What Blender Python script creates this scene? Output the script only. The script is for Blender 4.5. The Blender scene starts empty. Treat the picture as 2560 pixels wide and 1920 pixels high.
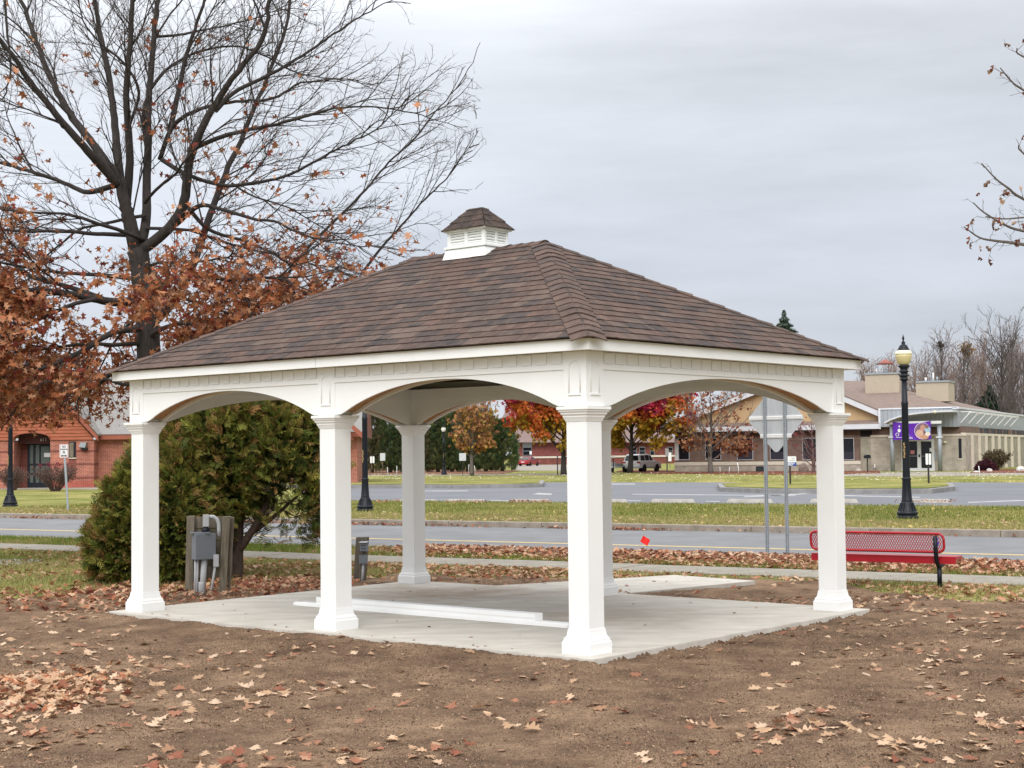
import bpy, bmesh, math, random
import numpy as np
from mathutils import Vector, Matrix
random.seed(7); rng = np.random.default_rng(7)
sc = bpy.context.scene
COL = sc.collection
# ------------------------------------------------------------------ camera
F, PITCH, ROLL, CZ = 3789.85, 0.0464, -0.0112, 1.747
cp, sp, cr, sr = math.cos(PITCH), math.sin(PITCH), math.cos(ROLL), math.sin(ROLL)
_r, _u, FW = np.array([1, 0, 0.]), np.array([0, -sp, cp]), np.array([0, cp, sp])
RT, UP = _r*cr + _u*sr, _u*cr - _r*sr
cam = bpy.data.cameras.new("camera"); camo = bpy.data.objects.new("camera", cam); COL.objects.link(camo)
camo.matrix_world = Matrix(((RT[0], UP[0], -FW[0], 0), (RT[1], UP[1], -FW[1], 0), (RT[2], UP[2], -FW[2], CZ), (0, 0, 0, 1)))
cam.sensor_fit = 'HORIZONTAL'; cam.sensor_width = 36; cam.lens = F/2560*36
cam.clip_start = 0.1; cam.clip_end = 3000
sc.camera = camo
# ------------------------------------------------------------------ world: overcast cloud layer over a Nishita sky
SUN_EL, SUN_AZ = math.radians(40), math.radians(181)     # azimuth clockwise from +Y: behind the camera
w = bpy.data.worlds.new("World"); sc.world = w; w.use_nodes = True
nt = w.node_tree; nt.nodes.clear(); N = nt.nodes; L = nt.links
out = N.new('ShaderNodeOutputWorld'); bg = N.new('ShaderNodeBackground'); L.new(bg.outputs[0], out.inputs[0])
sky = N.new('ShaderNodeTexSky'); sky.sky_type = 'NISHITA'; sky.sun_disc = False
sky.sun_elevation = SUN_EL; sky.sun_rotation = SUN_AZ
tc = N.new('ShaderNodeTexCoord'); sep = N.new('ShaderNodeSeparateXYZ'); L.new(tc.outputs['Generated'], sep.inputs[0])
ramp = N.new('ShaderNodeValToRGB'); L.new(sep.outputs[2], ramp.inputs[0])
cr_ = ramp.color_ramp
cr_.elements[0].position = 0.0; cr_.elements[0].color = (.40, .42, .47, 1)
cr_.elements[1].position = 1.0; cr_.elements[1].color = (1.55, 1.56, 1.58, 1)
for p, c in ((.07, (.42, .44, .49)), (.13, (.425, .45, .50)), (.24, (.53, .55, .585)), (.45, (.92, .94, .97))):
    e = cr_.elements.new(p); e.color = (*c, 1)
mp = N.new('ShaderNodeMapping'); mp.inputs['Scale'].default_value = (1.6, 1.6, 9); mp.inputs['Rotation'].default_value = (0.06, .05, .4); L.new(tc.outputs['Generated'], mp.inputs[0])
nz = N.new('ShaderNodeTexNoise'); nz.inputs['Scale'].default_value = 1.5; nz.inputs['Detail'].default_value = 6; nz.inputs['Roughness'].default_value = .56; L.new(mp.outputs[0], nz.inputs[0])
mr = N.new('ShaderNodeMapRange'); mr.inputs[1].default_value = .3; mr.inputs[2].default_value = .7; mr.inputs[3].default_value = .84; mr.inputs[4].default_value = 1.18; L.new(nz.outputs[0], mr.inputs[0])
gx = N.new('ShaderNodeMapRange'); gx.inputs[1].default_value = -.6; gx.inputs[2].default_value = .6; gx.inputs[3].default_value = 1.28; gx.inputs[4].default_value = .86; L.new(sep.outputs[0], gx.inputs[0])
gm = N.new('ShaderNodeMath'); gm.operation = 'MULTIPLY'; L.new(gx.outputs[0], gm.inputs[0]); L.new(mr.outputs[0], gm.inputs[1])
mul = N.new('ShaderNodeMix'); mul.data_type = 'RGBA'; mul.blend_type = 'MULTIPLY'; mul.inputs[0].default_value = 1
L.new(ramp.outputs[0], mul.inputs[6]); L.new(gm.outputs[0], mul.inputs[7])
sk = N.new('ShaderNodeVectorMath'); sk.operation = 'SCALE'; sk.inputs[3].default_value = .09; L.new(sky.outputs[0], sk.inputs[0])
mixs = N.new('ShaderNodeMix'); mixs.data_type = 'RGBA'; mixs.inputs[0].default_value = .92
L.new(sk.outputs[0], mixs.inputs[6]); L.new(mul.outputs[2], mixs.inputs[7]); L.new(mixs.outputs[2], bg.inputs[0])
bg.inputs[1].default_value = 1.08
# ------------------------------------------------------------------ sun behind cloud, exposure
sl = bpy.data.lights.new("sun", 'SUN'); sl.energy = 1.5; sl.angle = math.radians(40); sl.color = (1, .985, .965)
so = bpy.data.objects.new("sun", sl); COL.objects.link(so)
_d = Vector((math.sin(SUN_AZ)*math.cos(SUN_EL), math.cos(SUN_AZ)*math.cos(SUN_EL), math.sin(SUN_EL)))
so.rotation_euler = _d.to_track_quat('Z', 'Y').to_euler(); so.location = _d*60
sc.view_settings.view_transform = 'Standard'; sc.view_settings.look = 'None'
sc.view_settings.exposure = 0.45; sc.view_settings.gamma = 1; sc.view_settings.use_curve_mapping = False
sc.cycles.use_denoising = True; sc.cycles.denoiser = 'OPENIMAGEDENOISE'; sc.cycles.denoising_input_passes = 'RGB_ALBEDO_NORMAL'
sc.cycles.max_bounces = 6; sc.cycles.diffuse_bounces = 3; sc.cycles.transparent_max_bounces = 4
# ------------------------------------------------------------------ geometry of the place
GZ = -0.10                                    # ground level; the pavilion's slab top is z = 0
K = 2560/2212.0
def ray(u, v):
    a = (u-1280)/F; b = (960-v)/F
    return FW + a*RT + b*UP
def gnd(u, v, z=GZ):                           # where the sight line of the photograph meets the plane z
    d = ray(u, v); t = (z-CZ)/d[2]; return np.array([d[0]*t, d[1]*t])
def at(u, v, y):                               # point at distance y
    d = ray(u, v); t = y/d[1]; return np.array([d[0]*t, y, CZ+d[2]*t])
DR = np.array([.845, -.535]); NR = np.array([.535, .845])      # along the street, across it (away)
def S(a, b): return a*DR + b*NR
PA = np.array([.6466, .7624]); PB = np.array([-.7624, .6466])  # pavilion: short side, long side
PO = np.array([.6324, 13.4049]); BAY, WID = 3.2012, 4.4472
def pav(x, y): return PO + x*PA + y*PB
# ------------------------------------------------------------------ helpers
def lin(r, g, b):
    return tuple(((c/255)/12.92 if c/255 <= .04045 else ((c/255+.055)/1.055)**2.4) for c in (r, g, b))
def tag(o, label=None, cat=None, group=None, kind=None):
    if label: o['label'] = label
    if cat: o['category'] = cat
    if group: o['group'] = group
    if kind: o['kind'] = kind
    return o
def empty(name, loc, rz=0, label=None, cat=None, group=None):
    o = bpy.data.objects.new(name, None); o.empty_display_size = .2; COL.objects.link(o)
    o.location = loc; o.rotation_euler = (0, 0, rz); return tag(o, label, cat, group)
def link_mesh(name, me, mat, parent=None):
    o = bpy.data.objects.new(name, me); COL.objects.link(o)
    if mat: 
        if not me.materials: me.materials.append(mat)
    if parent: o.parent = parent
    return o
def copy_tree(o, parent=None):
    c = o.copy(); COL.objects.link(c)
    if parent: c.parent = parent
    for ch in list(o.children): copy_tree(ch, c)
    return c
def arr_mesh(name, V, Fc, col=None, smooth=False):
    """V (n,3), Fc (m,k) -> mesh, quickly"""
    V = np.asarray(V, dtype=np.float32); Fc = np.asarray(Fc, dtype=np.int32); k = Fc.shape[1]
    me = bpy.data.meshes.new(name)
    me.vertices.add(len(V)); me.vertices.foreach_set('co', V.ravel())
    me.loops.add(Fc.size); me.loops.foreach_set('vertex_index', Fc.ravel())
    me.polygons.add(len(Fc)); me.polygons.foreach_set('loop_start', np.arange(0, Fc.size, k, dtype=np.int32))
    me.polygons.foreach_set('use_smooth', np.full(len(Fc), bool(smooth)))
    me.update(calc_edges=True)
    if col is not None:
        a = me.color_attributes.new('Col', 'FLOAT_COLOR', 'POINT')
        c4 = np.ones((len(V), 4), dtype=np.float32); c4[:, :3] = col; a.data.foreach_set('color', c4.ravel())
    return me
def arr_obj(name, V, Fc, mat, parent=None, col=None, smooth=False):
    return link_mesh(name, arr_mesh(name, V, Fc, col, smooth), mat, parent)
class MB:
    def __init__(s): s.v = []; s.f = []; s.sm = []
    def add(s, vs, fs, smooth=False):
        b = len(s.v); s.v += [tuple(map(float, p)) for p in vs]
        for f in fs: s.f.append([i+b for i in f]); s.sm.append(smooth)
        return s
    def hexa(s, lo, hi):           # 4 bottom points, 4 top points (ccw from above)
        return s.add(list(lo)+list(hi), [(3, 2, 1, 0), (4, 5, 6, 7), (0, 1, 5, 4), (1, 2, 6, 5), (2, 3, 7, 6), (3, 0, 4, 7)])
    def box(s, x0, x1, y0, y1, z0, z1):
        return s.hexa([(x0, y0, z0), (x1, y0, z0), (x1, y1, z0), (x0, y1, z0)], [(x0, y0, z1), (x1, y0, z1), (x1, y1, z1), (x0, y1, z1)])
    def obox(s, c, half, ax):      # oriented box
        c = np.array(c, float); ex, ey, ez = [np.array(a, float)*h for a, h in zip(ax, half)]
        P = lambda i, j, k: c + i*ex + j*ey + k*ez
        return s.hexa([P(-1, -1, -1), P(1, -1, -1), P(1, 1, -1), P(-1, 1, -1)], [P(-1, -1, 1), P(1, -1, 1), P(1, 1, 1), P(-1, 1, 1)])
    def bar(s, p, q, w_, h_, up=(0, 0, 1)):
        p = np.array(p, float); q = np.array(q, float); d = q-p; l = np.linalg.norm(d); d /= l
        a = np.cross(up, d); a /= np.linalg.norm(a); b = np.cross(d, a)
        return s.obox((p+q)/2, (l/2, w_/2, h_/2), (d, a, b))
    def frus(s, cx, cy, z0, z1, h0, h1, h0y=None, h1y=None):
        h0y = h0y or h0; h1y = h1y or h1
        return s.hexa([(cx-h0, cy-h0y, z0), (cx+h0, cy-h0y, z0), (cx+h0, cy+h0y, z0), (cx-h0, cy+h0y, z0)],
                      [(cx-h1, cy-h1y, z1), (cx+h1, cy-h1y, z1), (cx+h1, cy+h1y, z1), (cx-h1, cy+h1y, z1)])
    def lathe(s, prof, n=20, cx=0, cy=0, smooth=True):
        vs, fs = [], []
        for r, z in prof:
            for i in range(n): vs.append((cx+r*math.cos(2*math.pi*i/n), cy+r*math.sin(2*math.pi*i/n), z))
        for j in range(len(prof)-1):
            for i in range(n): fs.append((j*n+i, j*n+(i+1) % n, (j+1)*n+(i+1) % n, (j+1)*n+i))
        fs.append(tuple(range(n-1, -1, -1))); fs.append(tuple((len(prof)-1)*n+i for i in range(n)))
        return s.add(vs, fs, smooth)
    def tube(s, pts, rad, n=8, smooth=True):
        pts = np.array(pts, float); m = len(pts); rad = np.broadcast_to(rad, (m,))
        T = np.gradient(pts, axis=0); T /= np.linalg.norm(T, axis=1)[:, None]+1e-9
        a = np.array([0, 0, 1.]) if abs(T[0][2]) < .9 else np.array([1., 0, 0])
        vs, fs = [], []
        for i in range(m):
            e1 = np.cross(T[i], a); e1 /= np.linalg.norm(e1); e2 = np.cross(T[i], e1); a = np.cross(e1, T[i])
            for k in range(n):
                t = 2*math.pi*k/n; vs.append(pts[i]+rad[i]*(math.cos(t)*e1+math.sin(t)*e2))
        for j in range(m-1):
            for i in range(n): fs.append((j*n+i, (j+1)*n+i, (j+1)*n+(i+1) % n, j*n+(i+1) % n))
        fs.append(tuple(range(n))); fs.append(tuple((m-1)*n+i for i in range(n-1, -1, -1)))
        return s.add(vs, fs, smooth)
    def prism(s, poly, d):          # polygon (list of 3-D points) extruded by vector d
        n = len(poly); d = np.array(d, float); vs = [np.array(p, float) for p in poly]; vs += [p+d for p in vs]
        return s.add(vs, [tuple(range(n-1, -1, -1)), tuple(range(n, 2*n))]+[(i, (i+1) % n, n+(i+1) % n, n+i) for i in range(n)])
    def build(s, name, mat, parent=None, bevel=0):
        me = bpy.data.meshes.new(name); me.from_pydata(s.v, [], s.f)
        bm = bmesh.new(); bm.from_mesh(me); bmesh.ops.recalc_face_normals(bm, faces=bm.faces)
        if bevel:
            ed = [e for e in bm.edges if len(e.link_faces) == 2 and e.calc_face_angle(0) > .5]
            bmesh.ops.bevel(bm, geom=ed, offset=bevel, segments=2, profile=.7, affect='EDGES')
        bm.to_mesh(me); bm.free()
        if any(s.sm) and not bevel: me.polygons.foreach_set('use_smooth', s.sm)
        elif any(s.sm): me.polygons.foreach_set('use_smooth', [True]*len(me.polygons))
        me.update()
        return link_mesh(name, me, mat, parent)
# numpy value noise -------------------------------------------------
_tab = rng.random((256, 256))
def vnoise(x, y):
    xi = np.floor(x).astype(int); yi = np.floor(y).astype(int); fx = x-xi; fy = y-yi
    fx = fx*fx*(3-2*fx); fy = fy*fy*(3-2*fy)
    g = lambda a, b: _tab[a & 255, b & 255]
    return (g(xi, yi)*(1-fx)+g(xi+1, yi)*fx)*(1-fy)+(g(xi, yi+1)*(1-fx)+g(xi+1, yi+1)*fx)*fy
def fbm(x, y, sc_=1., oc=4):
    r = 0; a = .5; x = np.asarray(x, float)*sc_; y = np.asarray(y, float)*sc_
    for i in range(oc): r = r+a*vnoise(x+17.3*i, y+9.1*i); x = x*2.03; y = y*2.03; a *= .5
    return r
# ------------------------------------------------------------------ materials
MATS = {}
def mat(name, c, rough=.7, var=.0, scale=5., c2=None, metal=0, bump=0, bscale=None, spec=.3, objrand=0, stretch=None, coord='Object', detail=5, trans=0):
    m = bpy.data.materials.new(name); m.use_nodes = True; n = m.node_tree.nodes; l = m.node_tree.links; b = n['Principled BSDF']
    b.inputs['Roughness'].default_value = rough; b.inputs['Metallic'].default_value = metal; b.inputs['Specular IOR Level'].default_value = spec
    if c2 is None: c2 = tuple(x*(1-var) for x in c); c1 = tuple(min(1, x*(1+var)) for x in c)
    else: c1 = c
    co = n.new('ShaderNodeTexCoord'); src = co.outputs[coord]
    if stretch:
        mpp = n.new('ShaderNodeMapping'); mpp.inputs['Scale'].default_value = stretch; l.new(src, mpp.inputs[0]); src = mpp.outputs[0]
    t = n.new('ShaderNodeTexNoise'); t.inputs['Scale'].default_value = scale; t.inputs['Detail'].default_value = detail; t.inputs['Roughness'].default_value = .62; l.new(src, t.inputs[0])
    mrr = n.new('ShaderNodeMapRange'); mrr.inputs[1].default_value = .3; mrr.inputs[2].default_value = .7; l.new(t.outputs[0], mrr.inputs[0])
    mx = n.new('ShaderNodeMix'); mx.data_type = 'RGBA'; mx.inputs[6].default_value = (*c2, 1); mx.inputs[7].default_value = (*c1, 1); l.new(mrr.outputs[0], mx.inputs[0])
    last = mx.outputs[2]
    if objrand:
        oi = n.new('ShaderNodeObjectInfo'); hs = n.new('ShaderNodeHueSaturation'); m2 = n.new('ShaderNodeMapRange'); m2.inputs[3].default_value = 1-objrand; m2.inputs[4].default_value = 1+objrand
        l.new(oi.outputs['Random'], m2.inputs[0]); l.new(m2.outputs[0], hs.inputs['Value']); l.new(last, hs.inputs['Color']); last = hs.outputs[0]
    l.new(last, b.inputs['Base Color'])
    if bump:
        t2 = n.new('ShaderNodeTexNoise'); t2.inputs['Scale'].default_value = bscale or scale*4; t2.inputs['Detail'].default_value = 6; l.new(src, t2.inputs[0])
        bp = n.new('ShaderNodeBump'); bp.inputs['Strength'].default_value = bump; bp.inputs['Distance'].default_value = .02; l.new(t2.outputs[0], bp.inputs['Height']); l.new(bp.outputs[0], b.inputs['Normal'])
    MATS[name] = m; return m
def attr_mat(name, rough=.8, trans=0.0, spec=.15):
    m = bpy.data.materials.new(name); m.use_nodes = True; n = m.node_tree.nodes; l = m.node_tree.links; b = n['Principled BSDF']
    a = n.new('ShaderNodeAttribute'); a.attribute_name = 'Col'; l.new(a.outputs[0], b.inputs['Base Color'])
    b.inputs['Roughness'].default_value = rough; b.inputs['Specular IOR Level'].default_value = spec
    if trans:
        tr = n.new('ShaderNodeBsdfTranslucent'); l.new(a.outputs[0], tr.inputs[0]); ms = n.new('ShaderNodeMixShader'); ms.inputs[0].default_value = trans
        l.new(b.outputs[0], ms.inputs[1]); l.new(tr.outputs[0], ms.inputs[2]); l.new(ms.outputs[0], n['Material Output'].inputs[0])
    return m
def glass_mat(name, c=(.012, .014, .02), rough=.08):
    m = bpy.data.materials.new(name); m.use_nodes = True; b = m.node_tree.nodes['Principled BSDF']
    b.inputs['Base Color'].default_value = (*c, 1); b.inputs['Roughness'].default_value = rough; b.inputs['Specular IOR Level'].default_value = .5; return m
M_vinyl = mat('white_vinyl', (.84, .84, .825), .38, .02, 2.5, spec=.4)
M_vinyl2 = mat('white_vinyl_shaded', (.74, .72, .68), .45, .03, 3)  # darker, warmer copy of the white vinyl, interior shade put into its colour
M_wood = mat('raw_plywood', (.34, .18, .075), .8, .3, 6, stretch=(3, 3, 20), bump=.2)
M_deck = mat('dark_roof_deck', (.10, .075, .06), .9, .2, 6)
M_conc = mat('new_concrete', (.60, .565, .505), .85, c2=(.43, .395, .34), scale=1.6, stretch=(1.0, 2.6, 1), bump=.12, bscale=60, detail=12)
def stain(m, pos, rad, col):
    n = m.node_tree.nodes; l = m.node_tree.links; b = n['Principled BSDF']; old = b.inputs['Base Color'].links[0].from_socket
    co = n.new('ShaderNodeTexCoord'); vm = n.new('ShaderNodeVectorMath'); vm.operation = 'SUBTRACT'; vm.inputs[1].default_value = pos; l.new(co.outputs['Object'], vm.inputs[0])
    sc2 = n.new('ShaderNodeVectorMath'); sc2.operation = 'DIVIDE'; sc2.inputs[1].default_value = rad; l.new(vm.outputs[0], sc2.inputs[0]); ln = n.new('ShaderNodeVectorMath'); ln.operation = 'LENGTH'; l.new(sc2.outputs[0], ln.inputs[0])
    nz2 = n.new('ShaderNodeTexNoise'); nz2.inputs['Scale'].default_value = 2.2; nz2.inputs['Detail'].default_value = 8; nz2.inputs['Roughness'].default_value = .7; l.new(co.outputs['Object'], nz2.inputs[0])
    ad = n.new('ShaderNodeMath'); ad.operation = 'MULTIPLY_ADD'; ad.inputs[1].default_value = 2.4; l.new(nz2.outputs[0], ad.inputs[0]); l.new(ln.outputs['Value'], ad.inputs[2])
    m3 = n.new('ShaderNodeMapRange'); m3.inputs[1].default_value = 2.3; m3.inputs[2].default_value = 1.3; m3.inputs[3].default_value = 0; m3.inputs[4].default_value = .62; l.new(ad.outputs[0], m3.inputs[0])
    mx = n.new('ShaderNodeMix'); mx.data_type = 'RGBA'; mx.inputs[7].default_value = (*col, 1); l.new(m3.outputs[0], mx.inputs[0]); l.new(old, mx.inputs[6]); l.new(mx.outputs[2], b.inputs['Base Color'])
_s = PO+PA*3.6+PB*4.9; stain(M_conc, (_s[0], _s[1], 0), (1.6, 1.2, 5), (.24, .15, .085)); _s = PO+PA*2.6+PB*1.7; stain(M_conc, (_s[0], _s[1], 0), (1.3, 1.3, 5), (.34, .28, .22))
M_walk = mat('old_concrete', (.31, .28, .235), .9, c2=(.22, .20, .165), scale=2.5, bump=.1, bscale=50)
M_curb = mat('curb_concrete', (.33, .285, .24), .9, c2=(.20, .165, .13), scale=3, bump=.2, bscale=40)
M_asph = mat('worn_asphalt', (.205, .207, .212), .9, c2=(.150, .152, .157), scale=.9, bump=.15, bscale=70, detail=8)
M_asph2 = mat('lot_asphalt', (.175, .178, .192), .85, c2=(.135, .138, .152), scale=.25, bump=.05, bscale=60, detail=8)
M_yel = mat('yellow_line', (.52, .39, .19), .8, .15, 4)
M_wline = mat('white_line_paint', (.50, .50, .49), .8, c2=(.26, .26, .27), scale=2.5, detail=8)
M_leaf = attr_mat('dry_leaf', .75, .18)
M_fol = attr_mat('foliage', .65, .15)
M_grass = attr_mat('grass_blade', .7, .25)
M_bark = mat('oak_bark', (.055, .045, .040), .95, c2=(.028, .024, .022), scale=8, stretch=(3, 3, .6), bump=.6, bscale=14)
M_barkg = mat('grey_bark', (.17, .145, .125), .95, c2=(.10, .085, .075), scale=8, stretch=(3, 3, .6), bump=.4)
M_barkr = mat('reddish_bark', (.15, .095, .085), .95, .2, 6)
M_black = mat('black_powder_coat', (.006, .008, .014), .45, .15, 8, spec=.3)
M_galv = mat('galvanised_steel', (.33, .36, .385), .5, .14, 12, metal=.35)
M_alum = mat('aluminium_back', (.50, .52, .54), .5, .1, 3, metal=.3, stretch=(6, 6, .5))
M_whitep = mat('white_paint', (.74, .74, .73), .5, .04, 4)
M_red = mat('red_plastisol', (.37, .008, .018), .32, .08, 5, spec=.5)
M_oldwood = mat('weathered_timber', (.24, .21, .16), .95, c2=(.12, .10, .072), scale=7, stretch=(4, 4, .5), bump=.5, bscale=20)
M_greyp = mat('grey_enamel', (.17, .19, .21), .5, .07, 6)
M_pvc = mat('grey_conduit', (.42, .43, .44), .5, .1, 6)
M_globe = mat('cream_globe', (.60, .50, .26), .35, .06, 3, spec=.5)
M_globe2 = mat('cream_globe_band', (.74, .70, .52), .4, .05, 3)
M_gold = mat('gold_lettering', (.62, .42, .17), .5, .2, 20)
M_glass = glass_mat('dark_glass')
# ------------------------------------------------------------------ ground
VB = [-60, 24.55, 24.60, 34.55, 34.60, 49.6, 49.7, 90.5, 90.7, 2500]
ZB = [GZ, GZ, -.26, -.26, GZ, GZ, -.26, -.26, GZ, GZ]
gv, gf = [], []
def lot_left(b): return -41-(min(max(b, 49.6), 90.7)-49.6)*.925      # the lot ends here; lawn to the left of it
US = range(8)
for b, z in zip(VB, ZB):
    aL = lot_left(b)
    for k, a in enumerate((-1500, -250, aL-.12, aL, 20, 60, 250, 1500)):
        p = S(a, b); gv.append((p[0], p[1], GZ if (b > 40 and k < 3) else z))
n_ = len(US)
for j in range(len(VB)-1):
    for i in range(n_-1): gf.append((j*n_+i, j*n_+i+1, (j+1)*n_+i+1, (j+1)*n_+i))
def lawn_mat():
    m = bpy.data.materials.new('lawn'); m.use_nodes = True; n = m.node_tree.nodes; l = m.node_tree.links; b = n['Principled BSDF']
    co = n.new('ShaderNodeTexCoord')
    t1 = n.new('ShaderNodeTexNoise'); t1.inputs['Scale'].default_value = .35; t1.inputs['Detail'].default_value = 7; t1.inputs['Roughness'].default_value = .6; l.new(co.outputs['Object'], t1.inputs[0])
    r1 = n.new('ShaderNodeValToRGB'); e = r1.color_ramp; e.elements[0].position = .35; e.elements[0].color = (.125, .15, .035, 1); e.elements[1].position = .62; e.elements[1].color = (.30, .265, .095, 1); l.new(t1.outputs[0], r1.inputs[0])
    t2 = n.new('ShaderNodeTexNoise'); t2.inputs['Scale'].default_value = 9; t2.inputs['Detail'].default_value = 5; l.new(co.outputs['Object'], t2.inputs[0])
    m1 = n.new('ShaderNodeMapRange'); m1.inputs[1].default_value = .3; m1.inputs[2].default_value = .7; m1.inputs[3].default_value = .55; m1.inputs[4].default_value = 1.35; l.new(t2.outputs[0], m1.inputs[0])
    mm = n.new('ShaderNodeMix'); mm.data_type = 'RGBA'; mm.blend_type = 'MULTIPLY'; mm.inputs[0].default_value = 1; l.new(r1.outputs[0], mm.inputs[6]); l.new(m1.outputs[0], mm.inputs[7])
    l.new(mm.outputs[2], b.inputs['Base Color']); b.inputs['Roughness'].default_value = .95; b.inputs['Specular IOR Level'].default_value = .05
    bp = n.new('ShaderNodeBump'); bp.inputs['Strength'].default_value = .6; bp.inputs['Distance'].default_value = .05; l.new(t2.outputs[0], bp.inputs['Height']); l.new(bp.outputs[0], b.inputs['Normal'])
    return m
M_lawn = lawn_mat()
tag(arr_obj('ground', gv, gf, M_lawn), kind='structure')
def sheet(name, pts, z, m, kind='structure', thick=0):
    mb = MB()
    if thick: mb.prism([(p[0], p[1], z-thick) for p in pts], (0, 0, thick))
    else: mb.add([(p[0], p[1], z) for p in pts], [tuple(range(len(pts)))])
    o = mb.build(name, m); return tag(o, kind=kind)
sheet('road', [S(-300, 24.58), S(300, 24.58), S(300, 34.58), S(-300, 34.58)], -.22, M_asph)
sheet('parking_lot', [S(-41.05, 49.65), S(300, 49.65), S(300, 90.6), S(-78.95, 90.6)], -.215, M_asph2)
for name, a0, a1, z, mm in (('kerb', 34.55, 34.85, GZ+.03, M_curb), ('kerb', 24.32, 24.58, GZ+.01, M_curb)):
    u = -60.
    root = empty(name, (0, 0, 0)); tag(root, kind='structure')
    while u < 60:
        o = MB().prism([(*S(u+.008, a0), -.3), (*S(u+2.99, a0), -.3), (*S(u+2.99, a1), -.3), (*S(u+.008, a1), -.3)], (0, 0, .3+z+random.uniform(-.004, .004))).build('kerb_stone', mm, root, bevel=.02)
        u += 3.0
    for s_ in (-1, 1): MB().prism([(*S(60.02*s_, a0), -.3), (*S(300*s_, a0), -.3), (*S(300*s_, a1), -.3), (*S(60.02*s_, a1), -.3)], (0, 0, .3+z)).build('kerb_stone', mm, root)
sheet('road_centre_line', [S(-300, 28.66), S(300, 28.66), S(300, 28.92), S(-300, 28.92)], -.216, M_yel)
# public footpath of slabs between pavilion and road
root = empty('footpath', (0, 0, 0)); tag(root, kind='structure')
u = -40.
while u < 40:
    MB().prism([(*S(u+.006, 20.95), -.2), (*S(u+1.494, 20.95), -.2), (*S(u+1.494, 22.25), -.2), (*S(u+.006, 22.25), -.2)], (0, 0, .2-.075+random.uniform(-.004, .004))).build('paving_slab', M_walk, root, bevel=.008)
    u += 1.5
# pavilion pad and its approach path
SE = .294
PADL = [(-SE, -SE), (WID+SE, -SE), (WID+SE, 2*BAY+SE), (-SE, 2*BAY+SE)]
pad = MB().prism([(*pav(*p), -.18) for p in PADL], (0, 0, .18)).build('concrete_pad', M_conc, bevel=.012); tag(pad, kind='structure')
q = [pav(WID+SE+.006, 3.30), pav(7.56, 2.87), pav(7.77, 4.37), pav(WID+SE+.006, 5.5)]
tag(MB().prism([(*p, -.2) for p in q], (0, 0, .17)).build('approach_path', M_conc, bevel=.01), kind='structure')
# bare soil around the pad --------------------------------------------
bpx = [(-500, 1520), (0, 1506), (150, 1498), (300, 1474), (420, 1478), (640, 1452), (900, 1446), (1000, 1437), (1200, 1442), (1420, 1444), (1560, 1453), (1700, 1445), (1890, 1450), (2050, 1452), (2200, 1478), (2400, 1505), (2560, 1500), (3100, 1490)]
bw = np.array([gnd(*p) for p in bpx]); bw = bw[np.argsort(bw[:, 0])]
def soil_edge(x): return np.interp(x, bw[:, 0], bw[:, 1])
def soil_mask(x, y): return np.clip((soil_edge(x)-y)/.5 + (fbm(x, y, 1.1)-.47)*3.2 + .4, 0, 1)
def in_pad(x, y, m=0.0):
    dx, dy = x-PO[0], y-PO[1]; a = dx*PA[0]+dy*PA[1]; b = dx*PB[0]+dy*PB[1]
    return (a > -SE-m) & (a < WID+SE+m) & (b > -SE-m) & (b < 2*BAY+SE+m)
def soil_z(x, y):
    m = soil_mask(x, y)
    h = (fbm(x, y, .5, 3)-.45)*.07 + (fbm(x, y, 3., 4)-.47)*.05 + (fbm(x, y, 14., 3)-.44)*.034
    dx, dy = x-PO[0], y-PO[1]; a = dx*PA[0]+dy*PA[1]; b = dx*PB[0]+dy*PB[1]
    d = np.maximum.reduce([-SE-a, a-WID-SE, -SE-b, b-2*BAY-SE])           # distance outside the pad
    near = np.exp(-np.clip(d, 0, 5)/.35)
    h = h*(1-.2*near)+near*np.where(b < -SE, .045, .085)*np.where(d > -.02, 1, 0)*(fbm(x, y, 2.3, 3)+.35)
    z = GZ-.025+m*.05+h*m*.8-(1-m)*.03
    z = np.where(m > .85, np.maximum(z, GZ+.006), z)
    return np.where(d < .12, np.minimum(z, np.where(b < -SE, -.055, -.012)+.3*np.clip(d, -.03, .12)), z)
def ground_z(x, y): return np.maximum(soil_z(x, y), GZ)
def grid(x0, x1, y0, y1, st, fz):
    xs = np.arange(x0, x1, st); ys = np.arange(y0, y1, st); X, Y = np.meshgrid(xs, ys)
    Z = fz(X, Y); V = np.stack([X.ravel(), Y.ravel(), Z.ravel()], 1); nx, ny = len(xs), len(ys)
    i = (np.arange(ny-1)[:, None]*nx+np.arange(nx-1)[None]).ravel()
    return V, np.stack([i, i+1, i+nx+1, i+nx], 1)
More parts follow.
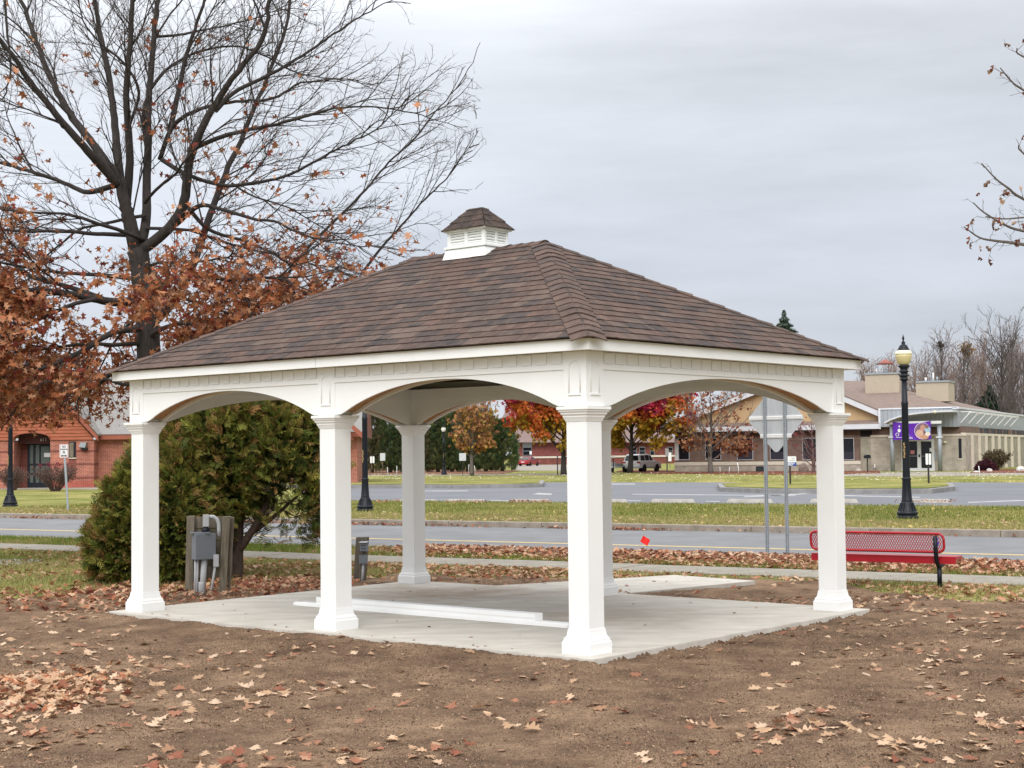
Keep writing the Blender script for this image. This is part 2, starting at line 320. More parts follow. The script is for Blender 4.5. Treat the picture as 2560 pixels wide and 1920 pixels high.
def soil_mat():
    m = bpy.data.materials.new('bare_soil'); m.use_nodes = True; n = m.node_tree.nodes; l = m.node_tree.links; b = n['Principled BSDF']
    co = n.new('ShaderNodeTexCoord')
    def noise(s, d=6, r=.6):
        t = n.new('ShaderNodeTexNoise'); t.inputs['Scale'].default_value = s; t.inputs['Detail'].default_value = d; t.inputs['Roughness'].default_value = r; l.new(co.outputs['Object'], t.inputs[0]); return t.outputs[0]
    r1 = n.new('ShaderNodeValToRGB'); e = r1.color_ramp; e.elements[0].position = .36; e.elements[0].color = (.125, .077, .050, 1); e.elements[1].position = .66; e.elements[1].color = (.40, .265, .165, 1)
    k = e.elements.new(.5); k.color = (.245, .158, .10, 1)
    l.new(noise(1.3, 12, .78), r1.inputs[0])
    m1 = n.new('ShaderNodeMapRange'); m1.inputs[1].default_value = .36; m1.inputs[2].default_value = .64; m1.inputs[3].default_value = .40; m1.inputs[4].default_value = 1.5; l.new(noise(65, 8, .85), m1.inputs[0])
    mm = n.new('ShaderNodeMix'); mm.data_type = 'RGBA'; mm.blend_type = 'MULTIPLY'; mm.inputs[0].default_value = 1; l.new(r1.outputs[0], mm.inputs[6]); l.new(m1.outputs[0], mm.inputs[7])
    l.new(mm.outputs[2], b.inputs['Base Color']); b.inputs['Roughness'].default_value = .95; b.inputs['Specular IOR Level'].default_value = .1
    bp = n.new('ShaderNodeBump'); bp.inputs['Strength'].default_value = 1; bp.inputs['Distance'].default_value = .035; l.new(noise(45, 7, .7), bp.inputs['Height']); l.new(bp.outputs[0], b.inputs['Normal'])
    return m
M_soil = soil_mat()
V, Fq = grid(-9.5, 9.5, 7.6, 23.5, .045, soil_z)
tag(arr_obj('bare_soil', V, Fq, M_soil, smooth=True), kind='structure')
# ------------------------------------------------------------------ lot furniture: islands, stripes, wheel stops
def island(pts, zt, name='parking_island'):
    root = empty(name, (0, 0, 0)); tag(root, kind='structure')
    P = [gnd(u_, v_, -.2) for u_, v_ in pts]
    MB().prism([(*p, -.3) for p in P], (0, 0, zt+.3)).build('kerb_ring', M_curb2, root, bevel=.03)
    c = np.mean(P, axis=0); Q = [c+(p-c)*(1-.35/np.linalg.norm(p-c)) for p in P]
    MB().add([(*p, zt+.02) for p in Q], [tuple(range(len(Q)))]).build('island_grass', M_lawn, root)
M_curb2 = mat('worn_kerb_stone', (.30, .29, .28), .9, c2=(.19, .18, .175), scale=2, bump=.2, bscale=30)
island([(700, 1206), (1010, 1205), (1300, 1206), (1361, 1208), (1358, 1217), (1300, 1219), (1150, 1221), (1080, 1220), (1000, 1220), (700, 1222)], .0)
island([(1793, 1218), (1880, 1213), (2100, 1212), (2300, 1212), (2382, 1217), (2388, 1226), (2330, 1233), (2100, 1234), (1900, 1232), (1800, 1228)], .0)
def stripe(pts): sheet('painted_marking', [gnd(u_, v_, -.211) for u_, v_ in pts], -.211, M_wline)
for pts in ([(1330, 1236), (1378, 1237), (1382, 1234), (1345, 1232.5)], [(1525, 1211), (1588, 1211), (1588, 1209), (1525, 1209)], 
            [(1580, 1236), (1990, 1240), (1990, 1238.6), (1580, 1234.6)], [(1860, 1243), (1960, 1239), (2040, 1233), (2040, 1231.2), (1955, 1237), (1860, 1241)],
            [(2110, 1240), (2300, 1244), (2300, 1242.3), (2110, 1238)], [(1000, 1254), (1010, 1254), (1160, 1247), (1150, 1247)], [(1220, 1251), (1290, 1253), (1296, 1251.6), (1226, 1249.6)],
            [(1060, 1228), (1170, 1228), (1170, 1226.5), (1060, 1226.5)], [(2420, 1257), (2560, 1252), (2560, 1250), (2420, 1255)], [(1555, 1252), (1602, 1252.6), (1602, 1251.2), (1555, 1250.6)], [(1765, 1254), (1800, 1254.5), (1800, 1253), (1765, 1252.5)]):
    stripe(pts)
M_stop = mat('wheel_stop_concrete', (.40, .37, .33), .9, .2, 4, bump=.2)
stops = [((1000, 1089), 'buried in brown leaves, beside the globe lamp base'), ((1115, 1216), 'half hidden by brown leaves, seen through the middle arch'), ((1274, 1377), 'half buried in brown leaves near the white turn arrow'),
         ((1478, 1553), 'partly hidden behind the front corner post'), ((1619, 1745), 'clean, first to the right of the front corner post'), ((1808, 1941), 'clean, behind the back of the diamond sign'), ((2014, 2156), 'partly hidden behind the right corner post'), ((2235, 2391), 'behind the lamp post by the office door')]
for (ua, ub), tx in stops:
    c = gnd((ua+ub)/2, 1256.5, -.2); a = math.atan2(DR[1], DR[0])
    o = MB().prism([(-.93, -.085, 0), (-.93, .085, 0), (-.88, .06, .13), (-.88, -.06, .13)], (0, 0, 0.0001)) if False else MB().hexa([(-.95, -.09, 0), (.95, -.09, 0), (.95, .09, 0), (-.95, .09, 0)], [(-.86, -.06, .15), (.86, -.06, .15), (.86, .06, .15), (-.86, .06, .15)])
    ob = o.build('wheel_stop', M_stop, bevel=.02); ob.location = (c[0], c[1], -.214); ob.rotation_euler = (0, 0, a)
    tag(ob, 'concrete wheel stop '+tx, 'wheel stop', 'wheel stops along the near edge of the lot')
M_mulch = mat('red_mulch', (.21, .065, .03), .95, c2=(.09, .03, .018), scale=3, bump=.5, bscale=20)
sheet('mulch_bed', [gnd(u_, v_) for u_, v_ in [(1540, 1179.5), (1580, 1181), (1640, 1185.5), (1690, 1184.5), (1800, 1186), (2000, 1187), (2200, 1184), (2200, 1178.5), (2000, 1176), (1700, 1177), (1560, 1175)]], GZ+.05, M_mulch, thick=.1)
sheet('mulch_bed', [gnd(u_, v_) for u_, v_ in [(2425, 1183.5), (2570, 1182.5), (2590, 1174), (2440, 1175)]], GZ+.05, M_mulch, thick=.1)
sheet('mulch_bed', [gnd(u_, v_) for u_, v_ in [(860, 1189), (905, 1188), (1000, 1186.5), (1250, 1186), (1300, 1177), (1100, 1172), (860, 1176)]], GZ+.04, mat('brown_mulch', (.16, .075, .04), .95, .35, 2, bump=.4), thick=.1)
sheet('driveway', [gnd(u_, v_) for u_, v_ in [(1290, 1177), (1425, 1177), (1525, 1176), (1560, 1158), (1410, 1156), (1270, 1161)]], GZ+.02, M_walk, thick=.1)
sheet('far_footpath', [gnd(u_, v_) for u_, v_ in [(800, 1190.2), (1200, 1188.4), (1420, 1188.0), (1420, 1184.5), (1280, 1185.5), (800, 1188.6)]], GZ+.02, M_walk, thick=.1)
sheet('entrance_walk', [gnd(u_, v_) for u_, v_ in [(2110, 1191), (2300, 1191), (2570, 1188), (2570, 1183), (2350, 1180.5), (2200, 1182), (2110, 1186.5)]], GZ+.02, M_walk, thick=.1)
sheet('building_walk', [gnd(u_, v_) for u_, v_ in [(-40, 1224), (60, 1224), (150, 1223.5), (245, 1224), (245, 1218), (100, 1214), (-40, 1214)]], GZ+.03, M_walk, thick=.1)
sheet('soil_puddle', [gnd(u_, v_) for u_, v_ in [(-60, 1415), (60, 1411), (115, 1401), (100, 1398.5), (40, 1398), (-60, 1399)]], GZ+.006, mat('silt', (.33, .32, .31), .8, .2, 2))
# ================================================================== PAVILION
PANG = math.atan2(PA[1], PA[0])
PV = empty('pavilion', (PO[0], PO[1], 0), PANG, 'white open sided pavilion with brown shingled hip roof and louvred cupola', 'pavilion')
H, HP, BX = .1113, .157, .126
ZC, ZP, ZF0, ZF1, ZR = 2.05, 2.165, 2.651, 2.750, 4.076
LN = 2*BAY
posts = [(0, 0), (0, BAY), (0, LN), (WID, 0), (WID, BAY), (WID, LN)]
for i, j in posts:
    m = MB().box(-H, H, -H, H, .17, ZC+.03)
    p = m.build('post', M_vinyl, PV, bevel=.006); p.location = (i, j, 0)
    m = MB(); prof = [(HP, 0), (HP, .095), (HP-.012, .112), (HP-.012, .125), (HP-.03, .15), (H+.008, .195), (H+.006, .215)]
    for (h0, z0), (h1, z1) in zip(prof[:-1], prof[1:]): m.frus(0, 0, z0, z1, h0, h1)
    m.build('post_base', M_vinyl, p)
    m = MB(); prof = [(H+.004, ZC-.02), (H+.012, ZC), (H+.022, ZC+.02), (H+.022, ZC+.03), (H+.036, ZC+.045), (H+.036, ZC+.056), (H+.05, ZC+.068)]
    for (h0, z0), (h1, z1) in zip(prof[:-1], prof[1:]): m.frus(0, 0, z0, z1, h0, h1)
    m.frus(0, 0, ZC+.068, ZC+.084, H+.05, H+.05); m.frus(0, 0, ZC+.0845, ZC+.112, H+.062, H+.062)
    m.build('post_cap', M_vinyl, p)
    # boxed head of the post, with an arched raised moulding on each outward face
    hb = MB().box(i-BX, i+BX, j-BX, j+BX, ZP, ZF0-.002).build('post_head', M_vinyl, PV, bevel=.004)
    faces = []
    if i == 0: faces.append(((-1, 0), (0, -1)))
    else: faces.append(((1, 0), (0, 1)))
    if j == 0: faces.append(((0, -1), (1, 0)))
    if j == LN: faces.append(((0, 1), (-1, 0)))
    for nrm, tg in faces:
        pts = []
        for t in np.linspace(0, math.pi, 11): pts.append((math.cos(t)*.062, 2.545+math.sin(t)*.045-.03))
        pts = [(.062, 2.272)]+pts+[(-.062, 2.272)]
        path = [(i+nrm[0]*(BX+.001)+tg[0]*a, j+nrm[1]*(BX+.001)+tg[1]*a, z) for a, z in pts]
        m = MB().tube(path, .0065, 6); m.bar((i+nrm[0]*(BX+.004)+tg[0]*.072, j+nrm[1]*(BX+.004)+tg[1]*.072, 2.268), (i+nrm[0]*(BX+.004)-tg[0]*.072, j+nrm[1]*(BX+.004)-tg[1]*.072, 2.268), .012, .014)
        m.build('arched_moulding', M_vinyl, hb)
# arched panels between the posts
def arch_z(t, rise=.30): 
    t = np.clip((t-.035)/.93, 0, 1); return ZP+.004+rise*(4*t*(1-t))**.86
bays = [((0, 0), (0, BAY), (-1, 0)), ((0, BAY), (0, LN), (-1, 0)), ((0, 0), (WID, 0), (0, -1)), ((WID, 0), (WID, BAY), (1, 0)), ((WID, BAY), (WID, LN), (1, 0)), ((0, LN), (WID, LN), (0, 1))]
vis_bay = {0, 1, 2}
dent_stuff = MB()
for bi, (a, b, nrm) in enumerate(bays):
    a = np.array(a); b = np.array(b); nrm = np.array(nrm); d = (b-a)/np.linalg.norm(b-a); a0 = a+d*(BX-.004); b0 = b-d*(BX-.004); Lb = np.linalg.norm(b0-a0)
    def panel(name, o0, o1, dz, matr, ztop=ZF0-.004, par=PV):
        ts = np.linspace(0, 1, 41); lo = arch_z(ts)+dz; m = MB(); vs = []
        for o_ in (o0, o1):
            for t, z in zip(ts, lo):
                p = a0+d*Lb*t+nrm*o_; vs.append((p[0], p[1], z)); vs.append((p[0], p[1], ztop))
        n2 = 82; fs = []
        for k in range(40):
            fs += [(2*k, 2*k+2, 2*k+3, 2*k+1), (n2+2*k, n2+2*k+1, n2+2*k+3, n2+2*k+2), (2*k, n2+2*k, n2+2*k+2, 2*k+2), (2*k+1, 2*k+3, n2+2*k+3, n2+2*k+1)]
        fs += [(0, 1, n2+1, n2), (80, n2+80, n2+81, 81)]
        return m.add(vs, fs).build(name, matr, par)
    op = panel('arch_panel', .092, .113, 0, M_vinyl)
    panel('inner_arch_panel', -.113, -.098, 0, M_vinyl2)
    panel('beam_core', -.096, .090, .035, M_wood)
    # header band inside, above the inner panel
    p, q = a0-nrm*.116, b0-nrm*.116
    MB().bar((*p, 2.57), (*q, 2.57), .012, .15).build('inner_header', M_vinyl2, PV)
    # rail and dentils
    off = .113+.006
    m = MB(); m.bar((*(a0+nrm*(off-.001)), 2.515), (*(b0+nrm*(off-.001)), 2.515), .012, .05)
    m.build('frieze_rail', M_vinyl, PV, bevel=.002)
    # the flat dentil board is the arch panel itself; blocks stand 9 mm proud
    nd = 17 if bi not in (2, 5) else 24
    w_ = Lb/nd
    me = None
    for k in range(nd):
        c = a0+d*(w_*(k+.5))+nrm*(.113+.0042)
        bb = ((c[0], c[1], 2.592), (w_*.46/2+.018, .004, .047), ((d[0], d[1], 0), (nrm[0], nrm[1], 0), (0, 0, 1)))
        if bi in vis_bay:
            if me is None:
                o = MB().obox((0, 0, 0), bb[1], bb[2]).build('dentil', M_vinyl, PV, bevel=.002); me = o.data
            else: o = link_mesh('dentil', me, None, PV)
            o.location = bb[0]
        else: dent_stuff.obox(*bb)
tag(dent_stuff.build('dentil_row', M_vinyl, PV), kind='stuff')
# soffit, fascia boards and drip edge
O = .2654
def ring(z0, z1, in_, out_, name, matr, seam=True):
    c0 = [(-in_, -in_), (WID+in_, -in_), (WID+in_, LN+in_), (-in_, LN+in_)]; c1 = [(-out_, -out_), (WID+out_, -out_), (WID+out_, LN+out_), (-out_, LN+out_)]
    for k in range(4):
        A0, A1, B0, B1 = [np.array(x) for x in (c0[k], c0[(k+1) % 4], c1[k], c1[(k+1) % 4])]
        cuts = [0, 1] if (k in (0, 2) or not seam) else [0, .5, 1]
        for t0, t1 in zip(cuts[:-1], cuts[1:]):
            g = .0009 if seam and len(cuts) > 2 else 0
            T0 = t0+(g/2 if t0 > 0 else 0); T1 = t1-(g/2 if t1 < 1 else 0)
            q = [A0+(A1-A0)*T0, A0+(A1-A0)*T1, B0+(B1-B0)*T1, B0+(B1-B0)*T0]
            MB().prism([(*p, z0) for p in q], (0, 0, z1-z0)).build(name, matr, PV)
ring(ZF0, ZF0+.012, .11, O-.0205, 'soffit_board', M_vinyl, False)
ring(ZF0-.006, ZF1-.016, O-.02, O, 'fascia_board', M_vinyl)
ring(ZF1-.0155, ZF1, O-.02, O+.014, 'drip_edge', M_vinyl, False)
# roof ----------------------------------------------------------------
E_, ZE = O+.03, ZF1+.004
RUN = WID/2+E_; SL = (ZR-ZE)/RUN; SLEN = math.hypot(RUN, ZR-ZE)
rb = [(-E_, -E_, ZE), (WID+E_, -E_, ZE), (WID+E_, LN+E_, ZE), (-E_, LN+E_, ZE)]
rt_ = [(WID/2, WID/2, ZR), (WID/2, LN-WID/2, ZR)]
m = MB().add(rb+rt_, [(0, 1, 4), (1, 2, 5, 4), (2, 3, 5), (3, 0, 4, 5)]); m.add([(x, y, z-.012) for x, y, z in rb+rt_], [(4, 1, 0), (4, 5, 2, 1), (5, 3, 2), (5, 4, 0, 3)])
m.build('roof_deck', M_deck, PV)
def shingle_mat():
    m = bpy.data.materials.new('brown_shingle'); m.use_nodes = True; n = m.node_tree.nodes; l = m.node_tree.links; b = n['Principled BSDF']
    oi = n.new('ShaderNodeAttribute'); oi.attribute_name = 'Col'
    co = n.new('ShaderNodeTexCoord'); mp = n.new('ShaderNodeMapping'); mp.inputs['Scale'].default_value = (2.2, 2.2, 1.5); mp.inputs['Rotation'].default_value = (0, .3, .9); l.new(co.outputs['Object'], mp.inputs[0])
    t = n.new('ShaderNodeTexNoise'); t.inputs['Scale'].default_value = 4.4; t.inputs['Detail'].default_value = 8; t.inputs['Roughness'].default_value = .65; l.new(mp.outputs[0], t.inputs[0])
    r = n.new('ShaderNodeValToRGB'); e = r.color_ramp; e.elements[0].position = .36; e.elements[0].color = (.038, .031, .031, 1); e.elements[1].position = .64; e.elements[1].color = (.138, .094, .074, 1); k = e.elements.new(.5); k.color = (.078, .055, .046, 1); l.new(t.outputs[0], r.inputs[0])
    mm = n.new('ShaderNodeMix'); mm.data_type = 'RGBA'; mm.inputs[0].default_value = .52; l.new(r.outputs[0], mm.inputs[6]); l.new(oi.outputs[0], mm.inputs[7])
    t2 = n.new('ShaderNodeTexNoise'); t2.inputs['Scale'].default_value = 110; t2.inputs['Detail'].default_value = 3; l.new(co.outputs['Object'], t2.inputs[0])
    m2 = n.new('ShaderNodeMapRange'); m2.inputs[1].default_value = .3; m2.inputs[2].default_value = .7; m2.inputs[3].default_value = .7; m2.inputs[4].default_value = 1.32; l.new(t2.outputs[0], m2.inputs[0])
    ml = n.new('ShaderNodeMix'); ml.data_type = 'RGBA'; ml.blend_type = 'MULTIPLY'; ml.inputs[0].default_value = 1; l.new(mm.outputs[2], ml.inputs[6]); l.new(m2.outputs[0], ml.inputs[7])
    l.new(ml.outputs[2], b.inputs['Base Color']); b.inputs['Roughness'].default_value = .9; b.inputs['Specular IOR Level'].default_value = .25
    bp = n.new('ShaderNodeBump'); bp.inputs['Strength'].default_value = .4; bp.inputs['Distance'].default_value = .006; l.new(t2.outputs[0], bp.inputs['Height']); l.new(bp.outputs[0], b.inputs['Normal'])
    return m
M_sh = shingle_mat()
SHC = .62*np.array([1.05, 1.0, 1.02])*np.array([(.155, .098, .075), (.125, .080, .063), (.185, .120, .090), (.075, .062, .058), (.062, .056, .056), (.165, .095, .070), (.105, .075, .064), (.20, .145, .112)])
NC = 20
roof = []          # shingle hexahedra: (distance, 8 points, colour)
faces = [  # origin at eave corner, along direction, up-slope direction (horizontal), eave length
    (np.array([-E_, LN+E_, ZE]), np.array([0, -1., 0]), np.array([1., 0, 0]), LN+2*E_),
    (np.array([-E_, -E_, ZE]), np.array([1., 0, 0]), np.array([0, 1., 0]), WID+2*E_),
    (np.array([WID+E_, -E_, ZE]), np.array([0, 1., 0]), np.array([-1., 0, 0]), LN+2*E_),
    (np.array([WID+E_, LN+E_, ZE]), np.array([-1., 0, 0]), np.array([0, -1., 0]), WID+2*E_)]
cam_l = np.array([np.dot(-PO, PA), np.dot(-PO, PB), CZ])
for fi, (o, al, up, le) in enumerate(faces):
    nrm = np.array([-up[0]*SL, -up[1]*SL, 1]); nrm /= np.linalg.norm(nrm)
    for c in range(NC):
        s0, s1 = c/NC, min(1, (c+1.35)/NC)
        if c == 0: s0 = -.004
        x = -random.random()*.3; end = le-RUN*s0*1.0
        while x < le:
            wd = random.choice((.17, .22, .28, .33, .2))
            x0, x1 = x, x+wd-.004; x += wd
            lo = [max(x0, RUN*s0), min(x1, le-RUN*s0)]; hi = [max(x0, RUN*s1), min(x1, le-RUN*s1)]
            if lo[1]-lo[0] < .02: continue
            if hi[1] <= hi[0]+.004: m_ = (hi[0]+hi[1])/2; m_ = min(max(m_, RUN*s1), max(le-RUN*s1, RUN*s1)); hi = [m_-.002, m_+.002]
            P = lambda xx, s_, h: o+al*xx+(up*RUN+np.array([0, 0, ZR-ZE]))*s_+nrm*h
            th = .0145+random.uniform(-.001, .0025); jb = random.uniform(-.005, .001)/SLEN
            pts = [P(lo[0], s0+jb, th-.011), P(lo[1], s0+jb, th-.011), P(hi[1], s1, .001), P(hi[0], s1, .001), P(lo[0], s0+jb, th), P(lo[1], s0+jb, th), P(hi[1], s1, .004), P(hi[0], s1, .004)]
            cc = SHC[random.randrange(len(SHC))]*random.uniform(.85, 1.15)
            ctr = np.mean(pts, axis=0); dist = np.linalg.norm(ctr-cam_l)
            facing = np.dot(nrm, cam_l-ctr)
            roof.append((dist/(wd+.05) if facing > 0 else 1e6, pts, cc))
roof.sort(key=lambda r: r[0])
HF = [(3, 2, 1, 0), (4, 5, 6, 7), (0, 1, 5, 4), (1, 2, 6, 5), (2, 3, 7, 6), (3, 0, 4, 7)]
for dist, pts, cc in roof[:300]:
    arr_obj('shingle', pts, HF, M_sh, PV, col=np.tile(cc, (8, 1)))
rest = roof[300:]
V = np.concatenate([np.array(r[1]) for r in rest]); Fq = (np.arange(len(rest))[:, None, None]*8+np.array(HF)[None]).reshape(-1, 4)
tag(arr_obj('shingle_field', V, Fq, M_sh, PV, col=np.repeat(np.array([r[2] for r in rest]), 8, axis=0)), kind='stuff')
# bent caps over hips and ridge
def caps(p0, p1, n1, n2, pitch, name='hip_cap', wide=.15):
    p0 = np.array(p0, float); p1 = np.array(p1, float); d = p1-p0; L_ = np.linalg.norm(d); d /= L_
    nn = int(L_/pitch); pitch = L_/nn
    # directions down each side, perpendicular to the line and in the face planes
    s1 = np.cross(d, n1); s1 /= np.linalg.norm(s1); s2 = np.cross(n2, d); s2 /= np.linalg.norm(s2)
    if s1[2] > 0: s1 = -s1
    if s2[2] > 0: s2 = -s2
    up = (n1+n2)/np.linalg.norm(n1+n2)
    for k in range(nn):
        vs = []; lift0 = .040+random.uniform(-.004, .005); lift1 = .020
        for (t, lf) in ((k*pitch-.02, lift0), (min(L_, k*pitch+pitch*1.45), lift1)):
            c = p0+d*t
            row = []
            for sgn, q in ((s1, 1.), (s1, .5), (s1, .14), (None, 0), (s2, .14), (s2, .5), (s2, 1.)):
                if sgn is None: row.append(c+up*(lf*.85-.020))
                else:
                    nn_ = n1 if sgn is s1 else n2
                    row.append(c+sgn*wide*q+nn_*lf*(.62+.3*(1-q))-up*.016*(1-q)**1.5)
            vs += row
        base = [np.array(v)-up*.010 for v in vs]
        V = np.array(vs+base); f = []
        for j in range(6): f += [(j, j+1, 8+j, 7+j), (14+j, 21+j, 22+j, 15+j), (j, 14+j, 15+j, j+1), (7+j, 8+j, 22+j, 21+j)]
        f += [(0, 7, 21, 14), (6, 20, 27, 13)]
        cc = .72*np.array([(.15, .092, .072), (.125, .08, .066), (.17, .105, .08), (.10, .072, .064)][k % 4 if random.random() < .5 else random.randrange(4)])*random.uniform(.9, 1.1)
        arr_obj(name, V, f, M_sh, PV, col=np.tile(cc, (28, 1)))
nF = np.array([-SL, 0, 1])/math.hypot(SL, 1); nS = np.array([0, -SL, 1])/math.hypot(SL, 1); nB = np.array([SL, 0, 1])/math.hypot(SL, 1); nE = np.array([0, SL, 1])/math.hypot(SL, 1)
caps(rb[0], rt_[0], nF, nS, .185, wide=.16); caps(rb[3], rt_[1], nF, nE, .185); caps(rb[1], rt_[0], nB, nS, .185); caps(rb[2], rt_[1], nB, nE, .185)
caps((WID/2, BAY-.3, ZR+.0), (WID/2, WID/2-.06, ZR+.0), nF, nB, .15, 'ridge_cap', .14) if False else None
caps(rt_[0], (WID/2, BAY-.32, ZR), nF, nB, .15, 'ridge_cap', .14); caps(rt_[1], (WID/2, BAY+.32, ZR), nF, nB, .15, 'ridge_cap', .14)
# cupola ----------------------------------------------------------------
CX, CY = WID/2, BAY
cu = empty('cupola', (CX, CY, 0)); cu.parent = PV
ax, ay = .205, .282
M_dark0 = mat('louvre_shade', (.20, .20, .19), .8, .1); M_cup = mat('cupola_vinyl', (.80, .81, .79), .4, .02, 3)
MB().frus(0, 0, ZR-.24, ZR+.005, ax+.075, ax+.012, ay+.075, ay+.012).build('cupola_base', M_cup, cu, bevel=.004)
MB().frus(0, 0, ZR+.0055, ZR+.032, ax+.03, ax+.03, ay+.03, ay+.03).build('cupola_sill', M_cup, cu, bevel=.004)
m = MB(); zb_, zt_ = ZR+.0325, ZR+.20
MB().box(-ax+.03, ax-.03, -ay+.03, ay-.03, zb_, zt_).build('louvre_shade_core', M_dark0, cu)  # dark box behind the slats; shadow of the gaps put into its colour
t_ = .012
def frame_face(m, half, plane, nsign, axis):
    # stiles and rails round two louvred openings
    ow = half*.38; cs = (-half*.46, half*.46); z0, z1 = zb_+.018, zt_-.022
    def b(a0, a1, z0_, z1_):
        lo, hi = sorted((plane*nsign, (plane-.022)*nsign))
        if axis == 'x': m.box(lo, hi, a0, a1, z0_, z1_)
        else: m.box(a0, a1, lo, hi, z0_, z1_)
    e = half-.0225 if axis == 'y' else half
    b(-e, cs[0]-ow, zb_, zt_); b(cs[0]+ow, cs[1]-ow, zb_, zt_); b(cs[1]+ow, e, zb_, zt_)
    for c in cs: b(c-ow+.0005, c+ow-.0005, zb_, z0); b(c-ow+.0005, c+ow-.0005, z1, zt_)
    return cs, ow, z0, z1
info = []
for ns in (-1, 1): info.append(('x', ns, ax, *frame_face(m, ay, ax, ns, 'x'))); info.append(('y', ns, ay, *frame_face(m, ax, ay, ns, 'y')))
body = m.build('cupola_body', M_cup, cu)
for axis, ns, plane, cs, ow, z0, z1 in info:
    for c in cs:
        for k in range(4):
            zc_ = z0+(z1-z0)*(k+.5)/4; hz = (z1-z0)/4*.44
            pts = [(-.003, -hz), (.006, -hz*.2), (-.006, hz)]
            m = MB(); q = []
            for dp, dz in pts:
                pl = (plane-.014+dp)*ns; q.append((pl, c-ow, zc_+dz) if axis == 'x' else (c-ow, pl, zc_+dz))
            m.prism(q, (0, 2*ow, 0) if axis == 'x' else (2*ow, 0, 0)).build('louvre_slat', M_cup, cu)
MB().frus(0, 0, zt_, zt_+.022, ax+.03, ax+.034, ay+.03, ay+.034).build('cupola_fascia', M_cup, cu, bevel=.003)
zz = zt_+.0225; hr = .225; tx, ty = .035, .10
MB().frus(0, 0, zz, zz+hr-.008, ax+.035, tx, ay+.035, ty).build('cupola_roof', M_deck, cu)
def crow(f0, f1, lift, name='cupola_shingle'):
    # one flap on each of the four faces, bent over the hips
    L_ = lambda f: (ax+.038+(tx-ax-.038)*f, ay+.038+(ty-ay-.038)*f, zz+hr*f)
    a0, b0, c0 = L_(f0); a1, b1, c1 = L_(f1)
    cor0 = [(-a0, -b0), (a0, -b0), (a0, b0), (-a0, b0)]; cor1 = [(-a1, -b1), (a1, -b1), (a1, b1), (-a1, b1)]
    for k in range(4):
        cuts = [0, random.uniform(.3, .45), random.uniform(.6, .7), 1]
        for t0, t1 in zip(cuts[:-1], cuts[1:]):
            A, B, C, D = [np.array(x) for x in (cor0[k], cor0[(k+1) % 4], cor1[(k+1) % 4], cor1[k])]
            l_ = lift+random.uniform(-.002, .007)
            out_ = np.array([(0, -1), (1, 0), (0, 1), (-1, 0)][k])*.012
            p = [A+(B-A)*t0+out_, A+(B-A)*t1+out_, D+(C-D)*t1, D+(C-D)*t0]
            mid = (p[0]+p[1])/2
            zs = [c0+random.uniform(-.006, .006), c0+random.uniform(-.006, .006), c1+.006, c1+.006]
            vs = [(*q, z+l_) for q, z in zip(p, zs)]+[(*q, z+l_+.008) for q, z in zip(p, zs)]
            cc = .26*np.array([(.14, .09, .07), (.10, .07, .06), (.08, .066, .064)][random.randrange(3)])
            arr_obj(name, vs, HF, M_sh, cu, col=np.tile(cc, (8, 1)))
crow(-.04, .42, .002); crow(.30, .72, .008); crow(.60, 1.0, .012)
MB().box(-tx-.03, tx+.03, -ty-.02, ty+.02, zz+hr+.006, zz+hr+.018).build('cupola_top_cap', M_deck, cu, bevel=.004)
# white trim sleeves left lying on the pad ------------------------------------
def plank(p, q, w_, h_, z, name, label, cat, cut=True):
    p = np.array(p); q = np.array(q); d = (q-p); L_ = np.linalg.norm(d); a = math.atan2(d[1], d[0]); r = empty(name, (*((p+q)/2), z), a, label, cat)
    MB().box(-L_/2, L_/2, -w_/2, w_/2, 0, h_).build('board', M_vinyl, r, bevel=.004)
    return r, L_
g0, g1 = gnd(749, 1512, 0), gnd(1432, 1569, 0)
r, L_ = plank(g0, g1, .20, .035, .002, 'trim_board', 'long flat white trim board lying on the pad, bottom one of the two', 'trim board')
MB().box(-L_/2+.002, L_/2-.002, -.075, -.062, .0352, .044).build('edge_lip', M_vinyl, r)
d_ = (g1-g0)/np.linalg.norm(g1-g0); nn_ = np.array([-d_[1], d_[0]])
r, L_ = plank(g0+d_*.32+nn_*.035, g0+d_*(np.linalg.norm(g1-g0)*.885)+nn_*.035, .13, .075, .0372, 'trim_sleeve', 'square white vinyl sleeve lying on top of the flat trim board on the pad', 'trim sleeve')
MB().box(-L_/2+.004, L_/2-.004, -.0665, -.0655, .02, .032).build('groove', M_vinyl2, r)
# ================================================================== STREET FURNITURE
# bench with expanded-metal back, seen from behind ---------------------------------
bl = gnd(2023*K, 1273*K)
BN = empty('park_bench', (bl[0], bl[1], GZ), math.atan2(DR[1], DR[0]), 'red mesh park bench on black pipe legs, seen from behind beside the footpath', 'bench')
# local x runs along the bench (near end = +x), y towards the road; the near leg stands at the origin
bx0, bx1 = -1.74, .11
zt0, zt1 = .49, .735
def slab_rim(m, x0, x1, z0, z1, y, r=.075, rad=.018):
    pts = []
    for cx_, cz_, a0 in ((x1-r, z1-r, 0), (x0+r, z1-r, 90), (x0+r, z0+r, 180), (x1-r, z0+r, 270)):
        for t in np.linspace(0, 90, 6): a = math.radians(a0+t); pts.append((cx_+r*math.cos(a), y+(cz_+r*math.sin(a)-z0)*-.12, cz_+r*math.sin(a)))
    pts.append(pts[0]); pts.append(pts[1]); m.tube(pts, rad, 8); return m
BY = .02
m = slab_rim(MB(), bx0, bx1, zt0, zt1, BY)
m.build('backrest_frame', M_red, BN)
m = MB(); px, pz = .034, .062
def strand(p, q, w_=.0075):
    m.bar(p, q, w_, .006, up=(0, 1, 0))
nx = int((bx1-bx0-.03)/px)
yb = lambda z: BY-(z-zt0)*.12
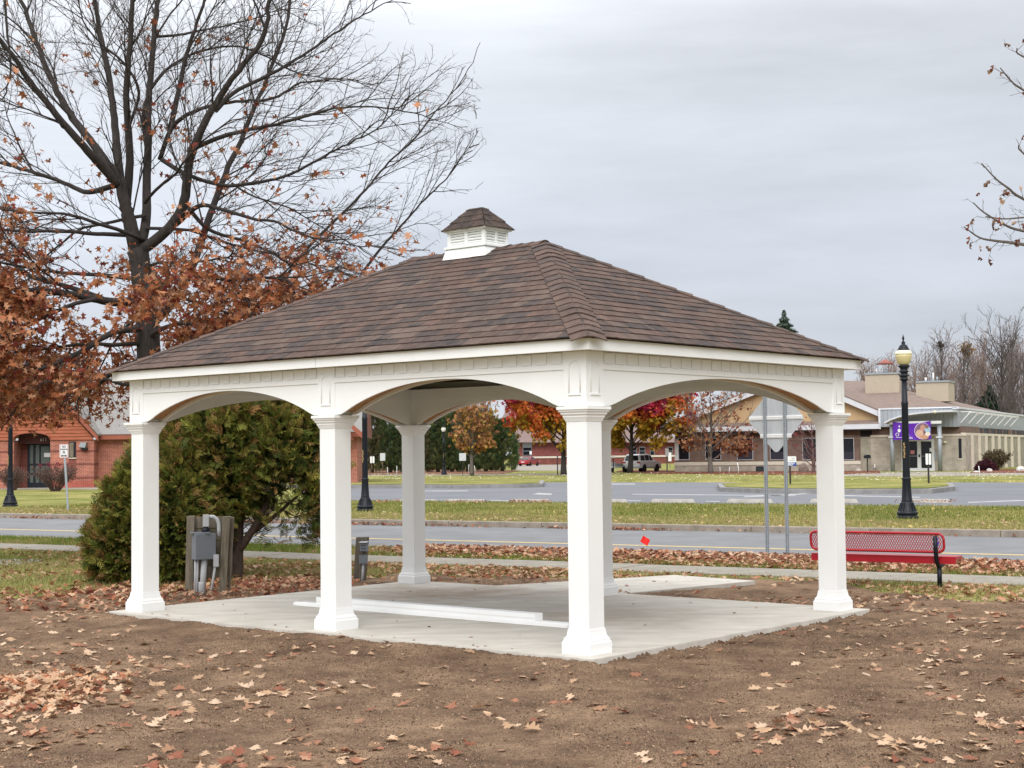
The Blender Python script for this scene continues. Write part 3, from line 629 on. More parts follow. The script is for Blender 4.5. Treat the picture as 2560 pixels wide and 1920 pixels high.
for i in range(nx):
    for j in range(int((zt1-zt0)/pz*2)+1):
        x0 = bx0+.02+i*px; z0 = zt0+.012+j*pz/2
        if z0+pz/2 > zt1-.008: continue
        if j % 2 == 0: a, b = (x0, z0), (x0+px/2, z0+pz/2); c, d = (x0+px, z0), (x0+px/2, z0+pz/2)
        else: a, b = (x0+px/2, z0), (x0, z0+pz/2); c, d = (x0+px/2, z0), (x0+px, z0+pz/2)
        for (p, q) in ((a, b), (c, d)):
            ends_ok = all(not (((p_[0] < bx0+.05) or (p_[0] > bx1-.05)) and ((p_[1] < zt0+.03) or (p_[1] > zt1-.03))) for p_ in (p, q))
            if ends_ok: strand((p[0], yb(p[1]), p[1]), (q[0], yb(q[1]), q[1]))
tag(m.build('backrest_mesh', M_red, BN), 'red diamond expanded metal mesh', kind='stuff')
M_spray = mat('purple_spray', (.13, .05, .38), .5, .2, 20)
m = MB()
for k in range(16):
    x = bx1-.10+random.uniform(-.025, .03); z = (zt0+zt1)/2+random.uniform(-.06, .06); m.obox((x, yb(z)-.0075, z), (.0095, .0012, .016), ((1, 0, 0), (0, 1, 0), (0, 0, 1)))
m.build('purple_spray_mark', M_spray, BN)
MB().box(bx0-.03, bx1+.13, .10, .40, .385, .43).build('seat', M_red, BN, bevel=.015)
MB().box(bx0-.028, bx1+.128, .08, .098, .33, .43).build('seat_edge', M_red, BN, bevel=.006)
for lx in (0, -1.45):
    pts = [(lx, .02, .70), (lx, .035, .52), (lx, .06, .38), (lx, .085, .325), (lx, .13, .295), (lx, .2, .29), (lx, .36, .325)]
    pts = [(p[0], p[1]-.03*(k < 3), p[2]) for k, p in enumerate(pts)]
    b_ = MB().tube(pts, .030, 12).build('back_bracket', M_black, BN)
    MB().lathe([(.032, 0), (.032, .30)], 14, lx, .15).build('leg', M_black, BN)
# weathered timber stand carrying an electric meter cabinet -------------------------
sp_ = gnd(450*K, 1288*K)
ST = empty('meter_stand', (sp_[0], sp_[1], GZ), math.radians(8), 'grey meter box on weathered timber posts and planks under the cedar shrub', 'meter stand')
def lpost(x, y, h, w_=.055, d=.05, lean=0, name='timber_post', parent=ST, mt=None):
    m = MB().hexa([(x-w_, y-d, 0), (x+w_, y-d, 0), (x+w_, y+d, 0), (x-w_, y+d, 0)], [(x-w_+lean, y-d, h), (x+w_+lean, y-d, h), (x+w_+lean, y+d, h+.004), (x-w_+lean, y+d, h)])
    return m.build(name, mt or M_oldwood, parent, bevel=.006)
lpost(-.26, .06, 1.07, .05, .05, .03); lpost(.185, -.01, 1.06, .05, .05, .06); lpost(.265, .05, 1.04, .022, .04, .055)
for k in range(5):
    z = .24+k*.165; MB().box(-.20, .315, .11, .135, z, z+.155).build('plank', M_oldwood, ST, bevel=.004)
mb_ = MB().hexa([(-.235, -.16, .50), (.045, -.16, .50), (.045, .0, .50), (-.235, .0, .50)], [(-.235, -.16, .84), (.045, -.16, .84), (.045, .0, .84), (-.235, .0, .84)]).build('meter_box', M_greyp, ST, bevel=.008)
mb_.rotation_euler = (0, 0, math.radians(24)); mb_.location = (.0, 0.03, 0)
MB().frus(-.10, -.085, .842, .86, .13, .13, .078, .078).build('box_lid', M_greyp, ST).rotation_euler = (0, 0, math.radians(0))
MB().lathe([(.055, .845), (.05, .89), (.028, .935)], 12, -.03, -.05).build('conduit_boot', M_black, ST)
MB().box(-.065, .015, -.09, -.01, .93, 1.09).build('conduit_elbow_box', M_pvc, ST, bevel=.006)
MB().tube([(.0, -.05, 1.06), (.07, -.05, 1.06), (.115, -.05, 1.03), (.14, -.05, .97), (.145, -.05, .88), (.145, -.05, .80)], .026, 10).build('conduit_bend', M_pvc, ST)
for x0, x1, r in ((-.16, -.17, .018), (-.13, -.15, .016), (-.045, -.075, .042)): MB().tube([(x0, -.09, .5), ((x0+x1)/2, -.09, .25), (x1, -.09, .0)], r, 10).build('conduit', M_pvc, ST)
MB().lathe([(.050, .0), (.050, .18), (.045, .2)], 12, -.077, -.09).build('conduit_collar', M_pvc, ST)
MB().tube([(.10, -.12, .42), (.065, -.12, .2), (.03, -.12, .0)], .017, 8).build('conduit', M_pvc, ST)
MB().box(.075, .145, -.15, -.09, .40, .56).build('switch_box', M_pvc, ST, bevel=.006)
# short leaning outlet post ------------------------------------------------------------
sp_ = gnd(777*K, 1258*K)
OP = empty('outlet_post', (sp_[0], sp_[1], GZ), math.radians(-14), 'short leaning timber post with two grey outlet boxes behind the middle front pillar', 'outlet post')
lpost(0, 0, .66, .085, .05, .05, parent=OP, mt=mat('dark_timber', (.17, .145, .11), .95, c2=(.075, .062, .048), scale=7, stretch=(4, 4, .5), bump=.5))
MB().box(.045, .155, -.115, -.04, .46, .58).build('outlet_box', M_greyp, OP, bevel=.005)
MB().hexa([(.04, -.14, .585), (.16, -.14, .585), (.16, -.04, .6), (.04, -.04, .6)], [(.04, -.14, .59), (.16, -.14, .59), (.16, -.04, .605), (.04, -.04, .605)]).build('box_hood', M_pvc, OP)
for a, b in ((.08, .545), (.12, .545), (.08, .50), (.12, .50)): MB().box(a-.008, a+.008, -.118, -.1155, b-.01, b+.01).build('socket', M_black, OP)
MB().box(.03, .14, -.115, -.04, .28, .405).build('junction_box', M_greyp, OP, bevel=.005)
MB().tube([(.085, -.075, .28), (.075, -.075, .12), (.06, -.075, .0)], .02, 8).build('conduit', M_pvc, OP)
# warning sign seen from the back --------------------------------------------------------
a_ = gnd(1662*K, 1203*K); b_ = gnd(1697*K, 1203*K); mid = (a_+b_)/2
rz = math.atan2(b_[1]-a_[1], b_[0]-a_[0])
rz = math.radians(-46)
SG = empty('road_sign', (mid[0], mid[1], GZ), rz, 'grey back of a diamond road sign on two perforated steel posts by the road', 'road sign')
px_ = .215
for sx in (-px_, px_):
    m = MB().box(sx-.026, sx+.026, -.022, .022, 0, 2.9)
    po = m.build('sign_post', M_galv, SG)
    m = MB()
    for k in range(88): m.box(sx-.006, sx+.006, -.0235, -.0225, .05+k*.0325, .062+k*.0325)
    for k in range(88): m.box(sx+.0265, sx+.0275, -.006, .006, .05+k*.0325, .062+k*.0325)
    tag(m.build('punched_hole', M_black, po), kind='stuff')
cz_, hd = 2.42, .62
def diamond(h, r=.08):
    pts = []
    for k in range(4):
        a = math.pi/2*k; c = np.array([math.cos(a), math.sin(a)])*(h-r*1.414)
        for t in (-45, -15, 15, 45): b = a+math.radians(t); pts.append(c+np.array([math.cos(b), math.sin(b)])*r)
    return pts
MB().prism([(p[0], .026, cz_+p[1]) for p in diamond(hd)], (0, .003, 0)).build('sign_plate', M_alum, SG)
MB().prism([(p[0], .0295, cz_+p[1]) for p in diamond(hd-.02)], (0, .001, 0)).build('sign_face', mat('sign_yellow', (.75, .42, .02), .5, .05), SG)
for z, hw in ((cz_+.02, .57), (cz_-.30, .33)):
    b0 = MB().box(-hw, hw, .010, .0255, z-.035, z+.035); b0.box(-hw, hw, .003, .01, z-.018, z-.008); b0.box(-hw, hw, .003, .01, z+.008, z+.018); b0.build('sign_brace', M_whitep, SG)
# red marker flag --------------------------------------------------------------------------
fp = gnd(1381*K, 1207*K); FL = empty('marker_flag', (fp[0], fp[1], GZ), 0, 'small red survey flag on a thin wire in the leaf litter by the road', 'marker flag')
MB().tube([(0, 0, 0), (.01, 0, .2), (.045, 0, .36)], .0022, 5).build('wire', M_galv, FL)
m = MB(); fl = []
for i in range(5):
    for j in range(2): fl.append((.02+i*.030+j*.055, -.008+.006*math.sin(i*1.4), .30-.020*i+j*.105))
m.add(fl, [(2*i, 2*i+2, 2*i+3, 2*i+1) for i in range(4)]); m.add([(x, y+.0015, z) for x, y, z in fl], [(2*i, 2*i+1, 2*i+3, 2*i+2) for i in range(4)])
m.build('flag', mat('red_flag', (.75, .02, .015), .5, .05), FL)
# lamp posts ---------------------------------------------------------------------------------
def lamp(loc, label, rz=0.0, group='black lamp posts along the street', arm=True, glob=None, hscale=1.0):
    r = empty('street_lamp', (*loc, GZ), rz, label, 'lamp post', group); s = hscale; r.scale = (s, s, s)
    MB().lathe([(.30, 0), (.30, .06), (.27, .07), (.255, .10), (.28, .11), (.28, .17), (.25, .19), (.24, .21), (.19, .33), (.165, .42), (.155, .46)], 16).build('base', M_black, r)
    m = MB()
    for k in range(16):
        a = 2*math.pi*(k+.5)/16; m.bar((.246*math.cos(a), .246*math.sin(a), .21), (.168*math.cos(a), .168*math.sin(a), .42), .012, .014, up=(math.cos(a), math.sin(a), .3))
    m.build('base_ribs', M_black, r)
    MB().lathe([(.152, .46), (.14, .49), (.12, .78), (.112, 1.02), (.118, 1.06), (.118, 1.08), (.10, 1.085), (.10, 1.12), (.088, 3.06), (.094, 3.08), (.094, 3.15), (.08, 3.17), (.074, 3.72)], 20).build('pole', M_black, r)
    m = MB()
    for k in range(20): a = 2*math.pi*k/20; m.lathe([(.010, 1.05), (.014, 1.075), (.002, 1.095)], 6, .113*math.cos(a), .113*math.sin(a))
    m.build('collar_beads', M_black, r)
    MB().lathe([(.075, 3.72), (.11, 3.75), (.12, 3.77), (.085, 3.79), (.085, 3.83), (.125, 3.85), (.125, 3.87), (.09, 3.89), (.085, 3.94), (.13, 3.96), (.13, 3.985), (.09, 4.0), (.10, 4.05), (.145, 4.10), (.15, 4.14), (.10, 4.145)], 20).build('capital', M_black, r)
    MB().lathe([(.11, 4.146), (.15, 4.18), (.195, 4.27), (.215, 4.37), (.22, 4.43)], 24).build('globe', glob or M_globe, r)
    MB().lathe([(.222, 4.431), (.23, 4.44), (.23, 4.46), (.205, 4.52), (.16, 4.545)], 24).build('globe_band', M_globe2, r)
    MB().lathe([(.165, 4.546), (.16, 4.565), (.135, 4.60), (.135, 4.615), (.11, 4.65), (.10, 4.68), (.07, 4.70), (.045, 4.715), (.05, 4.75), (.055, 4.77), (.025, 4.79), (.02, 4.83), (.035, 4.87), (.02, 4.92), (.004, 4.98)], 20).build('lamp_cap', M_black, r)
    if arm: MB().bar((0.05, 0, 3.60), (-.16, 0, 3.92), .022, .022, up=(0, 1, 0)).build('banner_arm', M_black, r)
    # short column of small raised characters, too worn to read
    m = MB()
    for k in range(5):
        z = 1.98-k*.085; x = -.012
        m.box(x-.02, x+.02, -.104, -.098, z, z+.014); m.box(x-.02+.028*(k % 2), x-.006+.028*(k % 2), -.104, -.098, z+.0145, z+.045); m.box(x-.02, x+.02, -.104, -.098, z+.0455, z+.058)
    tag(m.build('gold_lettering', M_gold, r), kind='stuff')
    return r
lamp(gnd(1960*K, 1120*K), 'black lamp post with cream globe in front of the office doors', math.radians(-30))
lamp(gnd(789*K, 1104*K), 'black lamp post whose top is hidden by the pavilion, left of the back pillar', math.radians(-30))
lamp(gnd(22*K, 1094*K), 'black lamp post below the oak leaves in front of the brick building', math.radians(-30))
lamp(gnd(959*K, 1026*K), 'small distant lamp post with white globe in front of the evergreen hedge', 0, arm=False, glob=M_whitep, hscale=.97)
# text helper -----------------------------------------------------------------------------------
def text(s, size, loc, rz, matr, parent, name='lettering', ext=.002, align='CENTER', extra=0):
    c = bpy.data.curves.new(name, 'FONT'); c.body = s; c.size = size; c.align_x = align; c.align_y = 'CENTER'; c.extrude = ext; c.offset = extra; c.resolution_u = 3
    t = bpy.data.objects.new(name+'_curve', c); COL.objects.link(t); bpy.context.view_layer.update()
    me = bpy.data.meshes.new_from_object(t.evaluated_get(bpy.context.evaluated_depsgraph_get())); bpy.data.objects.remove(t); me.materials.clear()
    o = link_mesh(name, me, matr, parent)
    o.rotation_euler = (math.pi/2, 0, rz); o.location = loc; return o
M_ink = mat('sign_ink', (.05, .045, .06), .6, .1); M_blue = mat('sign_blue', (.02, .06, .30), .5, .08); M_rim = mat('sign_red', (.45, .08, .09), .6, .1)
def round_rect(w_, h_, r=.04, n=4):
    p = []
    for cx_, cz_, a0 in ((w_/2-r, h_/2-r, 0), (-w_/2+r, h_/2-r, 90), (-w_/2+r, -h_/2+r, 180), (w_/2-r, -h_/2+r, 270)):
        for t in np.linspace(0, 90, n): a = math.radians(a0+t); p.append((cx_+r*math.cos(a), cz_+r*math.sin(a)))
    return p
# no parking sign, leaning
g = gnd(147*K, 1104*K); kk = F/g[1]
NP = empty('no_parking_sign', (*g, GZ), math.radians(4), 'white no parking sign with double arrow on a leaning metal post', 'parking sign')
hz = (1274-1109)/kk; NPl = -10/kk
MB().bar((0, 0, 0), (NPl, 0, hz*.98), .07, .05, up=(0, 1, 0)).build('sign_post', M_galv, NP)
pw, ph = 21.5/kk, 33/kk; pc = hz-ph/2+.02
SGp = MB().prism([(NPl+a, -.035, pc+b) for a, b in round_rect(pw, ph)], (0, .006, 0)).build('sign_plate', M_whitep, NP)
m = MB()
for (a0, b0), (a1, b1) in zip(round_rect(pw-.05, ph-.05), round_rect(pw-.05, ph-.05)[1:]+round_rect(pw-.05, ph-.05)[:1]): m.bar((NPl+a0, -.037, pc+b0), (NPl+a1, -.037, pc+b1), .012, .003, up=(0, 1, 0))
m.build('sign_border', M_rim, SGp)
for s_, z, sz in (('NO', .30, .17), ('PARKING', .12, .125), ('ANY', -.04, .09), ('TIME', -.155, .09)): text(s_, sz*ph/.93, (NPl, -.0365, pc+z*ph), 0, M_ink, SGp, extra=.003)
m = MB(); aw = pw*.33; za = pc-ph*.36
m.bar((NPl-aw*.7, -.037, za), (NPl+aw*.7, -.037, za), .035, .003, up=(0, 1, 0))
for sx in (-1, 1): m.prism([(NPl+sx*aw, -.0385, za), (NPl+sx*aw*.6, -.0385, za+.05), (NPl+sx*aw*.6, -.0385, za-.05)], (0, .003, 0))
m.build('double_arrow', M_ink, SGp)
# other small signs
def small_sign(u_, vb, vt, wpx, hpx, label, cat='sign', post=M_galv, plate=M_whitep, lean=0, faces=1, rz=0, group=None, pwid=.05):
    g = gnd(u_, vb); k = F/g[1]; r = empty('small_sign', (*g, GZ), rz, label, cat, group); h = (vb-vt)/k; w_ = wpx/k; hh = hpx/k; ln = lean/k
    MB().bar((0, 0, 0), (ln, 0, h*.99), pwid, .04, up=(0, 1, 0)).build('sign_post', post, r)
    for s_ in ([0] if faces == 1 else [-w_*.27, w_*.27]):
        ww = w_ if faces == 1 else w_*.44
        MB().prism([(ln+s_+a, -.045, h-hh/2+b) for a, b in round_rect(ww, hh, .04, 3)], (0, .012, 0)).build('sign_plate', plate, r)
    return r, h, w_, hh
M_dkpost = mat('dark_sign_post', (.03, .028, .026), .6, .2)
M_rust = mat('rusty_post', (.16, .10, .07), .8, .2); M_alum2 = mat('bare_sign_back', (.52, .54, .56), .5, .06)
small_sign(1157, 1191, 1133, 17, 19, 'white backed sign on a dark post left of the orange leaved tree', post=M_dkpost, plate=M_alum2)
small_sign(957, 1190, 1133, 13, 19, 'grey backed sign on a rusty post in front of the evergreen hedge', post=M_rust, plate=M_alum2)
small_sign(926, 1191, 1141, 11, 17, 'tilted pair of narrow white sign backs just right of the middle lamp post', post=M_rust, lean=5, faces=2)
r, h, w_, hh = small_sign(1976, 1216, 1141, 31, 24, 'white and blue parking sign on a black post on the lot island', post=M_dkpost, pwid=.09)
MB().prism([(a, -.0475, h-hh*.81+b) for a, b in round_rect(w_, hh*.38, .02, 3)], (0, .002, 0)).build('blue_panel', M_blue, r)
text('PARKING', hh*.22, (0, -.05, h-hh*.74), 0, M_whitep, r, extra=.004); text('ONLY', hh*.22, (0, -.05, h-hh*.9), 0, M_whitep, r, extra=.004)
MB().box(-w_*.1, w_*.4, -.0475, -.0455, h-hh*.47, h-hh*.41).build('grey_rule', M_galv, r); MB().box(w_*.12, w_*.38, -.0475, -.0455, h-hh*.3, h-hh*.16).build('pale_symbol', mat('pale_print', (.5, .55, .5), .6, .1), r)
small_sign(2322, 1214, 1134, 14, 28, 'pair of narrow white sign backs on a dark post before the office doors', post=M_dkpost, faces=2, pwid=.09)
small_sign(1668, 1181, 1121, 9, 19, 'plain white sign on a grey post just left of the office building', post=mat('olive_post', (.10, .11, .08), .7, .1), pwid=.12)
small_sign(1675, 1169, 1131, 8, 22, 'narrow white sign beyond the plain white one left of the office', post=M_dkpost)
small_sign(1327, 1164, 1128, 5.5, 8, 'tiny white sign above the red car', post=M_galv)
small_sign(1366, 1158, 1127, 5, 16, 'thin white sign on the far red brick wall right of the red car', post=M_galv)
small_sign(1534, 1183, 1140, 7, 5, 'small white plate on a dark post left of the white car', post=M_dkpost, pwid=.1)
small_sign(1394, 1188, 1140, 3, 3, 'slim dark pole beside the trunk of the red tree', cat='pole', post=M_dkpost, plate=M_dkpost, pwid=.1)
small_sign(877, 1190, 1124, 9, 24, 'dark sign with white border peeping out from behind the middle front pillar', post=M_dkpost, plate=M_whitep)
# thin white snow stakes
for u_, vb, vt, tx in ((970, 1190, 1168, 'left of the back pillar'), (992, 1189, 1165, 'just left of the back pillar'), (1172, 1184, 1161, 'left of the orange tree trunk'), (1188, 1184, 1164, 'right of the orange tree trunk'), (1248, 1176, 1157, 'leaning at the right end of the hedge'), (1281, 1177, 1161, 'at the corner of the far driveway'),
                       (1800, 1183, 1168, 'by the trunk of the brown leaved tree'), (1823, 1184, 1168, 'left of the dark cabinet'), (1846, 1186, 1156, 'leaning, left of the dark cabinet'), (2450, 1196, 1165, 'in the grass before the purple shrub')):
    g = gnd(u_, vb); k = F/g[1]; h = (vb-vt)/k
    o = MB().tube([(0, 0, 0), (random.uniform(-.02, .02), 0, h*.5), (random.uniform(-.1, .05), 0, h)], .028, 6).build('snow_stake', M_whitep); o.location = (*g, GZ)
    tag(o, 'thin white stake in the grass, '+tx, 'stake', 'thin white stakes along the far lawn')
# ================================================================== PLANTS
def segs_mesh(A, B, ra, rb_, n=3):
    A = np.asarray(A, float); B = np.asarray(B, float); ra = np.asarray(ra, float); rb_ = np.asarray(rb_, float)
    d = B-A; l = np.linalg.norm(d, axis=1, keepdims=True)+1e-9; d = d/l
    ref = np.where(np.abs(d[:, 2:3]) < .9, np.array([[0, 0, 1.]]), np.array([[1., 0, 0]]))
    e1 = np.cross(d, ref); e1 /= np.linalg.norm(e1, axis=1, keepdims=True); e2 = np.cross(d, e1)
    k = np.arange(n)*2*math.pi/n; c, s = np.cos(k), np.sin(k)
    off = c[None, :, None]*e1[:, None]+s[None, :, None]*e2[:, None]
    V = np.concatenate([A[:, None]+off*ra[:, None, None], (B+d*l*.04)[:, None]+off*rb_[:, None, None]], 1).reshape(-1, 3)
    i = np.arange(n); q = np.stack([i, (i+1) % n, n+(i+1) % n, n+i], 1)
    Fq = (np.arange(len(A))[:, None, None]*2*n+q[None]).reshape(-1, 4)
    return V, Fq
class Tree:
    def __init__(s): s.seg = {}; s.tips = []      # level -> lists
    def line(s, lev, pts, r0, r1):
        L_ = s.seg.setdefault(lev, [[], [], [], []]); n = len(pts)-1
        for i in range(n):
            L_[0].append(pts[i]); L_[1].append(pts[i+1]); L_[2].append(r0+(r1-r0)*i/n); L_[3].append(r0+(r1-r0)*(i+1)/n)
    def mesh(s, levs, n):
        A, B, ra, rb_ = [sum((s.seg[l][k] for l in levs if l in s.seg), []) for k in range(4)]
        return segs_mesh(A, B, ra, rb_, n)
def unit(v): return v/(np.linalg.norm(v)+1e-9)
def wander(p, d, length, n, jit, lift=0.0):
    pts = [p]; st = length/n
    for i in range(n):
        d = unit(d+rng.normal(0, jit, 3)+np.array([0, 0, lift])); p = p+d*st; pts.append(p)
    return pts, d
def smooth_path(pts, n):
    pts = np.array(pts, float); P = np.vstack([2*pts[0]-pts[1], pts, 2*pts[-1]-pts[-2]]); out = []
    m = len(pts)-1
    for i in range(m):
        p0, p1, p2, p3 = P[i:i+4]
        for t in np.linspace(0, 1, n, endpoint=False):
            out.append(.5*((2*p1)+(-p0+p2)*t+(2*p0-5*p1+4*p2-p3)*t*t+(-p0+3*p1-3*p2+p3)*t**3))
    out.append(pts[-1]); return np.array(out)
def sprout(T, lev, pts, spacing, length, r, n, jit, lift, spread, start=.25, out_from=None, flat=1.0):
    """side shoots along a polyline; returns their polylines"""
    pts = np.array(pts); seg = np.linalg.norm(np.diff(pts, axis=0), axis=1); cum = np.concatenate([[0], np.cumsum(seg)]); tot = cum[-1]
    res = []; t = tot*start+rng.random()*spacing; side = 1
    while t < tot:
        i = min(np.searchsorted(cum, t)-1, len(seg)-1); f = (t-cum[i])/seg[i]; p = pts[i]+(pts[i+1]-pts[i])*f; tg = unit(pts[i+1]-pts[i])
        rv = rng.normal(0, 1, 3); rv[1] *= flat; perp = unit(rv-tg*np.dot(rv, tg))
        d = tg*math.cos(spread)+perp*math.sin(spread)
        if out_from is not None: d = d+.35*unit(p-out_from)
        L_ = length*rng.uniform(.55, 1.25)*(1-.45*t/tot)
        q, _ = wander(p, unit(d), L_, n, jit, lift); T.line(lev, q, r*rng.uniform(.8, 1.2), r*.35); res.append(q)
        t += spacing*rng.uniform(.6, 1.4)
    return res
LEAFT = np.array([(0, 0), (.05, .12), (.29, .16), (.11, .27), (.38, .40), (.40, .50), (.13, .54), (.30, .75), (.10, .78), (0, 1.0)])
LEAFT = np.vstack([LEAFT, LEAFT[-2:0:-1]*np.array([-1, 1])])
def leaf_template(fold=.25, bend=.3):
    V = [(x, y, fold*abs(x)+bend*(y-.45)**2) for x, y in LEAFT]+[(0, .35, -.0), (0, .62, bend*.03)]
    n = len(LEAFT); F_ = []
    for i in range(n):
        j = (i+1) % n; ym = (LEAFT[i][1]+LEAFT[j][1])/2; F_.append((i, j, n if ym < .5 else n+1))
    F_ += [(5, n+1, n), (13, n, n+1)]
    return np.array(V), np.array(F_)
STAR = np.array([(0, 0, 0), (.34, .28, .10), (.12, .40, 0), (.36, .70, .12), (.0, 1, .05), (-.36, .70, .10), (-.12, .40, 0), (-.34, .28, .12)]); STARF = np.array([(0, 1, 2), (2, 3, 4), (2, 4, 6), (4, 5, 6), (6, 7, 0), (0, 2, 6)])
def scatter(tv, tf, P, X, Yv, size, cols, xs=None):
    """instances of a template at P, with frame X (side), Yv (length)"""
    X = X/np.linalg.norm(X, axis=1, keepdims=True); Yv = Yv-X*np.sum(X*Yv, 1, keepdims=True); Yv /= np.linalg.norm(Yv, axis=1, keepdims=True); Z = np.cross(X, Yv)
    if xs is not None: X = X*xs[:, None]; Z = Z*rng.uniform(-1.6, 1.6, (len(P), 1))
    V = P[:, None]+size[:, None, None]*(tv[None, :, 0:1]*X[:, None]+tv[None, :, 1:2]*Yv[:, None]+tv[None, :, 2:3]*Z[:, None])
    k = len(tv); Fq = (np.arange(len(P))[:, None, None]*k+tf[None]).reshape(-1, tf.shape[1])
    return V.reshape(-1, 3), Fq, np.repeat(cols, k, axis=0)
def pick(pal, n, var=.15):
    pal = np.array(pal); return pal[rng.integers(0, len(pal), n)]*rng.uniform(1-var, 1+var, (n, 1))
def rand_dirs(n): v = rng.normal(0, 1, (n, 3)); return v/np.linalg.norm(v, axis=1, keepdims=True)
# --- big pin oak -----------------------------------------------------------------------
OY = 28.0
def z1(x, y, dy=0): return at(x/1.728, y/1.728, OY+dy)
og = gnd(352, 1372); OAK = empty('oak_tree', (0, 0, 0), 0, 'big oak with bare dark upper limbs and rust brown leaves below, behind the shrub', 'tree')
T = Tree(); base = np.array([z1(662, 2300)[0], OY, GZ-.05])
limbs = [  # pixel path (1.728 x), start and end depth offset, start and end radius
    ([(645, 1660), (640, 1480), (630, 1340), (612, 1200), (592, 1080)], 0, 0, .228, .19),
    ([(590, 1090), (560, 960), (540, 880), (520, 770)], 0, -.2, .215, .16),
    ([(600, 1090), (630, 960), (634, 800), (640, 600), (645, 400), (665, 150), (690, -60), (700, -300)], 0, 1.2, .15, .05),
    ([(545, 880), (560, 700), (552, 540), (545, 380), (566, 150), (572, -60), (590, -300)], .1, -1, .13, .045),
    ([(520, 790), (505, 640), (490, 480), (465, 300), (430, 130), (400, -60), (370, -300)], 0, .8, .13, .045),
    ([(515, 800), (440, 720), (380, 655), (270, 530), (150, 380), (70, 260), (-40, 120)], -.2, -2, .14, .055),
    ([(520, 790), (430, 660), (330, 530), (270, 440), (220, 340), (160, 190), (95, 0), (40, -200)], .1, 1.5, .13, .05),
    ([(500, 800), (380, 830), (300, 800), (150, 745), (0, 700), (-150, 640)], 0, 1.0, .085, .04),
    ([(545, 1015), (420, 1010), (280, 1000), (100, 998), (-100, 985)], 0, -1.5, .07, .035),
    ([(600, 1300), (500, 1305), (400, 1290), (250, 1262), (60, 1248), (-150, 1200)], 0, -2.5, .14, .06),
    ([(440, 1290), (300, 1240), (150, 1200), (60, 1140), (-60, 1060)], -.5, 1.0, .085, .04),
    ([(420, 1290), (300, 1320), (150, 1390), (40, 1440), (-80, 1500)], -1, -3, .07, .02),
    ([(605, 1085), (680, 1030), (750, 960), (795, 870), (815, 720), (840, 630), (900, 500), (960, 400), (1010, 330), (1130, 170), (1165, 0), (1190, -200)], 0, -1.5, .165, .05),
    ([(640, 1420), (760, 1290), (840, 1130), (895, 960), (940, 840), (985, 720), (1040, 610), (1090, 480), (1150, 350), (1235, 110), (1270, -120)], .8, 3.0, .13, .045),
    ([(690, 690), (735, 565), (800, 500), (900, 460), (1020, 440), (1180, 425), (1300, 360), (1480, 340)], .3, -1, .075, .018),
    ([(850, 635), (960, 590), (1080, 560), (1200, 535), (1330, 500), (1480, 462), (1700, 470), (1900, 520)], -.3, -2, .07, .012),
    ([(930, 480), (1010, 400), (1130, 340), (1250, 275), (1380, 190), (1480, 120), (1600, 50), (1750, -30)], -.6, .5, .075, .012),
    ([(700, 690), (800, 750), (960, 800), (1100, 790), (1220, 765), (1350, 705), (1480, 630), (1620, 560), (1790, 400)], .2, -2.5, .07, .012),
    ([(760, 970), (860, 890), (960, 905), (1090, 945), (1200, 960), (1300, 1010), (1450, 1050), (1640, 1070)], 0, -2, .075, .012),
    ([(800, 880), (900, 990), (1050, 1040), (1150, 1080), (1300, 1180), (1380, 1260)], .3, 1.5, .065, .012),
    ([(1235, 1195), (1330, 1070), (1450, 950), (1580, 820), (1680, 700), (1790, 600), (1900, 460), (2010, 330), (2075, 180)], 1.5, 2.0, .055, .01),
    ([(1560, 1185), (1640, 1080), (1720, 990), (1800, 900), (1900, 800), (1980, 700), (2070, 560)], 1.8, 1.2, .045, .01),
    ([(640, 700), (620, 480), (690, 330), (800, 250), (940, 205), (1080, 215), (1300, 320), (1560, 350)], .4, 1.8, .06, .012),
    ([(660, 160), (780, 150), (880, 130), (1020, 100), (1150, 60), (1320, -20)], .9, 2, .045, .012),
    ([(735, 560), (770, 400), (800, 260), (840, 130), (885, -10), (920, -200)], .4, .2, .085, .03),
    ([(560, 540), (600, 400), (540, 280), (440, 190), (360, 90), (330, -80)], -.2, -1.5, .05, .015),
    ([(1000, 790), (1080, 840), (1250, 900), (1420, 1000), (1600, 1090)], .5, .6, .035, .01),
    ([(620, 1330), (700, 1230), (820, 1190), (1000, 1210), (1180, 1200), (1320, 1250)], .2, -2.5, .09, .02),
    ([(600, 1420), (480, 1440), (330, 1530), (180, 1590), (0, 1640)], -.3, -3, .10, .03),
    ([(610, 1480), (700, 1420), (820, 1400), (920, 1470), (1000, 1560)], .1, -2, .08, .02),
    ([(600, 1560), (500, 1600), (400, 1680), (260, 1760), (100, 1800)], .2, 1.5, .08, .02),
    ([(605, 1500), (720, 1560), (850, 1640), (960, 1740)], .6, 2.5, .07, .02),
    ([(180, 1590), (120, 1680), (60, 1780), (0, 1860)], -1, -2, .05, .015),
    ([(20, 0), (30, 120), (45, 300), (20, 420)], -2, -2, .04, .02)]
tm = MB(); limb_paths = []
tm.tube([base, base+np.array([-.02, 0, 1.0]), np.array([z1(652, 1900)[0], OY, 1.9]), z1(645, 1640)], [.34, .26, .235, .225], 14)
for path, d0, d1, r0, r1 in limbs:
    n = len(path); P = [z1(x, y, d0+(d1-d0)*i/(n-1)) for i, (x, y) in enumerate(path)]
    Q = smooth_path(P, 5); Q = Q+rng.normal(0, .012, Q.shape)*np.linspace(0, 1, len(Q))[:, None]
    if path[0][1] < 1650: r0, r1 = r0*.66, r1*.62
    tm.tube(Q, np.linspace(r0, r1, len(Q)), 9 if r0 > .06 else 6); limb_paths.append((Q, r0, r1))
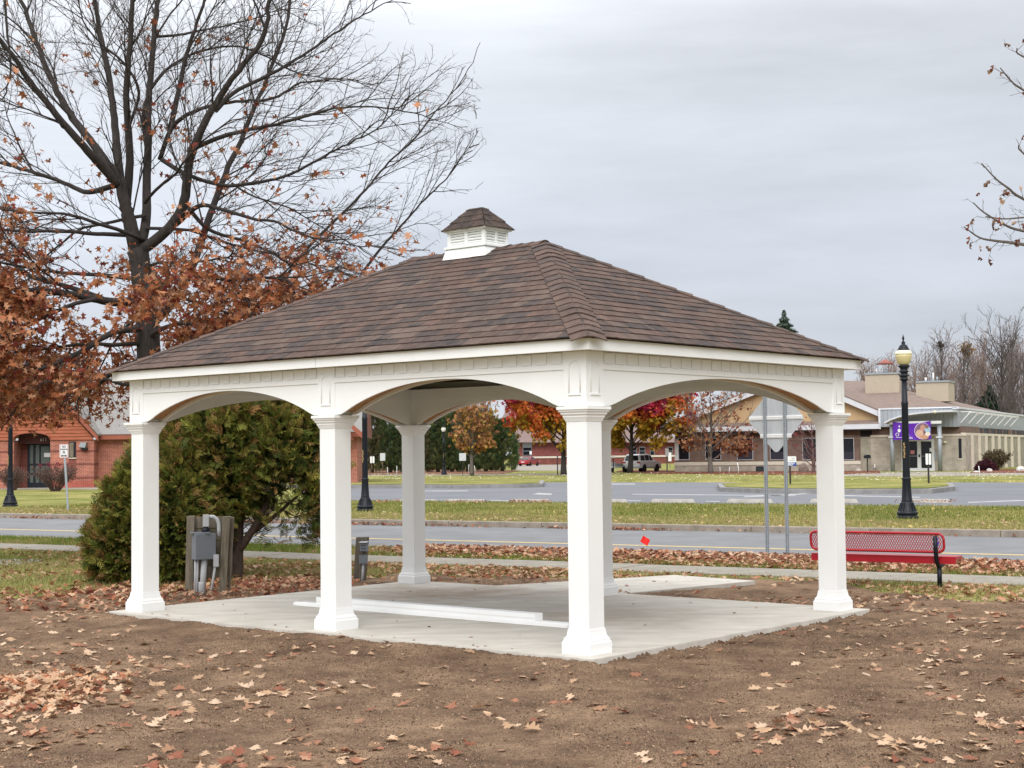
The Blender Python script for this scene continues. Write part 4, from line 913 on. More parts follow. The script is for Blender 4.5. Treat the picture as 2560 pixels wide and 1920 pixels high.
for k in range(16):
    zz = 2.9+k*.24; ang = k*2.4+.5; p0 = np.array([base[0]-.05-.07*max(0, zz-3)*.4, OY, zz]); d = np.array([math.cos(ang), math.sin(ang), .12]); q, _ = wander(p0, unit(d), rng.uniform(2.6, 4.2), 9, .12, -.01+.02*(k % 2)); r0 = rng.uniform(.03, .05)
    tm.tube(np.array(q), np.linspace(r0, .012, len(q)), 6); limb_paths.append((np.array(q), .045, .012))
tm.build('trunk', M_bark, OAK)
twigs = []; crown_c = np.array([base[0], OY, 5.0])
for li, (Q, r0, r1) in enumerate(limb_paths):
    if li == 0: continue
    l2 = sprout(T, 2, Q, .25, 1.8, .011, 6, .13, .03, .75, .22, crown_c)
    if r0 > .05:
        mid = sprout(T, 1, Q, .75, 2.7, .020, 8, .10, .025, .8, .25, crown_c)
        for q in mid: l2 += sprout(T, 2, q, .28, 1.4, .010, 5, .14, .02, .7, .25, crown_c)
    e, _ = wander(Q[-1], unit(Q[-1]-Q[-2]), .55, 4, .12, .02); T.line(2, e, r1*.8, .006); l2.append(e)
    for q in l2:
        l3 = sprout(T, 3, q, .17, .72, .0058, 4, .16, .02, .7, .15, crown_c); twigs += l3
        for q3 in l3:
            l4 = sprout(T, 4, q3, .125, .26, .0038, 2, .2, .02, .75, .3); twigs += l4
for lv in T.seg:
    A_, B_, c_, d_ = T.seg[lv]; lim = lambda p: p[0]*28/p[1] < np.interp(p[2], [4, 5.8, 7.1, 9.25, 10.1, 12], [-1.6, -1.1, -.55, -.55, -1.6, -2.6])+.12*math.sin(p[2]*9)
    ok = [i for i in range(len(A_)) if min(A_[i][2], B_[i][2]) > 2.45 and lim(B_[i])]; T.seg[lv] = [[x[i] for i in ok] for x in T.seg[lv]]
V, Fq = T.mesh([1, 2], 5); arr_obj('branches', V, Fq, M_bark, OAK, smooth=True)
M_twig = mat('oak_twig', (.085, .07, .066), .9, .2, 8)
V, Fq = T.mesh([3, 4], 3); tag(arr_obj('twigs', V, Fq, M_twig, OAK), kind='stuff')
# leaves: thick in the lower crown, thin above, gone at the outer right
tp = np.array([p for q in twigs for p in q[1:]]); tp = tp[tp[:, 2] > 2.45]
hh = tp[:, 2]
dens = np.interp(hh, [2.3, 3.2, 4.4, 5.2, 6.0, 7.5, 10], [1, 1, .95, .6, .2, .05, .012])
dens *= np.interp(tp[:, 0], [-6, -4.5, -3.6, -2.5, -1], [1, .85, .5, .15, .03])
dens *= np.clip(.35+1.5*(fbm(tp[:, 0]*.9+tp[:, 1], tp[:, 2]*.9, 1.0, 3)-.3), .1, 1.4)
sel = rng.random(len(tp)) < dens*np.where(hh < 5.0, .75, .42)
P = np.repeat(tp[sel], 3, axis=0); P = P[P[:, 0]*28/P[:, 1] < -.9]; P = P+rng.normal(0, .11, P.shape)
n = len(P); print('oak leaves', n, 'twig pts', len(tp))
dn = rand_dirs(n); dn[:, 2] = dn[:, 2]*.6-.55
OAKC = [(.30, .10, .042), (.36, .145, .065), (.25, .075, .034), (.42, .19, .10), (.18, .04, .026), (.32, .12, .052), (.46, .24, .14)]
OLF = np.array([(0, 0, 0), (.10, .22, 0), (.42, .30, .16), (.14, .46, .02), (.40, .74, .12), (.08, .76, .0), (0, 1.05, -.12), (-.08, .76, 0), (-.40, .74, .16), (-.14, .46, .02), (-.42, .30, .10), (-.10, .22, 0)]); OLFF = np.array([(0, 1, 11), (1, 2, 3), (11, 9, 10), (1, 3, 11), (3, 9, 11), (3, 4, 5), (9, 7, 8), (3, 5, 9), (5, 7, 9), (5, 6, 7)])
V, Fq, C = scatter(OLF, OLFF, P, rand_dirs(n), dn, rng.uniform(.12, .21, n), pick(OAKC, n, .22), rng.uniform(.45, 1.1, n))
arr_obj('crown', V, Fq, M_leaf, OAK, col=C)
open('/tmp/w/log.txt', 'w').write('oak leaves %d twig pts %d' % (n, len(tp))) if False else None
# --- maple whose outer twigs reach in from the right -------------------------------------
MPL = empty('maple_tree', (0, 0, 0), 0, 'bare maple outside the right edge with a few twigs and curled leaves hanging in', 'tree')
T = Tree(); my = 17.0
def zr(x, y, dy=0): return at(2200+x/1.928, 100+y/1.928, my+dy)      # pixels of the enlarged right edge
tb = np.array([zr(1850, 0)[0], my+.5, GZ]); tm = MB(); tm.tube([tb, tb+(0, 0, 1.5), tb+(.05, 0, 3.2), tb+(.1, 0, 6)], [.24, .20, .17, .08], 12); tm.build('trunk', M_barkg, MPL)
ml = [([(1600, 1150), (1100, 1060), (690, 985), (560, 968), (480, 952), (404, 900)], .03), ([(1500, 1200), (1000, 980), (690, 920), (600, 890), (500, 830), (450, 785)], .025),
      ([(1500, 1000), (1000, 900), (690, 765), (620, 715), (560, 670), (490, 595)], .025), ([(1500, 700), (1000, 420), (690, 240), (630, 195), (580, 135)], .02), ([(1400, 900), (900, 800), (800, 860), (700, 855), (600, 862), (510, 850)], .02),
      ([(1500, 520), (1000, 200), (690, 80), (660, 40)], .02), ([(1500, 900), (900, 700), (690, 545), (668, 508)], .02)]
tw = []
for path, r in ml:
    P = [zr(x, y, .6-.6*i/len(path)) for i, (x, y) in enumerate(path)]; Q = smooth_path(P, 4); T.line(1, [tb+(0, 0, Q[0][2]*.75)]+list(Q), r, .006)
    l2 = sprout(T, 2, Q, .10, .32, .0042, 4, .2, .06, .7, .3); tw += l2
    for q in l2: tw += sprout(T, 3, q, .09, .12, .003, 2, .2, .0, .7, .3)
for l in (1, 2, 3):
    V, Fq = T.mesh([l], 5 if l == 1 else 3); tag(arr_obj('branches' if l == 1 else 'twigs', V, Fq, M_barkg, MPL), kind='stuff')
tp = np.array([q[-1] for q in tw]); sel = rng.random(len(tp)) < .2; P = tp[sel]; P = np.vstack([P, [zr(475, 1050), zr(480, 990), zr(660, 960), zr(690, 880), zr(480, 735), zr(600, 875)]]); n = len(P)
dn = rand_dirs(n)*.5; dn[:, 2] -= 1
V, Fq, C = scatter(STAR*np.array([.8, 1, 3]), STARF, P, rand_dirs(n), dn, rng.uniform(.07, .11, n), pick([(.22, .07, .04), (.12, .05, .035), (.45, .3, .2), (.2, .12, .08)], n))
arr_obj('crown', V, Fq, M_leaf, MPL, col=C)
# --- cedar shrubs ------------------------------------------------------------------------
SPR = []; SPF = []
def sliver(o, a, l_, wd, z0, z1_):
    b = len(SPR); d = np.array([math.sin(a), math.cos(a)]); pn = np.array([d[1], -d[0]])*wd; m_ = o+d*l_*.55; e = o+d*l_
    SPR.extend([(o[0], o[1], z0), (m_[0]+pn[0], m_[1]+pn[1], (z0+z1_)/2+.03), (e[0], e[1], z1_), (m_[0]-pn[0], m_[1]-pn[1], (z0+z1_)/2+.03)]); SPF.append((b, b+1, b+2, b+3))
sliver(np.array([0, 0.]), 0.03, 1.05, .035, 0, -.22)
for k in range(5):
    t = .12+.17*k; o = np.array([.01, t]); z = -.22*t*t
    for s_ in (-1, 1): sliver(o, s_*(.62+.06*math.sin(k*3.1+s_)), (.50-.065*k)*(1+.15*math.sin(k*5+s_*2)), .040, z, z-.07-.04*((k+s_) % 3))
SPR = np.array(SPR); SPF = np.array(SPF)
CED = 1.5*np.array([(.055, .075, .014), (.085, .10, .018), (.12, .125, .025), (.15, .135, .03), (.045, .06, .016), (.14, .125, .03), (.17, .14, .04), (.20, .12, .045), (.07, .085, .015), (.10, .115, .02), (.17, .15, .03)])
CED_SHADE = [(.028, .045, .012), (.04, .06, .015), (.05, .068, .016), (.035, .05, .016), (.075, .08, .02)]  # darker greens for inner sprays: shade inside the shrub painted as colour
def cedar(name, label, lobes, n, trunk, size=(.13, .27), hole=None, par=None):
    r = empty(name, (0, 0, 0), 0, label, 'shrub')
    Ps, Ds = [], []
    vol = np.array([l[3]*l[4]*l[5] for l in lobes])**.667; vol = vol/vol.sum()
    for (cx_, cy_, cz_, rx, ry, rz_), f in zip(lobes, vol):
        k = int(n*f); d = rand_dirs(k); rad = 1-np.abs(rng.normal(0, .16, k)); rad *= 1+.40*(fbm(d[:, 0]*2.4+cx_+5, d[:, 2]*2.4+d[:, 1]*2+cz_, 1.8, 3)-.48)*2
        p = np.array([cx_, cy_, cz_])+d*rad[:, None]*np.array([rx, ry, rz_]); Ps.append(p); Ds.append(d)
    P = np.concatenate(Ps); D = np.concatenate(Ds); k = P[:, 2] > GZ+.03; P = P[k]; D = D[k]
    if hole is not None: k = hole(P); P = P[k]; D = D[k]
    n = len(P); tip = unit_rows(D*np.array([1, 1, .35])+rng.normal(0, .38, (n, 3))+np.array([0, 0, .28])); X = np.cross(tip, rand_dirs(n))
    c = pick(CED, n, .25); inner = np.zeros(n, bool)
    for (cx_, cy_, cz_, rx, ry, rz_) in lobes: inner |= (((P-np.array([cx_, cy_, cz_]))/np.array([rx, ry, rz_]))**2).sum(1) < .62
    c[inner] = pick(CED_SHADE, inner.sum(), .25)
    rust = rng.random(n) < np.clip((fbm(P[:, 0]*1.3+2, P[:, 2]*1.3+P[:, 1], 1.0, 3)-.44)*1.6+.10-.12*(P[:, 0]-P[:, 0].mean()), 0, .55); rust &= ~inner; c[rust] = pick([(.24, .13, .045), (.28, .15, .06), (.20, .14, .035), (.26, .19, .06)], rust.sum(), .25)
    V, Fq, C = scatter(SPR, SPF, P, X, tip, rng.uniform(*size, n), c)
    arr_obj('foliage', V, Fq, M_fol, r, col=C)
    T = Tree(); tm = MB()
    for path, r0, r1 in trunk:
        Q = smooth_path(path, 5); tm.tube(Q, np.linspace(r0, r1, len(Q)), 8)
        l2 = sprout(T, 2, Q, .16, .9, .011, 5, .18, .02, .9, .15)
        for q in l2: sprout(T, 3, q, .12, .35, .005, 3, .2, .02, .8, .2)
    tm.build('trunk', M_cedb, r)
    V, Fq = T.mesh([2, 3], 4); tag(arr_obj('branches', V, Fq, M_cedb, r), kind='stuff')
    return r
def unit_rows(v): return v/np.linalg.norm(v, axis=1, keepdims=True)
M_cedb = mat('cedar_bark', (.075, .05, .04), .95, .35, 10, stretch=(3, 3, .5), bump=.4)
t0 = gnd(508*K, 1250*K); cx_, cy_ = t0
tr = [([(cx_, cy_, GZ-.05), (cx_+.03, cy_, .45), (cx_+.05, cy_, 1.0), (cx_-.05, cy_, 2.0), (cx_-.1, cy_, 2.7)], .12, .03), ([(cx_+.03, cy_, .3), (cx_+.35, cy_-.1, .75), (cx_+.62, cy_-.1, 1.4), (cx_+.62, cy_, 2.3)], .075, .02), ([(cx_+.2, cy_-.1, .55), (cx_+.6, cy_+.1, .85), (cx_+1.1, cy_+.2, 1.3)], .05, .012), ([(cx_, cy_, .8), (cx_-.6, cy_+.1, 1.4), (cx_-.9, cy_, 2.1)], .06, .015)]
def hole_big(P):          # bare leggy side low on the right, towards the road
    u_ = (P[:, 0]-cx_); low = np.clip((1.6+.25*np.sin(P[:, 0]*5)-P[:, 2])/.55, 0, 1)
    keep = 1-.93*low*np.clip((u_+.15)/.3, 0, 1)*np.where(u_ > 1.0, .72, 1); return rng.random(len(P)) < keep
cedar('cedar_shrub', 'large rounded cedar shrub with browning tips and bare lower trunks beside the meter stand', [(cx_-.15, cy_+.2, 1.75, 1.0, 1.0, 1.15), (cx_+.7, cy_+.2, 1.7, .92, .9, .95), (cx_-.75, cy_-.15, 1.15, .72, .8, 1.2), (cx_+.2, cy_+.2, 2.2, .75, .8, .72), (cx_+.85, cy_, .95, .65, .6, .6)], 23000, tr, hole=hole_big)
t1 = gnd(268*K, 1262*K); ex, ey = t1
cedar('cedar_shrub', 'lower spreading cedar shrub left of the big one, behind the left corner pillar', [(ex+.18, ey+.3, .80, .52, .6, .95), (ex-.12, ey+.2, .45, .42, .5, .60), (ex+.42, ey+.25, 1.05, .45, .5, .85), (ex+.75, ey+.15, .8, .5, .5, .9)], 12000, [([(ex+.1, ey+.3, GZ-.05), (ex, ey+.3, .6), (ex-.1, ey+.3, 1.3)], .07, .02), ([(ex+.15, ey+.3, GZ-.05), (ex+.4, ey+.2, .7), (ex+.5, ey+.3, 1.5)], .06, .02)])
# --- generic deciduous tree ---------------------------------------------------------------
def dec_tree(name, label, u_, v_, hpx, wpx, trunk_px=None, leaves=None, nleaf=0, matb=None, trunk_r=.16, split=.28, cat='tree', group=None, lsize=(.14, .26), density=1.0, lift=.05, tall=.5, z=None, depth=None, leafz=None, lev4=False, twig_r=.008):
    """planted where the sight line meets the ground; heights given by what the photograph shows"""
    g = gnd(u_, v_) if depth is None else np.array([(u_-1280)/F*depth, depth]); k = F/g[1]; h = hpx/k; w2 = wpx/k/2
    r = empty(name, (*g, GZ), 0, label, cat, group); T = Tree(); tm = MB(); th = h*split
    top = np.array([rng.normal(0, .03)*h, 0, h*.93]); P = [np.zeros(3), np.array([rng.normal(0, .01)*h, 0, th]), np.array([rng.normal(0, .02)*h, 0, h*.6]), top]
    Q = smooth_path(P, 6); tm.tube(Q, np.concatenate([np.linspace(trunk_r*1.25, trunk_r*.95, 4), np.linspace(trunk_r*.9, trunk_r*.1, len(Q)-4)]), 9)
    tw = []; nb = int(16*density)
    for b in range(nb):
        f = split+(1-split)*.75*(b/nb); p = Q[int(f*(len(Q)-1))]; a = b*2.4+rng.normal(0, .3)
        reach = w2*math.sqrt(max(.08, 1-((f-.45)/.62)**2))*rng.uniform(.75, 1.1)
        d = unit(np.array([math.cos(a), math.sin(a), tall+f*.9])); q, _ = wander(p, d, reach*1.25, 7, .10, lift)
        rr = trunk_r*(.42-.25*f); tm.tube(np.array(q), np.linspace(rr, rr*.25, len(q)), 5)
        l2 = sprout(T, 2, q, reach*.16, reach*.55, max(.012, twig_r*2), 5, .15, lift, .7, .2)
        for q2 in l2:
            l3 = sprout(T, 3, q2, reach*.11, reach*.26, twig_r, 3, .18, lift, .7, .15); tw += l3; tw.append(q2)
            if lev4:
                for q3 in l3: tw += sprout(T, 4, q3, reach*.07, reach*.13, twig_r*.7, 2, .2, lift, .7, .2)
    tm.build('trunk', matb or M_barkg, r); V, Fq = T.mesh([2, 3, 4], 3); arr_obj('branches', V, Fq, matb or M_barkg, r)
    if nleaf:
        tp = np.array([p for q in tw for p in q[1:]]); 
        wgt = np.ones(len(tp)) if leafz is None else leafz(tp, h); wgt = wgt/wgt.sum()
        i = rng.choice(len(tp), nleaf, p=wgt); P = tp[i]+rng.normal(0, w2*.05, (nleaf, 3)); c = leaves(P, h, w2)
        dn = rand_dirs(nleaf); dn[:, 2] -= .5
        V, Fq, C = scatter(STAR*np.array([1.2, 1, 1.5]), STARF, P, rand_dirs(nleaf), dn, rng.uniform(*lsize, nleaf), c); arr_obj('crown', V, Fq, M_leaf, r, col=C)
    return r
def pear_cols(P, h, w2):      # red-purple above, orange in the middle, gold below, in patches
    n = len(P); f = P[:, 2]/h+1.0*(fbm(P[:, 0]*.5+7, P[:, 2]*.5+P[:, 1]*.3, 1.0, 3)-.47)
    red = pick([(.44, .035, .045), (.34, .02, .055), (.52, .07, .04), (.20, .02, .06)], n); org = pick([(.48, .14, .028), (.50, .10, .033), (.38, .11, .022)], n); gold = pick([(.36, .21, .022), (.42, .25, .03), (.25, .17, .02)], n)
    return np.where((f > .70)[:, None], red, np.where((f > .50)[:, None], org, gold))
M_pearb = mat('pear_bark', (.05, .042, .038), .95, .3, 8)
dec_tree('pear_tree', 'red and orange leaved tree nearest the front corner post, left of it', 1409, 1187, 220, 320, leaves=pear_cols, nleaf=15000, matb=M_pearb, trunk_r=.24, split=.26, lsize=(.26, .46), density=1.3)
dec_tree('pear_tree', 'red, purple and gold leaved tree standing in front of the white car', 1575, 1182, 212, 250, leaves=pear_cols, nleaf=13000, matb=M_pearb, trunk_r=.24, split=.3, lsize=(.28, .48), density=1.3)
def low_leaf(lim, sh=.15): return lambda tp, h: np.clip((lim-tp[:, 2]/h)/sh, .02, 1)
dec_tree('maple_sapling', 'young tree with orange leaves below and bare grey twigs above, by the hedge', 1180, 1189, 180, 165, leaves=lambda P, h, w: pick([(.34, .16, .06), (.40, .22, .08), (.28, .12, .06), (.36, .23, .05)], len(P)), nleaf=1500, matb=M_barkg, trunk_r=.17, split=.28, lsize=(.26, .40), leafz=low_leaf(.50, .25), lev4=True, tall=.75)
dec_tree('oak_sapling', 'nearly bare brown leaved tree before the left end of the office', 1777, 1183, 195, 250, leaves=lambda P, h, w: pick([(.27, .10, .05), (.33, .15, .07), (.20, .07, .045), (.36, .20, .11)], len(P)), nleaf=1050, matb=M_barkg, trunk_r=.22, split=.24, lsize=(.22, .38), leafz=low_leaf(.48, .25), lev4=True, twig_r=.010)
dec_tree('japanese_maple', 'small bare purple twigged tree beside the boulder at the office wall', 2034, 1182, 142, 165, leaves=lambda P, h, w: pick([(.18, .03, .04), (.25, .05, .05)], len(P)), nleaf=160, matb=M_barkr, trunk_r=.15, split=.2, lsize=(.15, .25), lev4=True, tall=.25)
# --- twiggy round shrubs ---------------------------------------------------------------------
def twig_shrub(name, label, u_, v_, wpx, hpx, cols, nleaf, matb, cat='shrub', group=None, lsize=(.06, .11), nst=70, tuft=None):
    g = gnd(u_, v_); k = F/g[1]; w2 = wpx/k/2; h = hpx/k; r = empty(name, (*g, GZ), 0, label, cat, group); T = Tree(); tw = []
    for i in range(nst):
        a = rng.random()*6.283; f = math.sqrt(rng.random()); d = unit(np.array([math.cos(a)*f*w2, math.sin(a)*f*w2, h*.75])); L_ = np.linalg.norm([f*w2, h*.8])*rng.uniform(.8, 1.08)*math.sqrt(1-.25*f)
        q, _ = wander(np.array([math.cos(a), math.sin(a), 0])*f*w2*.22, d, L_, 6, .10, .0); T.line(1, q, .02, .006)
        tw += sprout(T, 2, q, h*.06, h*.22, .007, 3, .2, .05, .6, .35); tw.append(q)
    V, Fq = T.mesh([1, 2], 3); arr_obj('branches', V, Fq, matb, r)
    tp = np.array([p for q in tw for p in q[2:]]); P = tp[rng.integers(0, len(tp), nleaf)]+rng.normal(0, h*.03, (nleaf, 3))
    c = pick(cols, nleaf, .25)
    if tuft is not None: s_ = tuft(P, w2, h); c[s_] = pick([(.24, .03, .05), (.30, .05, .06), (.18, .025, .05)], s_.sum())
    V, Fq, C = scatter(STAR, STARF, P, rand_dirs(nleaf), rand_dirs(nleaf), rng.uniform(*lsize, nleaf), c); arr_obj('foliage', V, Fq, M_leaf, r, col=C); return r
TWC = [(.09, .06, .055), (.12, .075, .06), (.07, .055, .05), (.14, .09, .07)]
twig_shrub('burning_bush', 'round twiggy shrub with a dark red tuft on top, under the no parking sign', 138, 1228, 100, 84, TWC, 2600, M_barkr, lsize=(.05, .10), tuft=lambda P, w, h: (P[:, 2] > h*.72) & (P[:, 0] < w*.5))
twig_shrub('burning_bush', 'round bare twiggy shrub behind the lamp post at the brick building', 32, 1226, 72, 72, TWC, 1600, M_barkr, lsize=(.05, .10))
twig_shrub('bare_shrub', 'tall grey leafless shrub left of the middle lamp post', 885, 1188, 74, 88, [(.20, .18, .165), (.16, .14, .13)], 500, M_barkg, lsize=(.1, .16), nst=80)
twig_shrub('clipped_shrub', 'brown green fan shaped shrub behind the purple one by the office', 2490, 1177, 54, 57, [(.10, .075, .04), (.13, .10, .05), (.08, .06, .04)], 5000, M_barkr, lsize=(.12, .2), nst=60)
def mound(name, label, u_, v_, wpx, hpx, cols, n, lsize=(.10, .2), cat='shrub', dark=None):
    g = gnd(u_, v_); k = F/g[1]; w2 = wpx/k/2; h = hpx/k; r = empty(name, (*g, GZ), 0, label, cat); d = rand_dirs(n); d[:, 2] = np.abs(d[:, 2]); 
    rad = rng.uniform(.72, 1.0, n)*(1+.12*(fbm(d[:, 0]*3, d[:, 1]*3+d[:, 2]*2, 1, 3)-.45)*2); P = d*rad[:, None]*np.array([w2, w2*.8, h]); P[:, 2] = P[:, 2]*.92+.03*h
    c = pick(cols, n, .25)
    V, Fq, C = scatter(STAR, STARF, P, rand_dirs(n), unit_rows(d+rng.normal(0, .5, (n, 3))), rng.uniform(*lsize, n), c); arr_obj('foliage', V, Fq, M_leaf, r, col=C)
    T = Tree(); 
    for i in range(14): a = i*.45; T.line(1, [np.array([0, 0, 0]), np.array([math.cos(a)*w2*.4, math.sin(a)*w2*.3, h*.4]), np.array([math.cos(a)*w2*.75, math.sin(a)*w2*.5, h*.6])], .02, .008)
    V, Fq = T.mesh([1], 3); arr_obj('branches', V, Fq, M_barkr, r); return r
mound('purple_shrub', 'low dark purple red shrub at the office side wall', 2465, 1178, 52, 28, [(.07, .022, .03), (.10, .03, .04), (.055, .02, .025)], 4500)
mound('green_shrub', 'low clipped green dome shrub left of the office entrance', 2147, 1177, 41, 20, [(.07, .08, .02), (.10, .10, .03), (.05, .06, .018)], 3500)
mound('green_shrub', 'tiny dark green shrub at the foot of the purple twigged tree', 2030, 1173, 14, 14, [(.03, .05, .015), (.045, .06, .02)], 900)
# --- evergreen hedge of tall cedars far behind ------------------------------------------------
HG = 1.7*np.array([(.035, .06, .026), (.05, .078, .032), (.07, .09, .034), (.09, .10, .036)]); HG2 = 1.5*np.array([(.08, .085, .038), (.11, .10, .048), (.07, .075, .034), (.13, .105, .06)])
hd_txt = ['olive brown cedar of the far hedge behind the middle lamp post', 'dark cedar of the far hedge just left of the back pillar', 'dark cedar of the far hedge hidden mostly by the back pillar', 'cedar of the far hedge just right of the back pillar', 'cedar of the far hedge behind the small white globed lamp', 'cedar of the far hedge left of the orange leaved tree', 'cedar of the far hedge behind the orange leaved tree', 'cedar of the far hedge right of the orange leaved tree', 'low rightmost cedar of the far hedge beside the red car', 'olive cedar of the far hedge, leftmost, behind the bare grey shrub']
for (u_, hp_, wp_, pal), tx in zip([(930, 172, 62, HG2), (975, 168, 56, HG), (1015, 166, 54, HG), (1055, 164, 52, HG2), (1095, 150, 52, HG), (1130, 150, 50, HG), (1170, 146, 52, HG), (1215, 142, 56, HG), (1256, 122, 58, HG), (895, 150, 58, HG2)], hd_txt):
    g = gnd(u_, 1172); g = g*(165/g[1]); k = F/g[1]; h = hp_/k; w2 = wp_/k/2; r = empty('hedge_cedar', (*g, GZ), 0, tx, 'cedar', 'tall cedars of the far hedge')
    n = 1500; t = rng.random(n)**.8; prof = np.interp(t, [0, .1, .45, .8, 1], [.75, 1, .95, .6, .08]); a = rng.random(n)*6.283; rad = rng.uniform(.75, 1.05, n)*(.85+.3*fbm(np.cos(a)*3+u_, t*6, 1, 3))
    P = np.stack([np.cos(a)*rad*prof*w2*1.15, np.sin(a)*rad*prof*w2*1.15, t*h], 1); D = np.stack([np.cos(a), np.sin(a), np.full(n, .9)], 1)
    V, Fq, C = scatter(SPR, SPF, P, np.cross(D, rand_dirs(n)), D+rng.normal(0, .3, (n, 3)), rng.uniform(.5, .95, n), pick(pal, n, .3)); arr_obj('foliage', V, Fq, M_fol, r, col=C)
    MB().lathe([(.22, 0), (.18, h*.4), (.02, h*.9)], 8).build('trunk', M_barkg, r)
# --- spruce tip behind the pavilion roof, dark pine at the wood's edge --------------------------
def conifer(label, u_, depth, vtop, slope, pal, name='spruce_tree', n=2600, sz=(.5, 1.0)):
    g = np.array([(u_-1280)/F*depth, depth]); zt = at(u_, vtop, depth)[2]; h = zt-GZ; r = empty(name, (*g, GZ), 0, label, 'tree')
    t = 1-rng.random(n)**1.15; lay = np.sin(t*h*8)*.36+.8; a = rng.random(n)*6.283; rad = rng.random(n)**.4; rr = np.minimum((1-t)*h*.85*slope, h*.22)*lay*rad
    P = np.stack([np.cos(a)*rr, np.sin(a)*rr, .15*h+t*h*.85-rr*.15], 1); D = np.stack([np.cos(a), np.sin(a), np.full(n, -.1)], 1)
    V, Fq, C = scatter(SPR, SPF, P, np.cross(D, np.array([0, 0, 1.])+rng.normal(0, .3, (n, 3))), D+rng.normal(0, .2, (n, 3)), rng.uniform(*sz, n)*np.clip((1-t)*h/2.6, .3, 1), pick(pal, n, .3)); arr_obj('foliage', V, Fq, M_fol, r, col=C)
    MB().lathe([(.3, 0), (.2, h*.5), (.02, h)], 8).build('trunk', M_barkg, r)
conifer('tip of a dark spruce showing above the right slope of the pavilion roof', 1964, 180, 775, .42, [(.05, .085, .055), (.07, .11, .065), (.09, .12, .07)], n=9000, sz=(.35, .7))
conifer('dark green pine in front of the bare wood behind the office', 2475, 185, 962, .45, [(.03, .065, .034), (.045, .085, .042)], 'pine_tree', n=3600, sz=(.6, 1.1))
# --- bare wood behind the office -----------------------------------------------------------------
wt = [dec_tree('bare_tree', '', 1280, 0, 100, 100, matb=m_, depth=200, trunk_r=.26, split=.2, density=1.5, tall=1.5, lift=.10, lev4=True, twig_r=.018) for m_ in ()]
M_w1 = mat('wood_bark_grey', (.15, .125, .12), .95, .2, 3); M_w2 = mat('wood_bark_pink', (.24, .17, .145), .95, .2, 3); M_w3 = mat('wood_bark_dark', (.085, .07, .068), .95, .2, 3)
protos = []
wood = [(2148, 190, 868, 130, M_w2, 'pinkish bare tree of the wood behind the roof corner of the pavilion'), (2215, 195, 862, 130, M_w2, 'pinkish bare tree of the wood just left of the lamp globe'), (2290, 195, 868, 120, M_w2, 'pinkish bare tree of the wood just right of the lamp globe'),
        (2350, 185, 792, 170, M_w1, 'tall grey bare tree of the wood holding a small bird nest'), (2412, 188, 815, 150, M_w1, 'grey bare tree of the wood with a clump of brown leaves'), (2465, 200, 800, 170, M_w2, 'bare pinkish tree of the wood behind the dark pine'), (2500, 178, 762, 230, M_w3, 'tallest dark bare tree of the wood with spreading crown'),
        (2548, 195, 760, 190, M_w1, 'grey bare tree of the wood at the right edge of the view'), (2320, 215, 850, 160, M_w1, 'hazy bare tree of the wood deeper behind the second roof box'), (2390, 220, 845, 170, M_w2, 'hazy pink bare tree of the wood deep behind the nest tree'), (2440, 220, 840, 170, M_w1, 'hazy bare tree of the wood deep behind the leaf clump'), (2535, 215, 830, 190, M_w2, 'hazy reddish bare tree of the wood deep at the right edge'), (2600, 190, 770, 200, M_w3, 'dark bare tree of the wood just outside the right edge'), (2180, 215, 880, 150, M_w1, 'hazy bare tree of the wood deep behind the first roof box'), (2260, 215, 876, 150, M_w2, 'hazy pinkish bare tree of the wood deep behind the lamp')]
for u_, dp, vt, wp_, mb_, tx in wood:
    zt = at(u_, vt, dp)[2]-GZ; wt_ = dec_tree('bare_tree', tx, u_, 0, zt/dp*F, wp_, matb=mb_, depth=dp, trunk_r=.24, split=.22, density=1.9, tall=1.3, lift=.09, lev4=True, twig_r=.018, group='bare trees of the wood behind the office'); protos.append((wt_, dp))
for k in range(16):
    o, dp = protos[(k*5) % 15]; c = copy_tree(o); d2 = 205+rng.uniform(0, 35); u2 = 2130+k*31+rng.uniform(-10, 10); c.location = ((u2-1280)/F*d2, d2, GZ); c.rotation_euler = (0, 0, rng.random()*6.28); s_ = rng.uniform(.85, 1.05)*min(1.0, np.interp(u2, [2130, 2300, 2480], [.62, .78, 1.05])*16/max(6, o.children[0].dimensions[2])); c.scale = (s_*1.1, s_*1.1, s_)
    c['label'] = 'hazy bare tree deep in the wood behind the office roof'
def clump(u_, v_, dp, rad, n, pal, size, label, name):
    c = at(u_, v_, dp); P = c+rng.normal(0, rad*.5, (n, 3)); V, Fq, C = scatter(STAR, STARF, P, rand_dirs(n), rand_dirs(n), rng.uniform(*size, n), pick(pal, n)); tag(arr_obj(name, V, Fq, M_leaf, col=C), label, 'nest')
clump(2415, 873, 188, .75, 160, [(.20, .12, .05), (.26, .15, .06), (.12, .08, .04)], (.3, .5), 'clump of brown leaves caught high in a bare tree of the wood', 'leaf_nest')
clump(2350, 863, 185, .4, 90, [(.07, .055, .045), (.05, .04, .035)], (.25, .4), 'small dark nest high in the tall grey bare tree', 'bird_nest')
# bare grey trees behind the hedge, only their tops show
for u_, dp, vt, wp_, tx in ((1130, 190, 985, 150, 'bare grey tree behind the hedge, seen through the middle arch'), (1200, 200, 990, 130, 'bare grey tree behind the orange leaved tree'), (1840, 190, 970, 160, 'bare tree crown behind the office roof, left of the diamond sign')):
    zt = at(u_, vt, dp)[2]-GZ; dec_tree('bare_tree', tx, u_, 0, zt/dp*F, wp_, matb=M_w1, depth=dp, trunk_r=.2, split=.25, density=1.2, tall=1.2, lift=.08, lev4=True, twig_r=.015, group='bare trees behind the hedge and the office')
